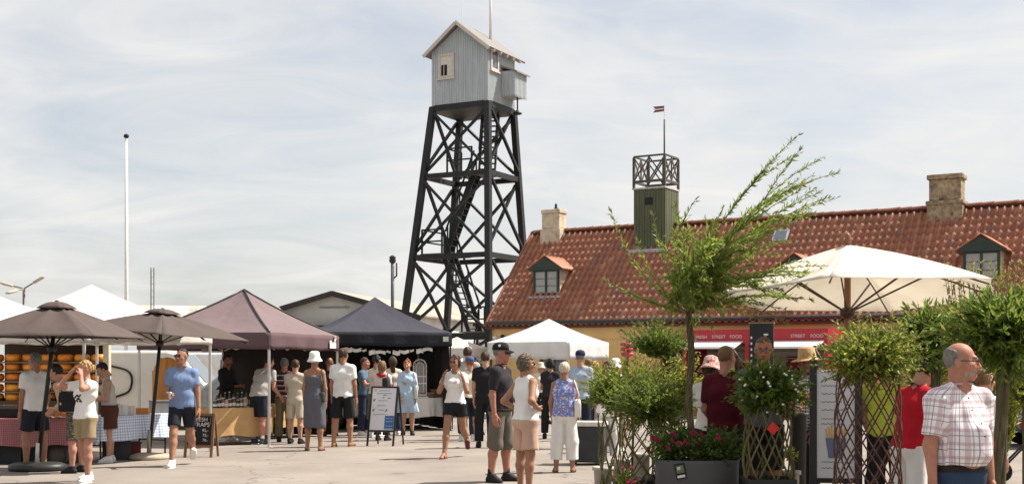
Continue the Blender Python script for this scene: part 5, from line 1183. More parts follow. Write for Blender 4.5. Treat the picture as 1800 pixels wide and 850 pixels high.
for k in range(4):
    c = [(0.78, 0.24, 0.012), (0.80, 0.28, 0.015), (0.72, 0.20, 0.010), (0.80, 0.32, 0.03)][k]; q = MB()
    q.lathe([(0.001, -0.078), (0.115, -0.078), (0.148, -0.06), (0.16, -0.02), (0.16, 0.02), (0.148, 0.06), (0.115, 0.078), (0.001, 0.078)], 18); ch_me.append(q.mesh('round_cheese', mat('cheese_rind_%d' % k, c, rough=0.35, var=0.15, scale=10, spec=0.5), True))
rown = ['top', 'second', 'third', 'fourth', 'bottom']; coln = ['leftmost', 'second', 'third', 'fourth', 'fifth', 'sixth', 'rightmost']
for r_i, z in enumerate(rows):
    for c_i in range(7):
        o = mesh_obj('round_cheese', ch_me[rnd.randrange(4)], None, ((X0 + X1) / 2 - hwid + 0.27 + c_i * (2 * hwid - 0.5) / 6 + rnd.uniform(-0.012, 0.012), YT + 0.30, z + 0.001), (0, 0, rnd.uniform(0, 6)))
        tag(o, 'orange cheese wheel on the %s shelf, %s in its row' % (rown[r_i], coln[c_i] if c_i in (0, 6) else coln[c_i] + ' from left'), 'cheese', 'cheese wheels on the trailer shelves')
# cheeses and goods on the tables
def goods(name, me_fn, spots, group, cat):
    for (x, y, z, rz, lab) in spots:
        q = MB(); m_ = me_fn(q); o = q.build(name, m_, None, smooth=True, loc=(x, y, z), rot=(0, 0, rz)); tag(o, lab, cat, group)
def blk(c, d):
    def fn(q): q.box((0, 0, d[2] / 2), d); return mat('cheese_%d' % int(c[1] * 999), c, rough=0.4, var=0.1, scale=12)
    return fn
for k, (px, Yq, c, d, lab) in enumerate([(88, 20.6, (0.66, 0.36, 0.06), (0.26, 0.2, 0.16), 'tall pale yellow cheese block on the red check table'), (78, 20.45, (0.62, 0.22, 0.03), (0.22, 0.16, 0.09), 'flat orange cheese slab at the left of the red check table'),
                                      (104, 20.5, (0.64, 0.25, 0.03), (0.14, 0.12, 0.13), 'small orange cheese cube on the red check table'), (116, 20.45, (0.6, 0.2, 0.025), (0.12, 0.14, 0.08), 'low orange cheese wedge nearest the blue check table')]):
    q = MB(); q.box((0, 0, d[2] / 2), d); o = q.build('cheese_block', mat('cheese_b%d' % k, c, rough=0.4, var=0.12), None, bevel=0.012, loc=(sx(px, Yq), Yq, 0.748), rot=(0, 0, 0.3 * k)); tag(o, lab, 'cheese')
q = MB(); q.grid(lambda u, v: (u * 0.3 - 0.15, v * 0.16 - 0.08, 0.006 + 0.03 * abs(math.sin(u * 7) * math.cos(v * 5))), 14, 8); tag(q.build('wrapping_paper', cloth('paper_pink', (0.62, 0.42, 0.34)), None, solid=0.004, loc=(sx(98, 20.2), 20.22, 0.75)), 'crumpled pinkish wrapping paper at the front of the red check table', 'paper')
dc = empty('display_case', (sx(14, 20.6), 20.6, 0.748), 0, 'black glass-topped display case at the left of the red table', 'display case')
MB().span((-0.22, -0.14, 0), (0.22, 0.16, 0.14)).build('case', m_dark, dc); MB().span((-0.21, -0.13, 0.141), (0.21, 0.15, 0.2)).build('glass_top', glass('case_glass', (0.03, 0.03, 0.03)), dc)
for k, (px, Yq, w_, h_, c, lab) in enumerate([(208, 21.1, 0.2, 0.17, (0.72, 0.7, 0.66), 'white paper bag standing on the blue check table'), (224, 21.3, 0.18, 0.15, (0.66, 0.62, 0.56), 'crumpled cream paper bag beside the white bag'), (245, 21.6, 0.26, 0.1, (0.62, 0.24, 0.07), 'low orange carton on the blue check table')]):
    q = MB(); q.grid(lambda u, v: ((u - 0.5) * w_ * (1 - 0.06 * math.sin(v * 3)), -w_ * 0.3 + 0.01 * math.sin(u * 13 + k), v * h_), 8, 6); q.grid(lambda u, v: ((u - 0.5) * w_, w_ * 0.3, v * h_), 8, 6); q.grid(lambda u, v: (-w_ / 2, (u - 0.5) * w_ * 0.6, v * h_), 4, 6); q.grid(lambda u, v: (w_ / 2, (u - 0.5) * w_ * 0.6, v * h_), 4, 6); q.grid(lambda u, v: ((u - 0.5) * w_, (v - 0.5) * w_ * 0.6, h_ * (0.8 if k < 2 else 0.98)), 4, 4)
    tag(q.build('carton' if k == 2 else 'paper_bag', cloth('bag%d' % k, c), None, loc=(sx(px, Yq), Yq + 0.12, 0.756)), lab, 'carton' if k == 2 else 'paper bag')
gb_ = empty('metal_box', (sx(281, 22.1), 22.25, 0.752), R(30), 'grey metal box at the right end of the blue check table', 'box'); MB().span((-0.2, -0.14, 0), (0.2, 0.14, 0.2)).build('case', mat('grey_enamel', (0.19, 0.18, 0.17), rough=0.5), gb_, bevel=0.01); MB().span((-0.205, -0.145, 0.201), (0.205, 0.145, 0.225)).build('lid', mat('grey_enamel', (0.19, 0.18, 0.17)), gb_)
# big rounded wooden board
wbY = 22.75; wb = empty('wooden_board', (sx(294, wbY), wbY, 0.752), R(10), 'tall honey-coloured round-topped wooden board behind the blue shirt man', 'board'); m_honey = mat('honey_wood', (0.48, 0.22, 0.05), rough=0.5, var=0.25, scale=3, stretch=(5, 5, 0.5))
pl = [(-0.23, 0), (0.23, 0)] + [(0.23 * math.cos(a), 0.74 + 0.25 * math.sin(a)) for a in [k * math.pi / 12 for k in range(13)]]
q = MB(); q.prism(pl, -0.02, 0.02); fix_normals(q.build('panel', m_honey, wb)); 
for s in (-1, 1): MB().span((s * 0.23 - 0.03, -0.045, 0.002), (s * 0.23 + 0.03, -0.021, 0.75)).build('edge_strip', mat('honey_edge', (0.55, 0.28, 0.07), rough=0.5), wb)
MB().beam((0.0, 0.02, 0.5), (0.0, 0.25, 0.01), 0.04, 0.03).build('prop', m_honey, wb)
# bottles on the kraft table
def bottle(x, y, z, h, c, cap, lab, jar=False):
    r_ = empty('jar' if jar else 'bottle', (x, y, z), 0, lab, 'jar' if jar else 'bottle', 'jars and bottles on the kraft table'); rr = 0.042 if jar else 0.033; q = MB()
    pr = [(rr * 0.9, 0), (rr, 0.01), (rr, h * 0.85), (rr * 0.8, h * 0.92), (rr * 0.8, h * 0.94)] if jar else [(rr * 0.9, 0), (rr, 0.01), (rr, h * 0.58), (rr * 0.5, h * 0.75), (rr * 0.38, h * 0.8), (rr * 0.38, h * 0.93)]
    q.lathe(pr, 12); q.build('glass', c, r_, smooth=True); k = MB(); k.lathe([(pr[-1][0] * 1.15, pr[-1][1] + 0.001), (pr[-1][0] * 1.15, h), (0.001, h + 0.003)], 12); k.build('lid', cap, r_)
    l_ = MB(); l_.lathe([(rr * 1.02, h * 0.15), (rr * 1.02, h * 0.5)], 12, caps=False); l_.build('paper_label', m_white, r_)
gm = [glass('green_glass', (0.03, 0.06, 0.02)), glass('dark_glass', (0.02, 0.015, 0.01)), glass('amber_glass', (0.18, 0.07, 0.015)), mat('pale_jam', (0.5, 0.42, 0.3), rough=0.2), mat('berry_jam', (0.16, 0.02, 0.03), rough=0.2)]
ordn = ['first', 'second', 'third', 'fourth', 'fifth', 'sixth', 'seventh', 'eighth', 'ninth', 'tenth', 'eleventh', 'twelfth']
for k in range(9):
    px = 378 + k * 6.6; Yq = 24.82 + 0.0077 * (px - 366); nm = ['green', 'black', 'amber', 'pale', 'dark red'][k % 5]
    bottle(sx(px, Yq), Yq, 0.746, 0.15 + 0.02 * (k % 3), gm[k % 5], m_white, '%s jar, %s from the left in the front row on the kraft table' % (nm, ordn[k]), True)
for k in range(9):
    px = 381 + k * 7.4; Yq = 25.12 + 0.0077 * (px - 366); bottle(sx(px, Yq), Yq, 0.746, 0.27 + 0.012 * (k % 4), gm[(k * 2) % 3], [m_white, m_dark, mat('gold_cap', (0.5, 0.33, 0.08), rough=0.3)][k % 3], '%s glass bottle, %s from the left in the rear row on the kraft table' % (['green', 'amber', 'black'][(k * 2) % 3], ordn[k]))
# crates and bags stored below the tables
for k, (px, Yq, w_, h_, c, lab) in enumerate([(15, 20.5, 0.5, 0.34, (0.014, 0.014, 0.015), 'black plastic crate under the red check table at far left'), (70, 20.7, 0.45, 0.3, (0.02, 0.02, 0.022), 'black crate under the red table behind the leaning pole'), (112, 20.55, 0.42, 0.34, (0.09, 0.075, 0.06), 'brown fabric bag lying under the right end of the red table'), (205, 21.3, 0.42, 0.34, (0.03, 0.028, 0.03), 'dark crate under the blue check table'), (228, 21.7, 0.3, 0.24, (0.14, 0.02, 0.02), 'dark red crate beneath the blue check table')]):
    r_ = empty('storage_bag' if k == 2 else 'storage_crate', (sx(px, Yq), Yq, 0), 0.1 * k, lab, 'bag' if k == 2 else 'crate'); mm = mat('store_%d' % k, c, rough=0.6, var=0.2)
    if k == 2:
        q = MB(); q.lathe([(0.2, 0.0), (0.24, 0.06), (0.23, 0.2), (0.16, 0.3), (0.05, 0.33)], 16, None, 1.0, 0.7); q.build('sack', mm, r_, smooth=True); MB().tube([(-0.12, 0, 0.28), (-0.08, 0, 0.4), (0.08, 0, 0.4), (0.12, 0, 0.28)], 0.012, 6).build('handle', mm, r_)
    else:
        q = MB(); q.span((-w_ / 2, -0.15, 0), (w_ / 2, 0.15, 0.02)); q.span((-w_ / 2, -0.17, 0), (w_ / 2, -0.15, h_)); q.span((-w_ / 2, 0.15, 0), (w_ / 2, 0.17, h_)); q.span((-w_ / 2 - 0.02, -0.17, 0), (-w_ / 2, 0.17, h_)); q.span((w_ / 2, -0.17, 0), (w_ / 2 + 0.02, 0.17, h_)); q.build('tub', mm, r_); MB().span((-w_ / 2 - 0.03, -0.18, h_ + 0.001), (w_ / 2 + 0.03, 0.18, h_ + 0.03)).build('lid', mm, r_)
# navy stall goods
ar = empty('arched_screen', (sx(738, 30.5), 30.5, 0.785), R(8), 'white arched wire screen standing on the navy tent table', 'screen')
def archpts(w_, h_, n=14): return [(-w_, 0, 0.0), (-w_, 0, h_ - w_)] + [(-w_ * math.cos(k * math.pi / n), 0, h_ - w_ + w_ * math.sin(k * math.pi / n)) for k in range(1, n)] + [(w_, 0, h_ - w_), (w_, 0, 0.0)]
MB().tube(archpts(0.155, 0.93), 0.016, 6).build('outer_arch', m_white, ar, smooth=True); MB().tube(archpts(0.085, 0.84), 0.010, 6).build('inner_arch', m_white, ar, smooth=True)
for k in range(7): MB().tube([(-0.15 + 0.05 * k, 0.004, 0.03), (-0.15 + 0.05 * k, 0.004, 0.9 - 0.9 * abs(k - 3) ** 2 * 0.014)], 0.006, 5).build('wire', m_white, ar)
for z in (0.05, 0.33, 0.5): MB().span((-0.16, -0.02, z), (0.16, -0.012, z + 0.03)).build('crossbar', m_white, ar)
q = MB(); q.grid(lambda u, v: ((u - 0.5) * 0.27, 0.02, v * 0.88 * (1 - 0.14 * (2 * u - 1) ** 2)), 10, 6); q.build('gauze', fabric('gauze', (0.6, 0.55, 0.52), 0.5), ar)
MB().span((-0.2, -0.1, -0.003), (0.2, 0.1, 0.028)).build('foot', m_white, ar)
for k, (px, w_, h_, lab) in enumerate([(750, 0.3, 0.1, 'flat dark wooden tray left on the navy tent table'), (768, 0.36, 0.17, 'larger brown wooden box in the middle of the navy tent table'), (790, 0.3, 0.11, 'low wooden box at the right end of the navy tent table')]):
    Yq = 30.55 + 0.01 * (px - 740); r_ = empty('wooden_box', (sx(px, Yq), Yq, 0.786), 0.3, lab, 'box'); mm = mat('brown_box', (0.13, 0.075, 0.04), rough=0.7, var=0.3)
    MB().span((-w_ / 2, -0.12, 0), (w_ / 2, 0.12, h_)).build('case', mm, r_, bevel=0.006); MB().span((-w_ / 2 - 0.01, -0.13, h_ + 0.001), (w_ / 2 + 0.01, 0.13, h_ + 0.02)).build('lid', mat('light_box_lid', (0.3, 0.19, 0.1), rough=0.6), r_)
# garland of white paper shapes under the navy canopy, with two bright lamps
ga = empty('paper_garland', (nA.x + nfd.x / 2, nA.y + nfd.y / 2 + 0.1, 2.0), math.atan2(nfd.y, nfd.x), 'string of white paper cut-outs hung under the navy canopy', 'garland')
cord = [(-1.15 + 2.3 * k / 12, 0, 0.02 - 0.10 * math.sin(k / 12 * math.pi)) for k in range(13)]; MB().tube(cord, 0.004, 4).build('cord', m_dark, ga)
for k in range(1, 12):
    x, _, z = cord[k]; q = MB(); w_ = 0.05 + 0.035 * ((k * 7) % 3); q.grid(lambda u, v: (x + (u - 0.5) * w_ * 2.0, 0.012 * math.sin(u * 5 + k), z - v * (0.05 + 0.03 * ((k * 5) % 3)) + 0.015 * math.sin(u * 6 + k)), 5, 3); q.build('paper_shape', cloth('paper_white', (0.72, 0.7, 0.64)), ga, solid=0.003)
# ================================================================== sign boards
def lettering(txt, size, m_, parent, M, name='lettering', align='CENTER', ext=0.0015):
    cu = bpy.data.curves.new(name, 'FONT'); cu.body = txt; cu.size = size; cu.align_x = align; cu.align_y = 'CENTER'; cu.extrude = ext; cu.materials.append(m_)
    t_ = bpy.data.objects.new(name, cu); C.objects.link(t_); me = bpy.data.meshes.new_from_object(t_); bpy.data.objects.remove(t_)
    o = mesh_obj(name, me, parent); o.matrix_local = M; return o
m_chalk = mat('chalk', (0.72, 0.70, 0.66), rough=0.9, var=0.2, scale=60); m_slate = mat('slate_black', (0.012, 0.013, 0.014), rough=0.7, var=0.3, scale=8)
STAND = Matrix.Rotation(R(90), 4, 'X')
def a_board(name, label, px, feet, rz, w_, h_, lift, m_frame, m_face, lean=12, fw=0.045):
    Yq = gy(feet); r_ = empty(name, (sx(px, Yq), Yq, 0), rz, label, 'sign'); Lm = Matrix.Translation((0, 0, 0)) @ Matrix.Rotation(R(-lean), 4, 'X'); z0 = lift
    for s in (-1, 1):
        q = MB(); q.box((s * (w_ / 2 - fw / 2), 0, (h_ + lift) / 2), (fw, 0.03, h_ + lift), Lm); q.build('leg', m_frame, r_)
        q = MB(); off = 2 * math.sin(R(lean)) * (h_ + lift); q.box((s * (w_ / 2 - fw / 2), 0, (h_ + lift - 0.02) / 2), (fw * 0.8, 0.025, h_ + lift - 0.02), Matrix.Translation((0, off + 0.035, 0)) @ Matrix.Rotation(R(lean), 4, 'X')); q.build('rear_leg', m_frame, r_)
    for z in (z0 + fw / 2, lift + h_ - fw / 2): q = MB(); q.box((0, 0, z), (w_ - 2 * fw, 0.028, fw), Lm); q.build('rail', m_frame, r_)
    q = MB(); off = 2 * math.sin(R(lean)) * (h_ + lift); q.box((0, 0, 0.3), (w_ - 0.1, 0.02, 0.03), Matrix.Translation((0, off + 0.035, 0)) @ Matrix.Rotation(R(lean), 4, 'X')); q.build('rear_rail', m_frame, r_)
    q = MB(); q.box((0, 0, lift + h_ / 2), (w_ - 2 * fw, 0.012, h_ - 2 * fw), Lm); pan = q.build('panel', m_face, r_)
    return r_, pan, Lm @ Matrix.Translation((0, -0.0075, lift)) @ STAND
cbd, pan, LM = a_board('chalkboard', 'wood-framed chalkboard with white chalk menu beside the blue shirt man', 348, 803, R(-8), 0.52, 0.60, 0.17, mat('board_wood', (0.22, 0.12, 0.06), rough=0.6, var=0.2), m_slate, 11)
for txt, x, y, s_ in (('FRESH', 0.0, 0.49, 0.095), ('WRAPS', 0.0, 0.40, 0.105), ('95,-', 0.10, 0.30, 0.075), ('75,-', 0.11, 0.215, 0.07), ('70,-', 0.11, 0.13, 0.065), ('ham', -0.11, 0.30, 0.05), ('fisk', -0.11, 0.215, 0.05), ('salat', -0.11, 0.13, 0.05)):
    lettering(txt, s_, m_chalk, pan, LM @ Matrix.Translation((x, y, 0)))
q = MB(); q.tube([LM @ Vector(p) for p in ((0.16, 0.36, 0.001), (0.19, 0.44, 0.001), (0.18, 0.53, 0.001))], 0.004, 4); q.build('chalk_line', mat('pink_chalk', (0.55, 0.2, 0.25)), pan)
wbd, pan, LM = a_board('whiteboard', 'black-framed white A-board with blue corner in front of the navy tent', 668, 783, R(-16), 0.58, 0.92, 0.28, m_blackmetal, mat('whiteboard_face', (0.62, 0.62, 0.66), rough=0.35, var=0.03), 13, 0.035)
q = MB(); q.box((0, 0, 0), (0.19, 0.003, 0.27), LM @ Matrix.Translation((0.15, 0.19, 0.002)) @ Matrix.Rotation(R(-90), 4, 'X')); q.build('blue_panel', mat('poster_blue', (0.03, 0.11, 0.28), rough=0.4), pan)
q = MB(); q.box((0, 0, 0), (0.06, 0.003, 0.04), LM @ Matrix.Translation((-0.19, 0.84, 0.002)) @ Matrix.Rotation(R(-90), 4, 'X')); q.build('yellow_mark', mat('poster_yellow', (0.55, 0.48, 0.05), rough=0.4), pan)
m_ink = mat('marker_ink', (0.12, 0.12, 0.17), rough=0.6)
for y, x0, x1 in ((0.83, -0.12, 0.12), (0.775, -0.16, 0.16), (0.74, -0.02, 0.05), (0.69, -0.03, 0.0), (0.68, 0.08, 0.15), (0.63, -0.12, 0.08), (0.53, -0.13, 0.06), (0.44, -0.1, 0.02), (0.35, -0.2, 0.08)):
    pts = [LM @ Vector((x0 + (x1 - x0) * k / 14, y + 0.008 * math.sin(k * 2.3) + 0.004 * math.sin(k * 5.1), 0.001)) for k in range(15)]
    MB().tube(pts, 0.0035, 4).build('handwriting', m_ink, pan)
for x, y in ((-0.2, 0.64), (0.07, 0.43), (-0.2, 0.44)):
    pts = [LM @ Vector((x + 0.02 * math.cos(k), y + 0.028 * math.sin(k * 1.3), 0.001)) for k in range(10)]; MB().tube(pts, 0.004, 4).build('doodle', m_ink, pan)
for y in (0.27, 0.21, 0.12, 0.07):
    pts = [LM @ Vector((0.08 + 0.14 * k / 8, y + 0.012 * math.sin(k * 2.6), 0.005)) for k in range(9)]; MB().tube(pts, 0.003, 4).build('white_script', m_white, pan)
# tall menu panel with chips picture
mb_ = empty('menu_panel', (sx(1469, 12.5), 12.5, 0), R(-10), 'tall white menu panel on dark posts with a picture of chips', 'sign')
for s in (-1, 1): MB().span((s * 0.22 - 0.035, -0.03, 0), (s * 0.22 + 0.035, 0.03, 1.68)).build('post', mat('charcoal_post', (0.025, 0.025, 0.027), rough=0.5), mb_)
MB().span((-0.183, -0.012, 0.5), (0.183, 0.012, 1.58)).build('panel', mat('panel_white', (0.62, 0.63, 0.66), rough=0.4, var=0.02), mb_)
MB().span((-0.183, -0.02, 0.45), (0.183, 0.02, 0.498)).build('rail', m_blackmetal, mb_)
for k, (y, w_) in enumerate(((1.42, 0.16), (1.34, 0.22), (1.26, 0.2), (1.18, 0.24), (1.09, 0.15), (1.04, 0.2), (0.66, 0.22), (0.60, 0.18))):
    pts = [(-0.14 + w_ * q / 12, -0.014, y + 0.006 * math.sin(q * 2.4 + k)) for q in range(13)]; MB().tube(pts, 0.003, 4).build('menu_line', m_ink, mb_)
q = MB(); q.prism([(-0.10, 0.9), (0.10, 0.9), (0.07, 0.7), (-0.07, 0.7)], -0.018, -0.0125); fix_normals(q.build('cup_picture', mat('cup_blue', (0.12, 0.16, 0.25), rough=0.5), mb_))
for k in range(8): MB().beam((-0.08 + 0.022 * k, -0.0155, 0.9), (-0.095 + 0.027 * k, -0.0155, 0.99 + 0.02 * (k % 3)), 0.014, 0.004, (0, 1, 0)).build('chip_picture', mat('chip_gold', (0.6, 0.33, 0.06), rough=0.5), mb_)
# black column sign behind the smiling man
bk = empty('column_sign', (sx(1339, 16.0), 16.0, 0), R(-16), 'tall black column sign behind the smiling man', 'sign'); MB().span((-0.15, -0.06, 0), (0.15, 0.06, 2.14)).build('column', mat('satin_black', (0.014, 0.015, 0.018), rough=0.35), bk, bevel=0.008)
MB().span((-0.16, -0.07, 2.141), (0.16, 0.07, 2.165)).build('top_cap', mat('cap_olive', (0.16, 0.15, 0.11)), bk)
MB().span((0.03, -0.066, 1.995), (0.085, -0.0605, 2.015)).build('logo_bar', m_white, bk); MB().span((0.03, -0.066, 1.975), (0.07, -0.0605, 1.99)).build('logo_underline', mat('logo_red', (0.5, 0.05, 0.06)), bk)
for k in range(7): MB().span((-0.135, -0.066, 1.5 + 0.075 * k), (-0.115, -0.0605, 1.53 + 0.075 * k)).build('side_letter', m_white, bk)
# ================================================================== red food kiosk
kt0 = 8.05 * S; kx = Hm @ Vector((kt0, -2.6, 0)); ki = empty('food_kiosk', kx, TH, 'red street-food kiosk with white awnings against the yellow house', 'kiosk'); KL, KD, KH = 4.5, 1.9, 2.62
m_red = mat('kiosk_red', (0.36, 0.022, 0.032), rough=0.4, var=0.05); m_kw = mat('kiosk_cream', (0.50, 0.46, 0.38), rough=0.6)
MB().span((0, 0.0, 2.2), (KL, KD, KH)).build('header', m_red, ki); MB().span((0, KD - 0.08, 0.3), (KL, KD, 2.199)).build('back_wall', m_kw, ki)
MB().span((0, 0.0, 0.3), (KL, 0.08, 1.1)).build('counter_front', m_red, ki); MB().span((0, 0.0, 0.22), (KL, KD, 0.299)).build('floor_pan', m_dark, ki)
for x in (0.0, 2.0, KL - 0.12): MB().span((x, 0.0, 1.101), (x + 0.12, 0.1, 2.199)).build('pillar', m_red, ki)
for x in (0.0, KL - 0.06): MB().span((x, 0.101, 0.3), (x + 0.06, KD - 0.081, 2.199)).build('end_wall', m_red, ki)
for x0, x1 in ((0.02, 1.95), (2.5, 4.4)):
    q = MB(); q.add([(x0, -0.01, 2.27), (x1, -0.01, 2.27), (x1, -0.75, 2.1), (x0, -0.75, 2.1), (x0, -0.01, 2.24), (x1, -0.01, 2.24), (x1, -0.75, 2.04), (x0, -0.75, 2.04)], [(0, 3, 2, 1), (4, 5, 6, 7), (0, 4, 7, 3), (1, 2, 6, 5), (3, 7, 6, 2), (0, 1, 5, 4)]); aw = q.build('awning', f_white, ki)
    for x in (x0 + 0.05, x1 - 0.05): MB().beam((x, -0.72, 2.05), (x, -0.01, 1.7), 0.02, 0.02).build('awning_arm', m_alu, aw)
for k in range(8):
    MB().span((0.25 + 0.5 * k, KD - 0.35, 1.3 + 0.0), (0.6 + 0.5 * k, KD - 0.082, 1.62 + 0.2 * (k % 2))).build('appliance', [mat('steel_appliance', (0.35, 0.33, 0.3), rough=0.35, metal=0.5), m_kw, mat('maroon_panel', (0.18, 0.015, 0.02))][k % 3], ki)
for k in range(3): MB().span((0.2, KD - 0.4, 1.75 + 0.18 * k), (KL - 0.2, KD - 0.083, 1.77 + 0.18 * k)).build('shelf', m_kw, ki)
for txt, x in (('FRESH', 0.62), ('STREET', 1.18), ('FOOD', 1.72), ('MENU', 2.62), ('STREET', 3.62), ('FOOD', 4.18)): lettering(txt, 0.135, mat('faded_letter', (0.6, 0.5, 0.48), rough=0.8, var=0.15, scale=20), ki, Matrix.Translation((x, -0.004, 2.40)) @ STAND)
for x in (0.6, 3.9):
    wq = MB(); wq.lathe([(0.13, -0.08), (0.27, -0.08), (0.29, -0.05), (0.29, 0.05), (0.27, 0.08), (0.13, 0.08)], 18, Matrix.Translation((x, 0.3, 0.29)) @ Matrix.Rotation(R(90), 4, 'X')); wq.build('wheel', m_dark, ki, smooth=True)
# red lantern sign on an orange pole
Yq = 30.0; ls = empty('red_lantern', (sx(1104, Yq), Yq, 0), 0, 'red stacked lantern on a thin orange pole before the yellow wall', 'lantern')
MB().tube([(0, 0, 0), (0, 0, 2.05)], 0.025, 8).build('pole', mat('orange_pole', (0.5, 0.1, 0.03), rough=0.5), ls)
for k in range(3): q = MB(); q.lathe([(0.06, 0), (0.16, 0.02), (0.17, 0.06), (0.14, 0.1), (0.05, 0.11)], 14, Matrix.Translation((-0.02, 0, 1.78 + 0.12 * k))); q.build('lantern_tier', mat('lantern_red', (0.42, 0.04, 0.06), rough=0.6), ls, smooth=True)
# covered crate table near the floral woman
ct = empty('covered_stand', (sx(1034, 20.3), 20.3, 0), R(-12), 'low black stand with a white cloth top behind the floral woman', 'stand'); MB().span((-0.28, -0.2, 0.04), (0.28, 0.2, 0.62)).build('skirt', mat('charcoal_skirt', (0.035, 0.035, 0.038), rough=0.8), ct, bevel=0.02)
MB().span((-0.31, -0.23, 0.621), (0.31, 0.23, 0.70)).build('white_top', cloth('stand_white', (0.6, 0.57, 0.5)), ct, bevel=0.02)
for x in (-0.22, 0.22): MB().span((x - 0.03, -0.03, 0), (x + 0.03, 0.03, 0.039)).build('foot', m_dark, ct)
# ================================================================== vehicles
def vehicle(name, label, loc, rz, prof, wid, glassx, wheels, paint, cat, rad=0.32, screen=None):
    r_ = empty(name, loc, rz, label, cat); q = MB(); n = len(prof)
    def w_at(z): return wid / 2 * (1.0 if z < 1.0 else 1.0 - 0.10 * (z - 1.0))
    vs = []
    for s in (-1, 1):
        for x, z in prof: vs.append((x, s * w_at(z), z))
    fs = [tuple(range(n)), tuple(reversed(range(n, 2 * n)))] + [(i, i + n, (i + 1) % n + n, (i + 1) % n) for i in range(n)]
    q.add(vs, fs); fix_normals(q.build('body', paint, r_, bevel=0.06))
    for poly in glassx:
        for s in (-1, 1):
            g_ = MB(); k = len(poly); vv = [(x, s * (w_at(z) + 0.004), z) for x, z in poly] + [(x, s * (w_at(z) - 0.02), z) for x, z in poly]
            g_.add(vv, [tuple(range(k)), tuple(reversed(range(k, 2 * k)))] + [(i, i + k, (i + 1) % k + k, (i + 1) % k) for i in range(k)]); fix_normals(g_.build('side_window', glass('car_glass', (0.02, 0.024, 0.028)), r_))
    if screen:
        (x0, z0), (x1, z1) = screen; nx, nz = (z1 - z0), -(x1 - x0); l_ = math.hypot(nx, nz); nx, nz = nx / l_ * 0.006, nz / l_ * 0.006
        if nz < 0: nx, nz = -nx, -nz
        g_ = MB(); g_.add([(x0 + nx, -w_at(z0) * 0.86, z0 + nz), (x0 + nx, w_at(z0) * 0.86, z0 + nz), (x1 + nx, w_at(z1) * 0.84, z1 + nz), (x1 + nx, -w_at(z1) * 0.84, z1 + nz)], [(0, 1, 2, 3)]); g_.build('windscreen', glass('screen_glass', (0.10, 0.12, 0.13)), r_)
    for x in wheels:
        for s in (-1, 1):
            t_ = MB(); M = Matrix.Translation((x, s * (wid / 2 - 0.08), rad)) @ Matrix.Rotation(R(90), 4, 'X'); t_.lathe([(rad * 0.6, -0.1), (rad * 0.95, -0.1), (rad, -0.06), (rad, 0.06), (rad * 0.95, 0.1), (rad * 0.6, 0.1)], 20, M); w_ = t_.build('wheel', m_dark, r_, smooth=True)
            k_ = MB(); k_.lathe([(0.03, -0.085), (rad * 0.6, -0.085), (rad * 0.6, 0.085), (0.03, 0.085)], 16, M); k_.build('rim', mat('alloy_rim', (0.35, 0.35, 0.36), rough=0.35, metal=0.6), w_)
    xf = max(p[0] for p in prof)
    for s in (-1, 1):
        l_ = MB(); l_.box((xf - 0.03, s * wid * 0.36, 0.68), (0.1, 0.26, 0.14)); l_.build('headlight', mat('lamp_lens', (0.6, 0.6, 0.58), rough=0.1), r_, bevel=0.02)
        m_ = MB(); m_.box((xf - 1.25, s * (wid / 2 + 0.1), 1.0), (0.1, 0.16, 0.13)); m_.build('wing_mirror', m_dark, r_, bevel=0.02)
    return r_
van_p = [(0, 0.3), (4.6, 0.3), (4.62, 0.75), (4.45, 0.95), (3.85, 1.12), (3.2, 1.86), (2.9, 1.93), (0.1, 1.93), (0, 1.8)]
m_vanw = mat('van_white', (0.72, 0.69, 0.62), rough=0.3, var=0.03, coat=0.3); m_silver = mat('car_silver', (0.42, 0.47, 0.5), rough=0.25, metal=0.4, coat=0.4); m_carblue = mat('car_blue', (0.02, 0.045, 0.13), rough=0.25, coat=0.5)
Yv = 30.5; v1 = vehicle('parked_van', 'white panel van with a black wavy line behind the cheese stall', (-11.4, Yv + 0.95, 0), R(2), van_p, 1.9, [[(2.75, 1.1), (3.55, 1.1), (3.1, 1.72), (2.75, 1.75)]], (0.85, 3.75), m_vanw, 'van', screen=((3.85, 1.14), (3.22, 1.84)))
wv = MB(); zz_ = [(1.35, 1.62), (1.6, 1.55), (1.95, 1.45), (2.08, 1.25), (2.02, 0.95), (1.75, 0.82), (1.55, 0.75), (1.68, 0.62), (1.9, 0.55)]
zs_ = []
for k in range(len(zz_) - 1):
    p0, p1, p2, p3 = [zz_[min(max(k + d_, 0), len(zz_) - 1)] for d_ in (-1, 0, 1, 2)]
    for q_ in range(5):
        u = q_ / 5; zs_.append(tuple(0.5 * (2 * p1[i] + (p2[i] - p0[i]) * u + (2 * p0[i] - 5 * p1[i] + 4 * p2[i] - p3[i]) * u * u + (3 * p1[i] - p0[i] - 3 * p2[i] + p3[i]) * u ** 3) for i in (0, 1)))
zs_.append(zz_[-1]); wv.tube([(x, -0.96 + 0.07 * max(0, z - 1.0), z) for x, z in zs_], 0.026, 6); wv.build('painted_line', m_dark, v1, smooth=True)
for k, (x, z, c) in enumerate([(1.45, 0.98, (0.45, 0.03, 0.05)), (1.62, 0.92, (0.1, 0.25, 0.05)), (1.52, 0.84, (0.5, 0.05, 0.05))]): q = MB(); q.lathe([(0.001, 0), (0.05, 0.004), (0.045, 0.012), (0.001, 0.016)], 10, Matrix.Translation((x, -0.955, z)) @ Matrix.Rotation(R(90), 4, 'X')); q.build('flower_decal', mat('decal_%d' % k, c), v1)
car_p = [(0, 0.3), (4.2, 0.3), (4.22, 0.62), (4.05, 0.78), (3.1, 0.92), (2.35, 1.38), (1.9, 1.45), (0.75, 1.43), (0.15, 1.0), (0, 0.85)]
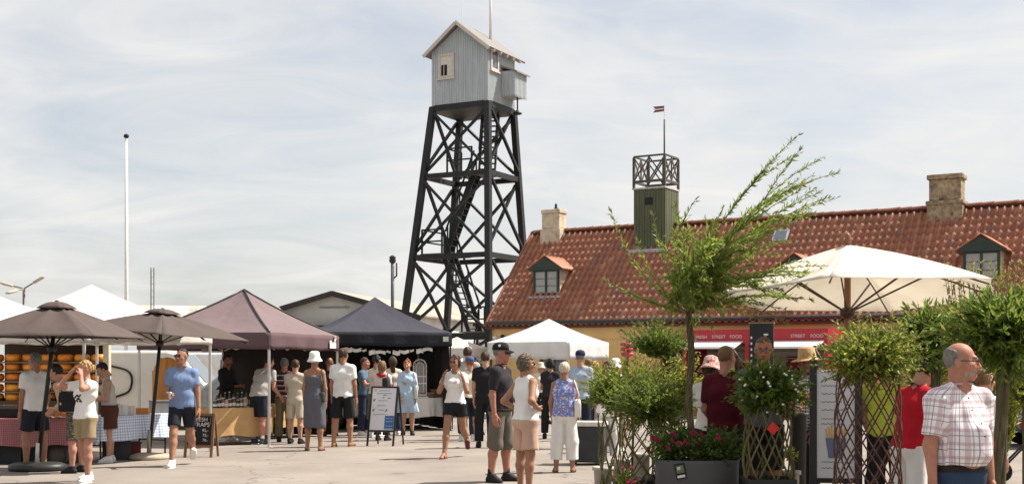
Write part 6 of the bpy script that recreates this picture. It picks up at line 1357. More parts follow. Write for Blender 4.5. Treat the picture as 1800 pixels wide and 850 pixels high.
cw = [[(0.55, 0.98), (1.6, 0.98), (1.6, 1.36), (0.95, 1.36)], [(1.68, 0.98), (2.75, 0.96), (2.25, 1.33), (1.68, 1.37)]]
vehicle('parked_car', 'silver hatchback parked behind the plum tent', (sx(352, 31), 31.4, 0), R(-4), car_p, 1.7, cw, (0.8, 3.4), m_silver, 'car', 0.3, ((3.05, 0.95), (2.4, 1.36)))
vehicle('parked_van', 'far white van behind the silver car', (sx(300, 38), 38.5, 0), 0, van_p, 1.9, [[(2.75, 1.1), (3.55, 1.1), (3.1, 1.72), (2.75, 1.75)], [(1.6, 1.1), (2.6, 1.1), (2.6, 1.72), (1.6, 1.72)]], (0.85, 3.75), mat('van_white2', (0.66, 0.66, 0.64), rough=0.3), 'van', screen=((3.85, 1.14), (3.22, 1.84)))
vehicle('parked_car', 'dark blue car at the right edge behind the plants', (sx(1782, 24), 24.5, 0), R(8), car_p, 1.7, cw, (0.8, 3.4), m_carblue, 'car', 0.3, ((3.05, 0.95), (2.4, 1.36)))
# pushchair at the right edge
Yq = 16.8; pc = empty('pushchair', (sx(1806, Yq), Yq, 0), R(60), 'black pushchair with red cushion at the right edge', 'pushchair')
for s in (-1, 1):
    MB().tube([(s * 0.25, -0.45, 0.13), (s * 0.25, -0.1, 0.6), (s * 0.25, 0.35, 1.02)], 0.014, 8).build('side_tube', m_blackmetal, pc, smooth=True); MB().tube([(s * 0.25, 0.38, 0.16), (s * 0.25, -0.05, 0.64)], 0.014, 8).build('rear_tube', m_blackmetal, pc, smooth=True)
    for y, rr in ((-0.45, 0.12), (0.38, 0.15)):
        q = MB(); q.lathe([(rr * 0.75, -0.025), (rr, -0.02), (rr, 0.02), (rr * 0.75, 0.025), (rr * 0.2, 0.02), (rr * 0.2, -0.02)], 18, Matrix.Translation((s * 0.29, y, rr)) @ Matrix.Rotation(R(90), 4, 'Y')); q.build('wheel', m_dark, pc, smooth=True)
MB().tube([(-0.25, 0.35, 1.02), (0.25, 0.35, 1.02)], 0.018, 8).build('handle', m_blackmetal, pc); q = MB(); q.grid(lambda u, v: ((u - 0.5) * 0.44, -0.3 + 0.42 * v if v < 0.5 else -0.09 + 0.3 * (v - 0.5), 0.42 if v < 0.5 else 0.42 + 0.9 * (v - 0.5)), 6, 10); q.build('seat', mat('seat_red', (0.3, 0.02, 0.03), rough=0.8), pc, solid=0.05, smooth=True)
q = MB(); q.grid(lambda u, v: ((u - 0.5) * 0.46, 0.12 - 0.34 * math.sin(v * 1.5), 0.78 + 0.14 * math.cos(v * 1.5) ), 6, 8); q.build('hood', m_dark, pc, solid=0.01, smooth=True)
# ================================================================== plants
m_leaf = attr_mat('leaf', rough=0.42, spec=0.45, var=0.12, scale=30, trans=0.58)
m_bark = mat('willow_bark', (0.07, 0.056, 0.026), rough=0.85, var=0.3, scale=14, stretch=(3, 3, 0.5), bump=0.5, bscale=30, dirt=(0.125, 0.11, 0.06), dscale=9)
m_rod_g = mat('green_willow_rod', (0.115, 0.095, 0.028), rough=0.6, var=0.3, scale=20); m_rod_r = mat('red_willow_rod', (0.075, 0.028, 0.018), rough=0.55, var=0.3, scale=20)
def leaf_cloud(name, P, D, L, W, cols, parent, sink=0.15, curl=0.12):
    """one small folded leaf per row: P base, D direction, L length, W half width"""
    n = len(P); D = D / (np.linalg.norm(D, axis=1, keepdims=True) + 1e-9); r = nrs.normal(size=(n, 3)); X = np.cross(D, r); X /= np.linalg.norm(X, axis=1, keepdims=True) + 1e-9; Nn = np.cross(X, D)
    L = np.broadcast_to(np.asarray(L, float), (n,))[:, None]; W = np.broadcast_to(np.asarray(W, float), (n,))[:, None]
    V = np.empty((n, 5, 3)); V[:, 0] = P; V[:, 1] = P + D * L * 0.45 + X * W; V[:, 2] = P + D * L - Nn * L * curl; V[:, 3] = P + D * L * 0.45 - X * W; V[:, 4] = P + D * L * 0.5 - Nn * W * sink * 4
    b = np.arange(n)[:, None] * 5; Fq = np.concatenate([b + np.array([[0, 4, 2, 1]]), b + np.array([[0, 3, 2, 4]])])
    o = mesh_obj(name, np_mesh(name, V.reshape(-1, 3), Fq, m_leaf, False, np.repeat(cols, 5, axis=0)), parent); o['kind'] = 'stuff'; return o
def bez(p0, p1, p2, n):
    t = np.linspace(0, 1, n)[:, None]; return (1 - t) ** 2 * p0 + 2 * t * (1 - t) * p1 + t ** 2 * p2
def greens(n, pal, j=0.25):
    pal = np.asarray(pal); c = pal[nrs.randint(0, len(pal), n)]; c = c * (1 + nrs.uniform(-j, j, (n, 1))); m = nrs.uniform(size=n) < 0.03; c[m] = np.array([0.30, 0.22, 0.07]); return c
G_WIL = [(0.207, 0.308, 0.044), (0.264, 0.359, 0.057), (0.151, 0.251, 0.038), (0.339, 0.377, 0.075)]
G_DARK = [(0.087, 0.174, 0.031), (0.116, 0.215, 0.035), (0.07, 0.133, 0.025), (0.163, 0.262, 0.042)]
G_YEL = [(0.294, 0.364, 0.053), (0.376, 0.411, 0.065), (0.224, 0.305, 0.042), (0.447, 0.423, 0.088)]
def twig_leaves(curves, step, L, W, spread, pal, tip=None):
    Ps, Ds, Cs, Ls = [], [], [], []
    for c in curves:
        seg = np.diff(c, axis=0); ln = np.linalg.norm(seg, axis=1); tot = ln.sum(); n = max(2, int(tot / step)); t = nrs.uniform(0.08, 1.0, n); cum = np.concatenate([[0], np.cumsum(ln)]) / tot
        P = np.stack([np.interp(t, cum, c[:, k]) for k in range(3)], 1); i = np.clip(np.searchsorted(cum, t) - 1, 0, len(seg) - 1); T = seg[i] / ln[i][:, None]
        D = T + nrs.normal(size=(n, 3)) * spread; Ps.append(P); Ds.append(D); cc = greens(n, pal)
        if tip is not None: m = t > 0.8; cc[m] = cc[m] * 0.4 + np.asarray(tip) * 0.6 * (1 + nrs.uniform(-0.2, 0.2, (m.sum(), 1)))
        Cs.append(cc); Ls.append(L * nrs.uniform(0.6, 1.15, n) * (1 - 0.35 * t))
    Ps, Ds, Cs, Ls = map(np.concatenate, (Ps, Ds, Cs, Ls)); return Ps, Ds, Ls, W * Ls / L, Cs
def branch_mesh(curves, r0, r1, m_, parent, name='branches'):
    q = MB()
    for c in curves: q.tube([tuple(p) for p in c], list(np.linspace(r0, r1, len(c))), 5, caps=False)
    o = q.build(name, m_, parent, smooth=True); o['kind'] = 'stuff'; return o
# ---- wind-swept willow in the grey planter
YW = 12.3
wt0 = empty('willow_tree', (sx(1213, YW), YW, 0), 0, 'wind-swept willow with a plaited trunk standing in the grey planter', 'tree')
ztk0, ztk1 = 0.66, 2.16
for k in range(5):
    a0 = k * 2 * math.pi / 5; pts = [(0.022 * math.cos(a0 + q * 0.62) + 0.012 * math.sin(q * 0.5), 0.022 * math.sin(a0 + q * 0.62), ztk0 + (ztk1 - ztk0) * q / 22) for q in range(23)]
    MB().tube(pts, [0.0165 - 0.003 * q / 22 for q in range(23)], 7).build('trunk_strand', m_bark, wt0, smooth=True)
top0 = np.array([0.0, 0.0, 2.12]); curves = []
ctr0 = np.array([0.08, 0.0, 2.62])
for k in range(26):
    d = nrs.normal(size=3); d /= np.linalg.norm(d); nd = ctr0 + d * np.array([0.44, 0.36, 0.38]) * nrs.uniform(0.25, 1.0); curves.append(bez(top0, top0 * 0.6 + nd * 0.4 + np.array([0, 0, 0.12]), nd, 9))
    for j in range(9):
        d2 = d * 0.45 + nrs.normal(size=3) * 0.6 + np.array([0.28, 0, 0.12]); d2 /= np.linalg.norm(d2); st = curves[-1 - j][nrs.randint(3, 9)] if j == 0 else curves[-1 - j][nrs.randint(4, 9)]
        e_ = st + d2 * nrs.uniform(0.14, 0.36); curves.append(bez(st, (st + e_) / 2 + np.array([0, 0, 0.03]) + nrs.normal(size=3) * 0.02, e_, 6))
    L9 = curves[-10:]; curves[-10:] = L9
tg_ = [(1.15, 1.60), (1.27, 1.49), (1.40, 1.33), (1.54, 1.16), (1.34, 1.20), (1.05, 1.22), (1.28, 1.02), (1.48, 0.36), (1.2, 0.26), (1.02, 0.0), (1.32, 0.44), (0.85, 0.55), (1.05, 0.72), (0.9, 0.30), (0.75, -0.08), (1.12, 0.10), (0.8, 0.95)]
for dx, dz in tg_:
    e_ = top0 + np.array([dx, nrs.uniform(-0.35, 0.35), dz + 0.03]); p1 = top0 + np.array([dx * nrs.uniform(0.15, 0.45), nrs.uniform(-0.25, 0.25), dz * 0.55 + nrs.uniform(0.2, 0.42)]); cv_ = bez(top0, p1, e_, 12); curves.append(cv_)
    for s in (0.5, 0.7):       # side shoots
        b0 = cv_[int(11 * s)]; e2_ = b0 + (e_ - b0) * nrs.uniform(0.55, 0.95) + nrs.normal(size=3) * 0.10; curves.append(bez(b0, (b0 + e2_) / 2 + np.array([0, 0, 0.05]), e2_, 7))
for dx, dz in ((-0.78, 1.02), (-0.88, 0.36), (-0.55, 0.75), (-0.62, 0.22), (-0.35, 1.05), (-0.12, 1.15)):
    e_ = top0 + np.array([dx, nrs.uniform(-0.25, 0.25), dz]); p1 = top0 + np.array([dx * 0.75, 0, dz * 0.25 + 0.1]); curves.append(bez(top0, p1, e_, 10))
branch_mesh(curves, 0.0055, 0.0016, m_rod_g, wt0)
P_, D_, L_, W_, C_ = twig_leaves(curves, 0.0105, 0.092, 0.0095, 0.5, G_WIL, (0.15, 0.15, 0.05)); leaf_cloud('foliage', P_, D_, L_, W_, C_, wt0)
# ---- generic bush head: twigs radiating from a core
def bush_head(root, c, rad, n, leafL, leafW, pal, spread, step, tip=None, upb=0.2, tall=1.0):
    cv = []
    for k in range(n):
        d = nrs.normal(size=3); d /= np.linalg.norm(d); d[2] = d[2] * (1 - upb) + upb; e_ = np.array(c) + d * np.array(rad) * nrs.uniform(0.45, 1.22) * (np.array([1, 1, tall]) if d[2] > 0 else 1); s_ = np.array(c) + d * np.array(rad) * 0.12 - np.array([0, 0, rad[2] * 0.25]); cv.append(bez(s_, (s_ + e_) / 2 + nrs.normal(size=3) * 0.02 + np.array([0, 0, 0.03]), e_, 6))
    branch_mesh(cv, 0.004, 0.0015, m_rod_g, root, 'twigs'); P_, D_, L_, W_, C_ = twig_leaves(cv, step, leafL, leafW, spread, pal, tip); leaf_cloud('foliage', P_, D_, L_, W_, C_, root)
def lattice(root, r0, r1, z0, z1, n, turns, m_, rr=0.006, oval=0.7):
    for sgn in (-1, 1):
        for k in range(n):
            a0 = 2 * math.pi * k / n; pts = []
            for q in range(15):
                v = q / 14; a = a0 + sgn * turns * 2 * math.pi * v; w = r0 + (r1 - r0) * v + 0.012 * math.sin(v * 9 + k); pts.append((w * math.cos(a), w * math.sin(a) * oval + sgn * 0.004, z0 + (z1 - z0) * v))
            MB().tube(pts, [rr * (1.25 - 0.4 * q / 14) for q in range(15)], 5).build('willow_rod', m_, root, smooth=True)
def pot(root, r, h, m_, sq=False, lip=0.02):
    q = MB(); n = 4 if sq else 20
    q.lathe([(r * 0.82, 0.0), (r, h - 0.04), (r + lip, h - 0.038), (r + lip, h), (r - 0.015, h), (r - 0.02, h - 0.05), (0.01, h - 0.05)], n, Matrix.Rotation(R(45), 4, 'Z') if sq else None); q.build('pot', m_, root, smooth=not sq)
m_potd = mat('dark_pot', (0.022, 0.024, 0.024), rough=0.6, var=0.15); m_potw = mat('white_pot', (0.40, 0.37, 0.32), rough=0.6, var=0.1); m_potp = mat('pink_pot', (0.5, 0.06, 0.12), rough=0.5); m_potg = mat('graphite_planter', (0.072, 0.072, 0.074), rough=0.5, var=0.06, bump=0.05, bscale=60)
def plant(px, Y, label, cat='plant', name='potted_plant', rz=0.0, group=None): return empty(name, (sx(px, Y), Y, 0), rz, label, cat, group)
r_ = plant(1072, 13.2, 'glossy round-leaved bush on woven stems beside the white trousers', name='lattice_plant'); pot(r_, 0.17, 0.36, m_potd, True); lattice(r_, 0.10, 0.12, 0.33, 1.12, 6, 0.35, m_rod_g, 0.007); bush_head(r_, (0, 0, sz(690, 13.2)), (0.28, 0.25, 0.27), 210, 0.066, 0.018, G_WIL, 0.75, 0.016, (0.2, 0.24, 0.05), 0.05)
r_ = plant(1158, 13.9, 'ball-topped evergreen with upright shoots left of the willow trunk', name='lattice_plant'); pot(r_, 0.16, 0.4, m_potd, True); lattice(r_, 0.08, 0.06, 0.38, sz(650, 13.9), 6, 0.8, m_rod_g, 0.006); bush_head(r_, (0, 0, sz(618, 13.9)), (0.38, 0.32, 0.27), 300, 0.06, 0.010, G_DARK + G_WIL, 0.5, 0.012, (0.12, 0.15, 0.04), 0.45, 1.35)
r_ = plant(1140, 12.8, 'broad fine-leaved bush on an open willow lattice beside the planter', name='lattice_plant'); pot(r_, 0.22, 0.43, m_potd); lattice(r_, 0.26, 0.26, 0.40, sz(735, 12.8), 10, 0.30, m_rod_g, 0.007); bush_head(r_, (0.02, 0, sz(708, 12.8)), (0.44, 0.38, 0.36), 460, 0.06, 0.0072, G_DARK + G_WIL, 0.5, 0.0105, (0.16, 0.21, 0.04), 0.03)
r_ = plant(1110, 13.6, 'yellow-green loose shrub behind the fine-leaved bush', name='garden_shrub'); pot(r_, 0.2, 0.4, m_potd); bush_head(r_, (0, 0, sz(690, 13.6)), (0.55, 0.3, 0.42), 260, 0.06, 0.013, G_YEL, 0.55, 0.015, None, 0.35); MB().tube([(0, 0, 0.35), (0.02, 0, 0.9), (0.0, 0, 1.1)], 0.014, 6).build('stem', m_bark, r_, smooth=True)
r_ = plant(1350, 11.9, 'dense glossy shrub with white buds on a green willow lattice', name='lattice_plant'); pot(r_, 0.30, 0.56, m_potd, True); lattice(r_, 0.24, 0.20, 0.53, sz(712, 11.9), 9, 0.22, m_rod_g, 0.0085); bush_head(r_, (0, 0, sz(684, 11.9)), (0.37, 0.34, 0.29), 300, 0.08, 0.017, G_DARK, 0.65, 0.013, (0.16, 0.2, 0.04), 0.05)
wf = MB()
for k in range(26):
    d = nrs.normal(size=3); d /= np.linalg.norm(d); d[1] = -abs(d[1]); p = np.array([0, 0, sz(684, 11.9)]) + d * np.array([0.32, 0.3, 0.24]); q = MB(); q.lathe([(0.001, -0.008), (0.011, -0.004), (0.013, 0.003), (0.006, 0.01), (0.001, 0.012)], 7, Matrix.Translation(Vector(p))); q.build('flower_bud', cloth('bud_white', (0.72, 0.72, 0.7)), r_, smooth=True)
q = MB(); q.box((0, 0, 0), (0.085, 0.004, 0.085), Matrix.Translation((0.0, -0.235, sz(752, 11.7))) @ Matrix.Rotation(R(40), 4, 'Y')); q.build('price_tag', mat('tag_red', (0.55, 0.02, 0.02), rough=0.5), r_)
r_ = plant(1526, 9.9, 'light green shrub on a tall dark red willow lattice, centre right', name='lattice_plant'); pot(r_, 0.3, 0.5, m_potd, True); lattice(r_, 0.27, 0.24, 0.46, sz(655, 9.9), 11, 0.42, m_rod_r, 0.0068); bush_head(r_, (0, 0, sz(626, 9.9)), (0.40, 0.36, 0.27), 420, 0.064, 0.013, G_YEL + G_WIL, 0.6, 0.0125, (0.19, 0.19, 0.06), 0.05, 1.15)
def standard(px, Y, label, crown_px, crown_y, rx, rz_, trunk_r, lean, leafL, pal, n, ztrunk, name='standard_tree', twist=3.0, strands=4):
    r_ = plant(px, Y, label, 'tree', name); pot(r_, 0.24, 0.4, m_potd)
    c = (sx(crown_px, Y) - sx(px, Y), 0, sz(crown_y, Y))
    for k in range(strands):
        a0 = k * 2 * math.pi / strands; pts = []
        for q in range(19):
            v = q / 18; a = a0 + twist * v; pts.append((trunk_r * 0.6 * math.cos(a) + c[0] * v * v + lean * math.sin(v * 3), trunk_r * 0.6 * math.sin(a), 0.34 + (ztrunk - 0.34) * v))
        MB().tube(pts, trunk_r * 0.62, 7).build('trunk_strand', m_bark, r_, smooth=True)
    bush_head(r_, c, (rx, rx * 0.8, rz_), n, leafL, leafL * 0.13, pal, 0.5, 0.017, (0.2, 0.22, 0.05), -0.05)
    return r_
standard(1645, 10.6, 'standard tree with twisted trunk behind the plaid shirt man', 1645, 588, 0.40, 0.26, 0.036, 0.0, 0.12, G_DARK + G_DARK + G_WIL, 330, sz(610, 10.6))
standard(1752, 9.1, 'standard tree with thick mossy trunk right of the plaid shirt man', 1766, 578, 0.44, 0.29, 0.040, 0.012, 0.13, G_DARK + G_DARK + G_WIL, 380, sz(600, 9.1))
r_ = plant(1738, 12.6, 'tall yellow-green shoots rising behind the right-hand trees', name='garden_shrub'); pot(r_, 0.2, 0.4, m_potd)
cv = []
for k in range(80):
    x = nrs.uniform(-0.42, 0.62); e_ = np.array([x, nrs.uniform(-0.3, 0.3), sz(nrs.uniform(455, 560), 12.6)]); s_ = np.array([x * 0.15, 0, 0.45]); cv.append(bez(s_, np.array([x * 0.6, 0, 1.3]), e_, 12))
branch_mesh(cv, 0.007, 0.002, m_rod_g, r_, 'stems'); P_, D_, L_, W_, C_ = twig_leaves(cv, 0.017, 0.075, 0.011, 0.45, G_YEL, (0.24, 0.18, 0.06)); leaf_cloud('foliage', P_, D_, L_, W_, C_, r_)
r_ = plant(1800, 10.2, 'light leafy shrub at the right edge beside the mossy trunk', name='garden_shrub'); pot(r_, 0.2, 0.4, m_potd); bush_head(r_, (0, 0, sz(680, 10.2)), (0.22, 0.22, 0.38), 170, 0.07, 0.016, G_YEL + G_WIL, 0.6, 0.017); MB().tube([(0, 0, 0.35), (0.0, 0, 1.3)], 0.014, 6).build('stem', m_bark, r_)
r_ = plant(1632, 12.4, 'pale yellow-green shrub between the red shirt and the plaid shirt', name='garden_shrub'); pot(r_, 0.2, 0.4, m_potd); bush_head(r_, (0, 0, sz(655, 12.4)), (0.34, 0.3, 0.38), 210, 0.06, 0.012, G_YEL, 0.55, 0.017); MB().tube([(0, 0, 0.35), (0.0, 0, 1.3)], 0.014, 6).build('stem', m_bark, r_)
# ---- long grey planter with magenta flowers
YP = 12.3; pr = empty('planter', (sx(1225, YP), YP, 0), 0, 'oval graphite planter trough with a picture tag, front right', 'planter'); hw_ = 0.415; zt_p = sz(809, YP - 0.2)
q = MB(); prof = [(0.86, 0.0), (0.95, 0.05), (1.0, zt_p - 0.03), (1.015, zt_p), (0.96, zt_p), (0.94, zt_p - 0.06), (0.01, zt_p - 0.06)]
q.lathe([(r * hw_, z) for r, z in prof], 40, None, 1.0, 0.5); q.build('trough', m_potg, pr, smooth=True)
q = MB(); q.box((0, 0, 0), (0.10, 0.006, 0.15), Matrix.Translation((-0.19, -0.205, zt_p - 0.1)) @ Matrix.Rotation(R(-10), 4, 'Y')); tgo = q.build('picture_tag', m_dark, pr, bevel=0.01)
for (dx, dz, w_, h_, c) in ((0, 0.02, 0.075, 0.075, (0.12, 0.16, 0.07)), (0.0, -0.05, 0.075, 0.025, (0.65, 0.65, 0.62)), (-0.01, 0.03, 0.03, 0.03, (0.55, 0.52, 0.5))):
    q = MB(); q.box((dx, -0.0045 - 0.001 * (w_ < 0.05), dz), (w_, 0.002, h_), Matrix.Translation((-0.19, -0.205, zt_p - 0.1)) @ Matrix.Rotation(R(-10), 4, 'Y')); q.build('tag_print', mat('tagprint_%d' % int(c[0] * 99), c, var=0.4, scale=90), tgo)
fr_ = empty('flowering_plants', (sx(1225, YP), YP, 0), 0, 'mound of leafy plants with magenta blooms filling the grey planter', 'plants')
PG = [(0.11, 0.21, 0.04), (0.15, 0.26, 0.05), (0.08, 0.16, 0.03)]
bush_head(fr_, (-0.21, 0, zt_p + 0.11), (0.27, 0.22, 0.25), 260, 0.055, 0.019, PG, 0.9, 0.016, None, 0.1); bush_head(fr_, (0.21, 0, zt_p + 0.09), (0.29, 0.22, 0.23), 260, 0.055, 0.019, PG, 0.9, 0.016, None, 0.1)
m_mag = mat('magenta_petal', (0.24, 0.008, 0.05), rough=0.6, var=0.25, scale=80)
bl = MB()
for k in range(11):
    for ring, (rr, zz2) in enumerate(((0.026, 0.0), (0.018, 0.008), (0.010, 0.014))):
        a = 2 * math.pi * k / 11 + ring * 0.3; ca, sa = math.cos(a), math.sin(a); w_ = rr * 0.42
        bl.add([(ca * 0.004, sa * 0.004, zz2 + 0.002), (ca * rr * 0.7 - sa * w_, sa * rr * 0.7 + ca * w_, zz2 + 0.004), (ca * rr, sa * rr, zz2), (ca * rr * 0.7 + sa * w_, sa * rr * 0.7 - ca * w_, zz2 + 0.004)], [(0, 1, 2, 3)])
blm = bl.mesh('bloom', m_mag)
for px, py in ((1155, 757), (1142, 768), (1148, 781), (1135, 789), (1168, 786), (1188, 779), (1200, 777), (1220, 777), (1214, 760), (1256, 768), (1270, 775), (1286, 767), (1308, 785), (1228, 764), (1178, 762), (1176, 774), (1150, 772)):
    o = mesh_obj('bloom', blm, fr_, (sx(px, YP) - sx(1225, YP), -0.24 + rnd.uniform(-0.03, 0.03), sz(py, YP - 0.24)), (R(70 + rnd.uniform(-25, 15)), rnd.uniform(-0.3, 0.3), rnd.uniform(0, 3))); o.scale = (1.35,) * 3
# ---- smaller pots
for k, (px, Y, py, rad, pal, lab, pm, fl) in enumerate([(1390, 13.4, 800, 0.10, G_YEL, 'small leafy plant in a pale pot under the dense shrub', m_potw, None), (1330, 12.9, 812, 0.09, G_YEL, 'small yellow-green plant in a pale pot behind the green lattice', m_potw, None),
      (1404, 14.2, 700, 0.12, G_YEL, 'tall plant with orange and yellow blooms beside the checked shirt', m_potd, (0.7, 0.2, 0.02)), (1100, 12.1, 842, 0.12, G_WIL, 'low pink-flowered pot plant in front of the willow lattice', m_potp, (0.55, 0.03, 0.12)), (1185, 13.4, 742, 0.1, G_YEL, 'white-flowered plant behind the willow trunk', m_potw, (0.7, 0.68, 0.64))]):
    r_ = plant(px, Y, lab, name='potted_plant'); z = sz(py, Y); pot(r_, 0.09, max(0.2, z - 0.16), pm); bush_head(r_, (0, 0, z), (rad, rad, rad * 1.1), 46, 0.05, 0.012, pal, 0.7, 0.018)
    if fl:
        for j in range(14):
            d = nrs.normal(size=3); d /= np.linalg.norm(d); d[1] = -abs(d[1]); q = MB(); q.lathe([(0.001, -0.012), (0.016, -0.006), (0.02, 0.006), (0.008, 0.014), (0.001, 0.012)], 8, Matrix.Translation(Vector(np.array([0, 0, z]) + d * rad * 1.1))); q.build('bloom', mat('bloom_%d' % k, fl, rough=0.6, var=0.3, scale=60), r_, smooth=True)
for k, (px, Y, lab) in enumerate([(1060, 14.8, 'white plant pot at the left of the pots behind the willow lattice'), (1092, 15.0, 'white plant pot in the middle behind the willow lattice'), (1126, 14.8, 'white plant pot at the right behind the willow lattice')]):
    r_ = empty('plant_pot', (sx(px, Y), Y, 0), 0, lab, 'pot'); pot(r_, 0.11, 0.42 + 0.08 * k, m_potw)

for k, (px, Y, py, rx, rz_, pal, lab) in enumerate([(1198, 14.6, 690, 0.30, 0.42, G_YEL, 'airy yellow-green shrub just behind the willow trunk'), (1252, 15.2, 722, 0.22, 0.3, G_WIL, 'low shrub between the willow trunk and the maroon T-shirt'), (1700, 11.9, 610, 0.34, 0.36, G_DARK + G_WIL, 'dark leafy shrub between the two standard trees')]):
    r_ = plant(px, Y, lab, name='garden_shrub'); pot(r_, 0.17, 0.38, m_potd); z = sz(py, Y); bush_head(r_, (0, 0, z), (rx, rx * 0.8, rz_), int(110 + 260 * rx), 0.066, 0.013, pal, 0.6, 0.016, (0.3, 0.3, 0.07), 0.1, 1.2)
    for j in range(3): MB().tube([(0.02 * j, 0.015 * j, 0.34), (0.03 * (j - 1), 0, (z + 0.34) / 2), (0.06 * (j - 1), 0, z)], 0.009, 6).build('stem', m_bark, r_, smooth=True)
# ================================================================== the crowd
WH = cloth('tee_white', (0.70, 0.69, 0.67)); BLK = cloth('black', (0.016, 0.016, 0.018)); NVY = cloth('navy', (0.018, 0.021, 0.032)); KHA = cloth('khaki', (0.27, 0.205, 0.12)); GRT = cloth('grey_tee', (0.36, 0.345, 0.32)); BGE = cloth('beige', (0.47, 0.41, 0.33))
SAND = cloth('sand_shorts', (0.50, 0.33, 0.25)); CARGO = cloth('cargo_grey', (0.125, 0.11, 0.09)); SLATE = cloth('slate_dress', (0.10, 0.105, 0.125)); DENIM = cloth('denim', (0.028, 0.05, 0.095)); DENIMD = cloth('dark_denim', (0.025, 0.035, 0.06)); BROWN = cloth('brown_skirt', (0.075, 0.03, 0.02))
LBLUE = cloth('light_blue', (0.38, 0.50, 0.62)); CHAM = cloth('chambray', (0.17, 0.24, 0.40)); PALEB = cloth('pale_blue_shirt', (0.33, 0.40, 0.50)); MAROON = cloth('maroon', (0.085, 0.008, 0.016)); LIME = cloth('lime', (0.36, 0.40, 0.05)); REDT = cloth('red_tee', (0.42, 0.012, 0.022)); CREAM = cloth('cream_top', (0.60, 0.54, 0.42)); OLIVE = cloth('olive_trousers', (0.13, 0.12, 0.085)); CORAL = cloth('coral', (0.55, 0.10, 0.05)); LGREY = cloth('light_grey_vest', (0.42, 0.40, 0.38)); CHARC = cloth('charcoal_top', (0.026, 0.023, 0.028)); TEAL = cloth('steel_blue_tee', (0.08, 0.13, 0.19)); PINKT = cloth('pink_white_top', (0.62, 0.50, 0.50)); TANJ = cloth('tan_top', (0.42, 0.30, 0.20)); WTR = cloth('white_trousers', (0.68, 0.66, 0.63))
STR = pattern_mat('striped_tee', 'hstripes3', (0.022, 0.024, 0.035), (0.45, 0.44, 0.42), (0.14, 0.03, 0.04), s=9.5, axis='cloth'); FLORAL = pattern_mat('floral_blue', 'floral', (0.12, 0.22, 0.55), (0.50, 0.52, 0.60), (0.45, 0.22, 0.24), s=26); GING = pattern_mat('gingham_dark', 'check', (0.55, 0.54, 0.52), (0.02, 0.02, 0.025), s=26, axis='cloth'); PLAID = pattern_mat('plaid_pale', 'plaid', (0.74, 0.71, 0.72), (0.36, 0.20, 0.235), (0.17, 0.14, 0.18), s=11.5, axis='cloth'); PHAT = pattern_mat('pink_hat_print', 'floral', (0.55, 0.30, 0.27), (0.35, 0.12, 0.10), (0.62, 0.48, 0.4), s=28); CAMO = pattern_mat('patterned_skirt', 'floral', (0.08, 0.075, 0.06), (0.02, 0.02, 0.02), (0.2, 0.17, 0.1), s=30)
SG = ('sunglasses', glass('sunglass_lens', (0.008, 0.008, 0.009), 0.1)); EG = ('glasses', glass('spectacle_frame', (0.02, 0.02, 0.022), 0.2))
HANG = [((0.13, 0.03, -1), (0.04, 0.2, -1)), ((0.13, 0.0, -1), (0.04, 0.16, -1))]
FOLD = [((0.12, 0.2, -1), (-0.55, 0.9, 0.05)), ((0.12, 0.2, -1), (-0.55, 0.9, 0.0))]
HOLD = [((0.1, 0.25, -1), (-0.2, 1.0, 0.1)), ((0.1, 0.25, -1), (-0.2, 1.0, 0.15))]
EYES = [((0.30, 0.45, -0.80), (-0.30, 0.02, 0.95)), ((0.30, 0.45, -0.80), (-0.30, 0.02, 0.95))]
BROW = [((0.28, 0.92, -0.12), (-0.5, -0.38, 0.78)), ((0.28, 0.92, -0.05), (-0.5, -0.40, 0.78))]
STAND_ = ((1, 3, 2), (-1, 3, 2)); WALK = ((20, 2, 6), (-16, 2, 24)); WALK2 = ((-16, 2, 30), (20, 2, 4)); REST = ((6, 5, 10, 20), (-2, 3, 2, 5))
def T(m_, sleeve=0.58, **k): return dict(mat=m_, sleeve=sleeve, **k)
def Bt(kind, m_, ln, flare=0.018, **k): return dict(kind=kind, mat=m_, len=ln, flare=flare, **k)
SNK = ('sneaker', (0.70, 0.69, 0.67)); BSH = ('shoe', (0.018, 0.018, 0.018)); SND = ('sandal', (0.03, 0.022, 0.018)); TSN = ('sandal', (0.22, 0.10, 0.04))
P = {}
# --- left
P['cheese'] = person(62, gy(824), 622, -125, 'man in white T-shirt and navy shorts facing the cheese shelves', 'tan', ('short', 'grey'), top=T(WH, 0.6, loose=0.14, hem=-0.03), bottom=Bt('shorts', NVY, 0.78, 0.03), arms=[((0.1, 0.1, -1), (0.0, 0.2, -1)), ((0.14, 0.0, -1), (-0.05, 0.12, -1))], legs=REST, girth=1.06, shoes=SNK, vox=0.015)
P['shade'] = person(150, gy(846), 630, -28, 'blonde woman in white T-shirt and khaki shorts shading her eyes with both hands', 'pink', ('lowbun', 'blond'), top=T(WH, 0.6, hem=-0.01, loose=0.08), bottom=Bt('shorts', KHA, 0.66, 0.028), arms=BROW, legs=((8, 3, 6), (-8, 2, 8)), bust=0.9, shoes=SNK, vox=0.014, head=(-25, 0), H=1.66)
P['bend'] = person(134, gy(830), 640, -100, 'person in tan top leaning towards the cheese, mostly hidden by the blonde woman', 'pink', ('short', 'dark'), top=T(TANJ, 1.6), bottom=Bt('shorts', CAMO, 0.95, 0.02), lean=34, arms=HOLD, legs=STAND_, shoes=BSH, H=1.68)
P['vest'] = person(192, gy(811), 638, -70, 'dark-haired woman in grey vest, coral sash and brown skirt looking down', 'fair', ('short', 'dark'), top=T(LGREY, 0.0, hem=0.02, bands=(('sash', CORAL, 0, -0.02, 0.035),)), bottom=Bt('skirt', BROWN, 0.8, 0.01), arms=FOLD, bust=0.8, head=(0, 32), shoes=SNK, lean=6)
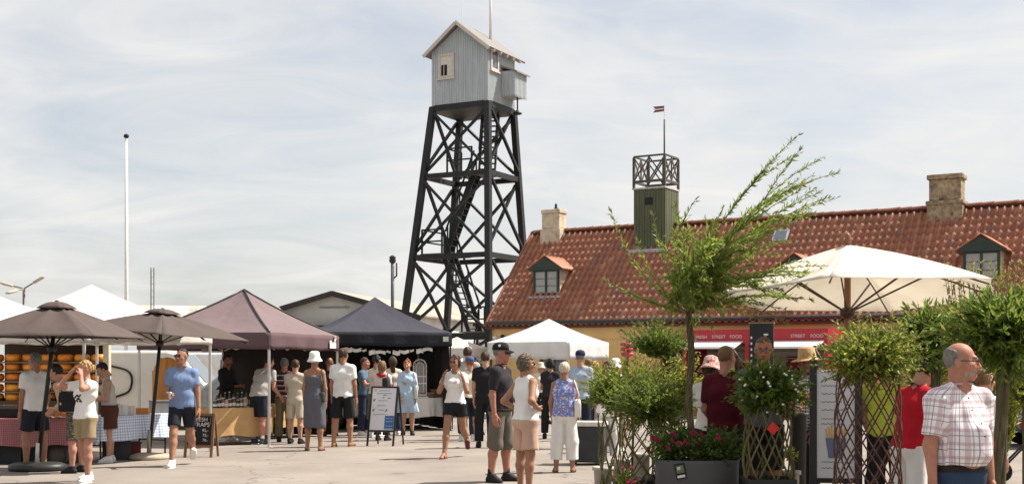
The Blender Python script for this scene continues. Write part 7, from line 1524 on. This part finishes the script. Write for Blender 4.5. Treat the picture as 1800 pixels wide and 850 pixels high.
P['blue'] = person(320, gy(818), 610, 8, 'man in chambray shirt, black shorts and sunglasses strolling past the chalkboard', 'tan', ('crew', 'dark'), top=T(CHAM, 0.62, hem=-0.035, collar=CHAM, vee=0.075, loose=0.1), bottom=Bt('shorts', NVY, 0.72, 0.02), arms=[((0.16, -0.08, -1), (0.1, 0.2, -1)), ((0.14, 0.1, -1), (-0.25, 0.95, -0.1))], legs=WALK2, glasses=SG, head=(-30, -3), shoes=SNK, vox=0.014, hands=('relaxed', 'grip'), girth=1.04)
P['vendor'] = person(398, 26.1, 624, 70, 'dark-haired vendor in black clothes behind the kraft table', 'brown', ('short', 'dark', 'dark'), top=T(BLK, 1.9, loose=0.1), bottom=Bt('trousers', BLK, 1.95, 0.01), arms=FOLD, head=(0, 12))
P['grey'] = person(455, gy(780), 640, 150, 'man in grey T-shirt and navy shorts bending over the drinks table', 'pink', ('short', 'dark'), top=T(GRT, 0.6, loose=0.12), bottom=Bt('shorts', NVY, 0.92, 0.03), lean=30, arms=[((0.2, 0.5, -1), (0.0, 1.0, -0.2))] * 2, legs=STAND_, shoes=('sneaker', (0.05, 0.06, 0.08), 0.12, (0.7, 0.7, 0.68)), girth=1.12, H=1.84)
P['stripe'] = person(500, gy(776), 631, 178, 'grey-haired man in dark striped T-shirt in the plum tent queue', 'ruddy', ('short', 'grey'), top=T(STR, 0.7, loose=0.1), bottom=Bt('trousers', OLIVE, 1.9, 0.012), arms=FOLD, shoes=BSH, girth=1.08)
P['beige'] = person(519, gy(779), 634, 172, 'short-haired person in cream T-shirt and beige shorts in the plum tent queue', 'fair', ('short', 'brown'), top=T(BGE, 0.6), bottom=Bt('shorts', BGE, 0.9, 0.02), arms=FOLD, shoes=BSH, girth=0.95)
P['hat'] = person(553, gy(791), 622, 170, 'woman in slate sundress and white bucket hat with her back turned', 'tan', ('short', 'brown'), hat=('bucket', cloth('hat_white', (0.72, 0.71, 0.69))), top=T(SLATE, 0.0, skirt=1.22, flare=0.0, strap=True, name='dress'), arms=[((0.16, 0.0, -1), (0.02, 0.1, -1)), ((0.16, 0.0, -1), (0.02, 0.1, -1))], legs=REST, bust=0.8, shoes=SND)
P['wback'] = person(603, gy(784), 614, 168, 'tall man in white T-shirt and black shorts seen from behind', 'tan', ('short', 'brown'), top=T(WH, 0.62, loose=0.13, hem=-0.035), bottom=Bt('shorts', BLK, 0.95, 0.03), legs=((-6, 4, 6), (6, 3, 6)), shoes=TSN, girth=1.06)
P['bald'] = person(579, gy(766), 630, 175, 'balding man in dark shirt just behind the white bucket hat', 'ruddy', ('bald', 'sand'), top=T(CHARC, 0.7), bottom=Bt('shorts', NVY, 0.95, 0.02), shoes=BSH, vox=0.02)
P['teal'] = person(641, 28.2, 630, 70, 'man in steel-blue T-shirt facing right at the navy tent', 'pink', ('short', 'brown'), top=T(TEAL, 0.6), bottom=Bt('trousers', DENIMD, 1.9), arms=[((0.2, 0.6, -0.8), (-0.2, 0.6, 0.9)), ((0.2, 0.5, -0.9), (-0.3, 1, 0.1))], vox=0.02)
P['bunhair'] = person(662, 27.6, 626, 150, 'dark-haired woman with a high bun between the blue and cream tops', 'fair', ('bun', 'dark'), top=T(CREAM, 0.5), bottom=Bt('skirt', CARGO, 1.3, 0.02), arms=HOLD, bust=0.8, vox=0.02)
P['redscarf'] = person(672, 26.4, 636, 160, 'blonde woman with red scarf and dark shoulder bag behind the white A-board', 'tan', ('long', 'sand'), top=T(PINKT, 0.6, bands=()), bottom=Bt('trousers', BLK, 1.9), arms=HOLD, bust=0.8, shoes=BSH, vox=0.02)
P['orange'] = person(690, 28.6, 628, 195, 'brown-haired woman in pale cardigan nearest the light blue dress', 'tan', ('long', 'brown'), top=T(CREAM, 1.5), bottom=Bt('trousers', DENIM, 1.9), arms=HOLD, bust=0.8, shoes=SNK, vox=0.02)
P['lbdress'] = person(716, gy(764), 634, 6, 'ginger woman in light blue flared dress smiling beside the navy stall', 'fair', ('bun', 'ginger'), top=T(LBLUE, 1.6, skirt=0.95, flare=0.05, name='dress', fold=0.01, collar=LBLUE, buttons=0), arms=[((0.15, 0.0, -1), (0.05, 0.3, -1)), ((0.12, 0.1, -1), (-0.1, 0.35, -0.9))], legs=((3, 2, 3), (-4, 0, 6)), bust=0.8, head=(-12, 0), shoes=BSH)
# --- middle
P['wshort'] = person(800, gy(804), 624, -12, 'woman in white T-shirt and black shorts lifting her sunglasses as she walks', 'tan', ('bob', 'brown'), top=T(WH, 0.55, hem=0.0, loose=0.03), bottom=Bt('shorts', BLK, 0.42, 0.022), arms=EYES, legs=((-18, 2, 34), (16, 4, 4)), bust=0.95, glasses=SG, shoes=('sandal', (0.12, 0.04, 0.05)), vox=0.014, head=(-8, 0))
P['jeans'] = person(822, gy(772), 612, 170, 'tall man in grey T-shirt and jeans behind the sunglasses woman', 'fair', ('short', 'brown'), top=T(GRT, 0.6), bottom=Bt('trousers', DENIMD, 1.92), shoes=SNK, vox=0.02)
P['bluecap'] = person(826, gy(775), 630, -160, 'person in light top and blue cap half hidden by the sunglasses woman', 'fair', ('short', 'ginger'), hat=('cap', cloth('cap_blue', (0.05, 0.10, 0.26)), m_white, (0, -0.105, 0.09), (R(70), 0, 0)), top=T(CREAM, 0.6), bottom=Bt('shorts', NVY, 0.9), shoes=SNK, vox=0.02)
P['wskirt'] = person(838, gy(764), 634, 175, 'dark-haired woman in pale sleeveless top and white skirt carrying a black bag', 'tan', ('bob', 'dark'), top=T(cloth('pale_blue_top', (0.5, 0.54, 0.56)), 0.0), bottom=Bt('skirt', WTR, 1.05, 0.02), bust=0.8, shoes=BSH, vox=0.02)
P['blackt'] = person(853, gy(786), 620, 178, 'man in black T-shirt and black trousers just left of the cap man', 'fair', ('short', 'brown'), top=T(BLK, 0.6), bottom=Bt('trousers', BLK, 1.92), arms=[((0.14, 0.0, -1), (0.0, 0.2, -1)), ((0.25, 0.1, -1), (-0.2, 0.9, -0.4))], shoes=BSH, vox=0.018)
P['cap'] = person(880, gy(846), 607, 68, 'man in black polo, cargo shorts and black cap facing right', 'ruddy', ('crew', 'grey'), hat=('cap', BLK, m_white, (-0.085, 0.015, 0.10), (0, R(-80), 0)), top=T(CHARC, 0.78, hem=-0.02, collar=CHARC, buttons=0, loose=0.12), bottom=Bt('shorts', CARGO, 1.12, 0.03, belt=BLK), arms=[((0.14, 0.1, -1), (0.0, 0.3, -1)), ((0.13, -0.08, -1), (0.02, 0.12, -1))], legs=((4, 4, 4, 14), (-4, 4, 3, 14)), girth=1.12, belly=0.5, shoes=('shoe', (0.018, 0.018, 0.018), 0.09, (0.016, 0.016, 0.018)), vox=0.013, head=(14, 0), hands=('relaxed', 'relaxed'))
P['sleeveless'] = person(924, 15.7, 626, 128, 'grey-haired woman in white sleeveless top and sand shorts, hand on hip', 'tan', ('bob', 'ash'), top=T(WH, 0.0, hem=-0.01, loose=0.1), bottom=Bt('shorts', SAND, 0.82, 0.03), arms=[((0.4, -0.5, -0.8), (-0.35, 0.75, -0.55)), ((0.5, -0.5, -0.8), (-0.5, 0.8, -0.35))], bust=0.95, glasses=SG, shoes=TSN, vox=0.013, girth=1.03, head=(-38, 0))
P['floral'] = person(992, gy(829), 639, 178, 'white-haired woman in blue floral top and cropped white trousers', 'tan', ('short', 'white'), top=T(FLORAL, 0.0, hem=-0.035, loose=0.14), bottom=Bt('trousers', WTR, 1.72, 0.026), arms=[((0.2, 0.15, -1), (0.0, 0.7, -0.7)), ((0.2, 0.15, -1), (0.0, 0.55, -0.8))], bust=0.9, girth=1.1, shoes=('sandal', (0.03, 0.02, 0.02)), vox=0.014, legs=((0, 4, 2), (0, 4, 2)))
P['creamwalk'] = person(950, gy(744), 637, 35, 'man in cream shirt and black shorts stepping left of the charcoal top', 'fair', ('short', 'brown'), hat=('bucket', cloth('hat_cream', (0.55, 0.48, 0.4))), top=T(CREAM, 0.6), bottom=Bt('shorts', BLK, 0.9), legs=WALK, shoes=BSH, vox=0.021)
P['charc'] = person(967, 27.0, 632, 172, 'dark-haired woman in charcoal top between the sleeveless and floral women', 'tan', ('bob', 'dark'), top=T(CHARC, 0.6), bottom=Bt('trousers', BLK, 1.9), bust=0.8, shoes=BSH, vox=0.021, arms=FOLD)
P['navycap'] = person(1020, 24.0, 619, 172, 'man in pale blue shirt and navy cap seen from behind', 'fair', ('crew', 'grey'), hat=('cap', cloth('cap_navy', (0.022, 0.025, 0.075))), top=T(PALEB, 1.5, hem=-0.04), bottom=Bt('trousers', NVY, 1.92), shoes=BSH, vox=0.018, girth=1.05)
P['blonde'] = person(1046, 26.5, 636, 165, 'long-haired blonde woman in black top right of the navy cap', 'fair', ('long', 'blond'), top=T(BLK, 0.6), bottom=Bt('trousers', DENIM, 1.9), bust=0.8, shoes=SNK, vox=0.021)
P['redhead'] = person(1034, 28.5, 632, 185, 'red-faced man in pale polo between the navy cap and the blonde', 'ruddy', ('short', 'sand'), top=T(CREAM, 0.6), bottom=Bt('trousers', KHA, 1.9), shoes=BSH, vox=0.022)
P['lace'] = person(1068, 20.5, 638, 178, 'woman with dark pinned-up hair and white blouse behind the round-leaved bush', 'fair', ('lowbun', 'brown'), top=T(WH, 0.8), bottom=Bt('trousers', WTR, 1.9), bust=0.8, shoes=SNK, vox=0.019)
P['wcap'] = person(1082, 23.0, 634, 160, 'person in white top and white sun hat behind the pinned-up hair', 'fair', ('short', 'white'), hat=('sun', cloth('hat_white', (0.72, 0.71, 0.69))), top=T(WH, 0.7), bottom=Bt('trousers', KHA, 1.9), vox=0.022)
# --- right
P['pinkhat'] = person(1248, 14.3, 633, 150, 'woman in patterned pink bucket hat and white blouse beside the maroon T-shirt', 'tan', ('bob', 'brown'), hat=('bucket', PHAT, 4), top=T(WH, 0.75), bottom=Bt('trousers', BLK, 1.9), arms=HOLD, bust=0.85, shoes=BSH, head=(0, 14))
P['maroon'] = person(1276, 13.3, 612, 158, 'man in maroon T-shirt and jeans behind the grey planter', 'pink', ('crew', 'sand'), top=T(MAROON, 0.75, hem=-0.02, loose=0.12), bottom=Bt('trousers', DENIMD, 1.92), arms=[((0.14, 0.1, -1), (-0.1, 0.7, -0.5)), ((0.14, 0.1, -1), (-0.3, 0.8, -0.3))], girth=1.12, shoes=SNK, vox=0.014, head=(-22, 0))
P['smile'] = person(1342, 12.9, 597, -6, 'smiling man with glasses and short grey hair behind the dense shrub', 'ruddy', ('crew', 'ash'), top=T(cloth('dusk_polo', (0.10, 0.11, 0.13)), 0.7), bottom=Bt('shorts', BLK, 0.95), arms=HOLD, glasses=EG, shoes=BSH, vox=0.014, head=(-6, 8), girth=1.04)
P['check'] = person(1422, 14.6, 620, -75, 'person in straw hat and dark gingham shirt beside the menu panel', 'brown', ('short', 'dark'), hat=('straw', mat('straw', (0.42, 0.27, 0.13), rough=0.8, var=0.2, scale=40)), top=T(GING, 1.1, hem=-0.06, collar=GING, buttons=0), bottom=Bt('trousers', BLK, 1.92), arms=HANG, shoes=BSH, head=(0, 12), vox=0.015)
P['lime'] = person(1560, 12.3, 664, 165, 'person in lime shirt bending down behind the red willow lattice', 'tan', ('short', 'dark'), top=T(LIME, 0.7, loose=0.15), bottom=Bt('trousers', BLK, 1.92), lean=42, arms=HOLD, girth=1.12, H=1.78, vox=0.016)
P['red'] = person(1598, 11.2, 668, 118, 'person in red T-shirt and white shorts looking down at a plant', 'fair', ('short', 'dark'), top=T(REDT, 0.62, loose=0.1), bottom=Bt('shorts', WTR, 0.95, 0.02), arms=[((0.1, 0.2, -1), (-0.1, 1.0, 0.15))] * 2, lean=16, head=(0, 26), shoes=SNK, H=1.70, vox=0.015)
P['plaid'] = person(1686, 8.1, 610, 20, 'heavy man in pale plaid shirt and jeans with glasses and white beard, front right', 'ruddy', ('bald', 'grey', 'silver'), top=T(PLAID, 0.78, hem=0.030, collar=PLAID, vee=0.085, loose=0.10, fold=0.009, buttons=5, tuck=True, off=0.017), bottom=Bt('trousers', DENIM, 1.92, 0.014, belt=cloth('leather_belt', (0.02, 0.015, 0.012), 0.5), waist=0.027), arms=[((0.16, -0.03, -1), (0.05, 0.12, -1)), ((0.20, 0.02, -1), (0.05, 0.18, -1))], legs=STAND_, belly=1.1, girth=1.05, glasses=EG, shoes=BSH, vox=0.0115, head=(46, 0))
P['white'] = person(1730, 11.5, 650, 120, 'person in white mostly hidden behind the plaid shirt man', 'pink', ('short', 'sand'), top=T(WH, 0.7, loose=0.1), bottom=Bt('shorts', WTR, 0.9), arms=HANG, shoes=SNK, H=1.58)
P['edge'] = person(-34, 17.4, 640, 160, 'person in pale jacket cut off by the left edge', 'fair', ('short', 'grey'), top=T(cloth('pale_jacket', (0.5, 0.5, 0.44)), 1.9, loose=0.15), bottom=Bt('trousers', DENIM, 1.9), shoes=SNK)
# ---- what they carry
def bag(who, side, w, h, d, m_, label, zoff=0.0, strap=True, fwd=0.0, cat='handbag', off=0.17, ref=0):
    b = P[who]; hp = jw(b, 0); sh_ = jw(b, 7 if side > 0 else 8); fx = b.rotation_euler.z
    rt = Vector((math.cos(fx), math.sin(fx), 0)) * side; fw_ = Vector((math.sin(fx), -math.cos(fx), 0)); c = Vector((hp.x, hp.y, hp.z + zoff)) + rt * off + fw_ * fwd
    r_ = empty('handbag', c, fx, label, cat); q = MB(); q.lathe([(0.46, 0), (0.5, 0.06), (0.5, 0.75), (0.42, 0.95), (0.3, 1.0)], 4, Matrix.Scale(h, 4, (0, 0, 1)) @ Matrix.Scale(w * 1.38, 4, (0, 1, 0)) @ Matrix.Scale(d * 1.38, 4, (1, 0, 0)) @ Matrix.Rotation(R(45), 4, 'Z'))
    o = q.build('pouch', m_, r_, bevel=0.02, smooth=True); MB().span((d * 0.5, -w * 0.42, h * 0.55), (d * 0.54, w * 0.42, h * 0.95)).build('flap', m_, r_)
    if strap:
        t_ = Matrix.Rotation(-fx, 4, 'Z') @ (sh_ - c); t_ = Vector((t_.x, t_.y, t_.z + 0.075)); MB().tube([(0, w * 0.42, h * 0.95), (t_.x * 0.6 + side * 0.05, t_.y + 0.1, t_.z * 0.6), (t_.x, t_.y + 0.05, t_.z), (t_.x, t_.y - 0.06, t_.z - 0.01), (t_.x * 0.6 + side * 0.05, t_.y - 0.11, t_.z * 0.6), (0, -w * 0.42, h * 0.95)], 0.009, 5).build('strap', m_, r_, smooth=True)
    return r_
bag('hat', -1, 0.24, 0.19, 0.1, cloth('bag_bw', (0.05, 0.05, 0.05)), 'black shoulder bag at the hip of the slate sundress woman', -0.06); bag('floral', -1, 0.26, 0.27, 0.1, cloth('bag_white', (0.66, 0.64, 0.6)), 'white shoulder bag hanging on the floral top woman', -0.05, off=0.20)
bag('lbdress', 1, 0.3, 0.3, 0.08, cloth('tote', (0.58, 0.54, 0.48)), 'cream tote bag hanging from the light blue dress woman', -0.08, off=0.19); bag('wskirt', -1, 0.28, 0.2, 0.1, BLK, 'black bag carried by the woman in the white skirt', -0.04); bag('redscarf', -1, 0.3, 0.32, 0.13, cloth('bag_dark', (0.035, 0.03, 0.03)), 'dark rucksack on the red scarf woman', 0.12, off=0.13)
bag('bend', 1, 0.3, 0.3, 0.12, BLK, 'black shoulder bag on the leaning person in tan', 0.02, off=0.2)
# scarf, cup, jacket, shirt prints
b = P['redscarf']; nk = Vector(list(b['_j'])[9:12]); q = MB(); q.tube([nk + Vector(v) for v in ((0.09, 0.02, 0.0), (0.05, 0.08, -0.02), (-0.05, 0.085, -0.03), (-0.1, 0.02, -0.02), (-0.05, -0.07, -0.02), (0.05, -0.07, -0.01), (0.09, 0.02, 0.0))], 0.036, 8, sq=0.8); q.build('scarf', REDT, b, smooth=True)
b = P['blue']; w = jw(b, 6); fx = b.rotation_euler.z; cu = empty('drink_can', w + Vector((0.03 * math.cos(fx) + 0.10 * math.sin(fx), 0.03 * math.sin(fx) - 0.10 * math.cos(fx), -0.06)), 0, 'small silver can in the hand of the chambray shirt man', 'can'); MB().lathe([(0.024, 0), (0.029, 0.01), (0.029, 0.1), (0.024, 0.112)], 14).build('can_body', mat('can_silver', (0.5, 0.5, 0.5), rough=0.3, metal=0.7), cu, smooth=True); MB().lathe([(0.022, 0.113), (0.001, 0.115)], 14).build('lid', m_alu, cu)
b = P['shade']; ch = Vector(list(b['_j'])[6:9]); 
def print_on(who, marks, m_, zc, dist=0.35, name='shirt_print'):
    """flat printed marks laid on the front of the shirt, each projected onto the cloth"""
    b = P[who]; sh_ = [c for c in b.children if c.name.startswith('shirt')][0]; dg_ = None
    me = sh_.data; n = len(me.vertices); co = np.empty(n * 3, dtype=np.float32); me.vertices.foreach_get('co', co); co = co.reshape(-1, 3)
    q = MB()
    for (x0, z0, x1, z1, wd) in marks:
        pts = []
        for k in range(5):
            x = x0 + (x1 - x0) * k / 4; z = zc + z0 + (z1 - z0) * k / 4; mk = (np.abs(co[:, 0] - x) < 0.02) & (np.abs(co[:, 2] - z) < 0.02)
            if mk.sum() == 0: continue
            pts.append((x, co[mk, 1].min() - 0.003, z))
        if len(pts) > 1: q.tube(pts, wd, 4)
    if q.v: q.build(name, m_, sh_)
zc = P['shade']['_j'][8]
print_on('shade', [(-0.06, -0.05, -0.02, -0.01, 0.010), (-0.02, -0.01, 0.02, -0.03, 0.012), (0.02, -0.03, 0.06, 0.0, 0.010), (-0.05, -0.08, -0.02, -0.10, 0.010), (-0.02, -0.06, 0.02, -0.06, 0.014), (0.01, -0.09, 0.05, -0.10, 0.010), (-0.03, -0.10, -0.03, -0.07, 0.008), (0.03, -0.10, 0.03, -0.07, 0.008)], m_dark, zc)
print_on('wshort', [(-0.07, 0.02 * k, 0.07, 0.02 * k, 0.003) for k in (-1, 0, 1)], cloth('faded_pink', (0.55, 0.40, 0.40)), P['wshort']['_j'][8] + 0.04)
# plant held by the red T-shirt person
b = P['red']; w = jw(b, 5).lerp(jw(b, 6), 0.5); fx = b.rotation_euler.z; hp_ = empty('potted_plant', w + Vector((math.sin(fx) * 0.14, -math.cos(fx) * 0.14, -0.05)), 0, 'small orange-flowered plant held by the red T-shirt person', 'plant'); pot(hp_, 0.05, 0.09, m_potd, lip=0.006); bush_head(hp_, (0, 0, 0.14), (0.08, 0.08, 0.07), 26, 0.045, 0.012, G_YEL + [(0.5, 0.2, 0.03)], 0.7, 0.018)
for o in bpy.data.objects:
    if '_j' in o.keys(): del o['_j']
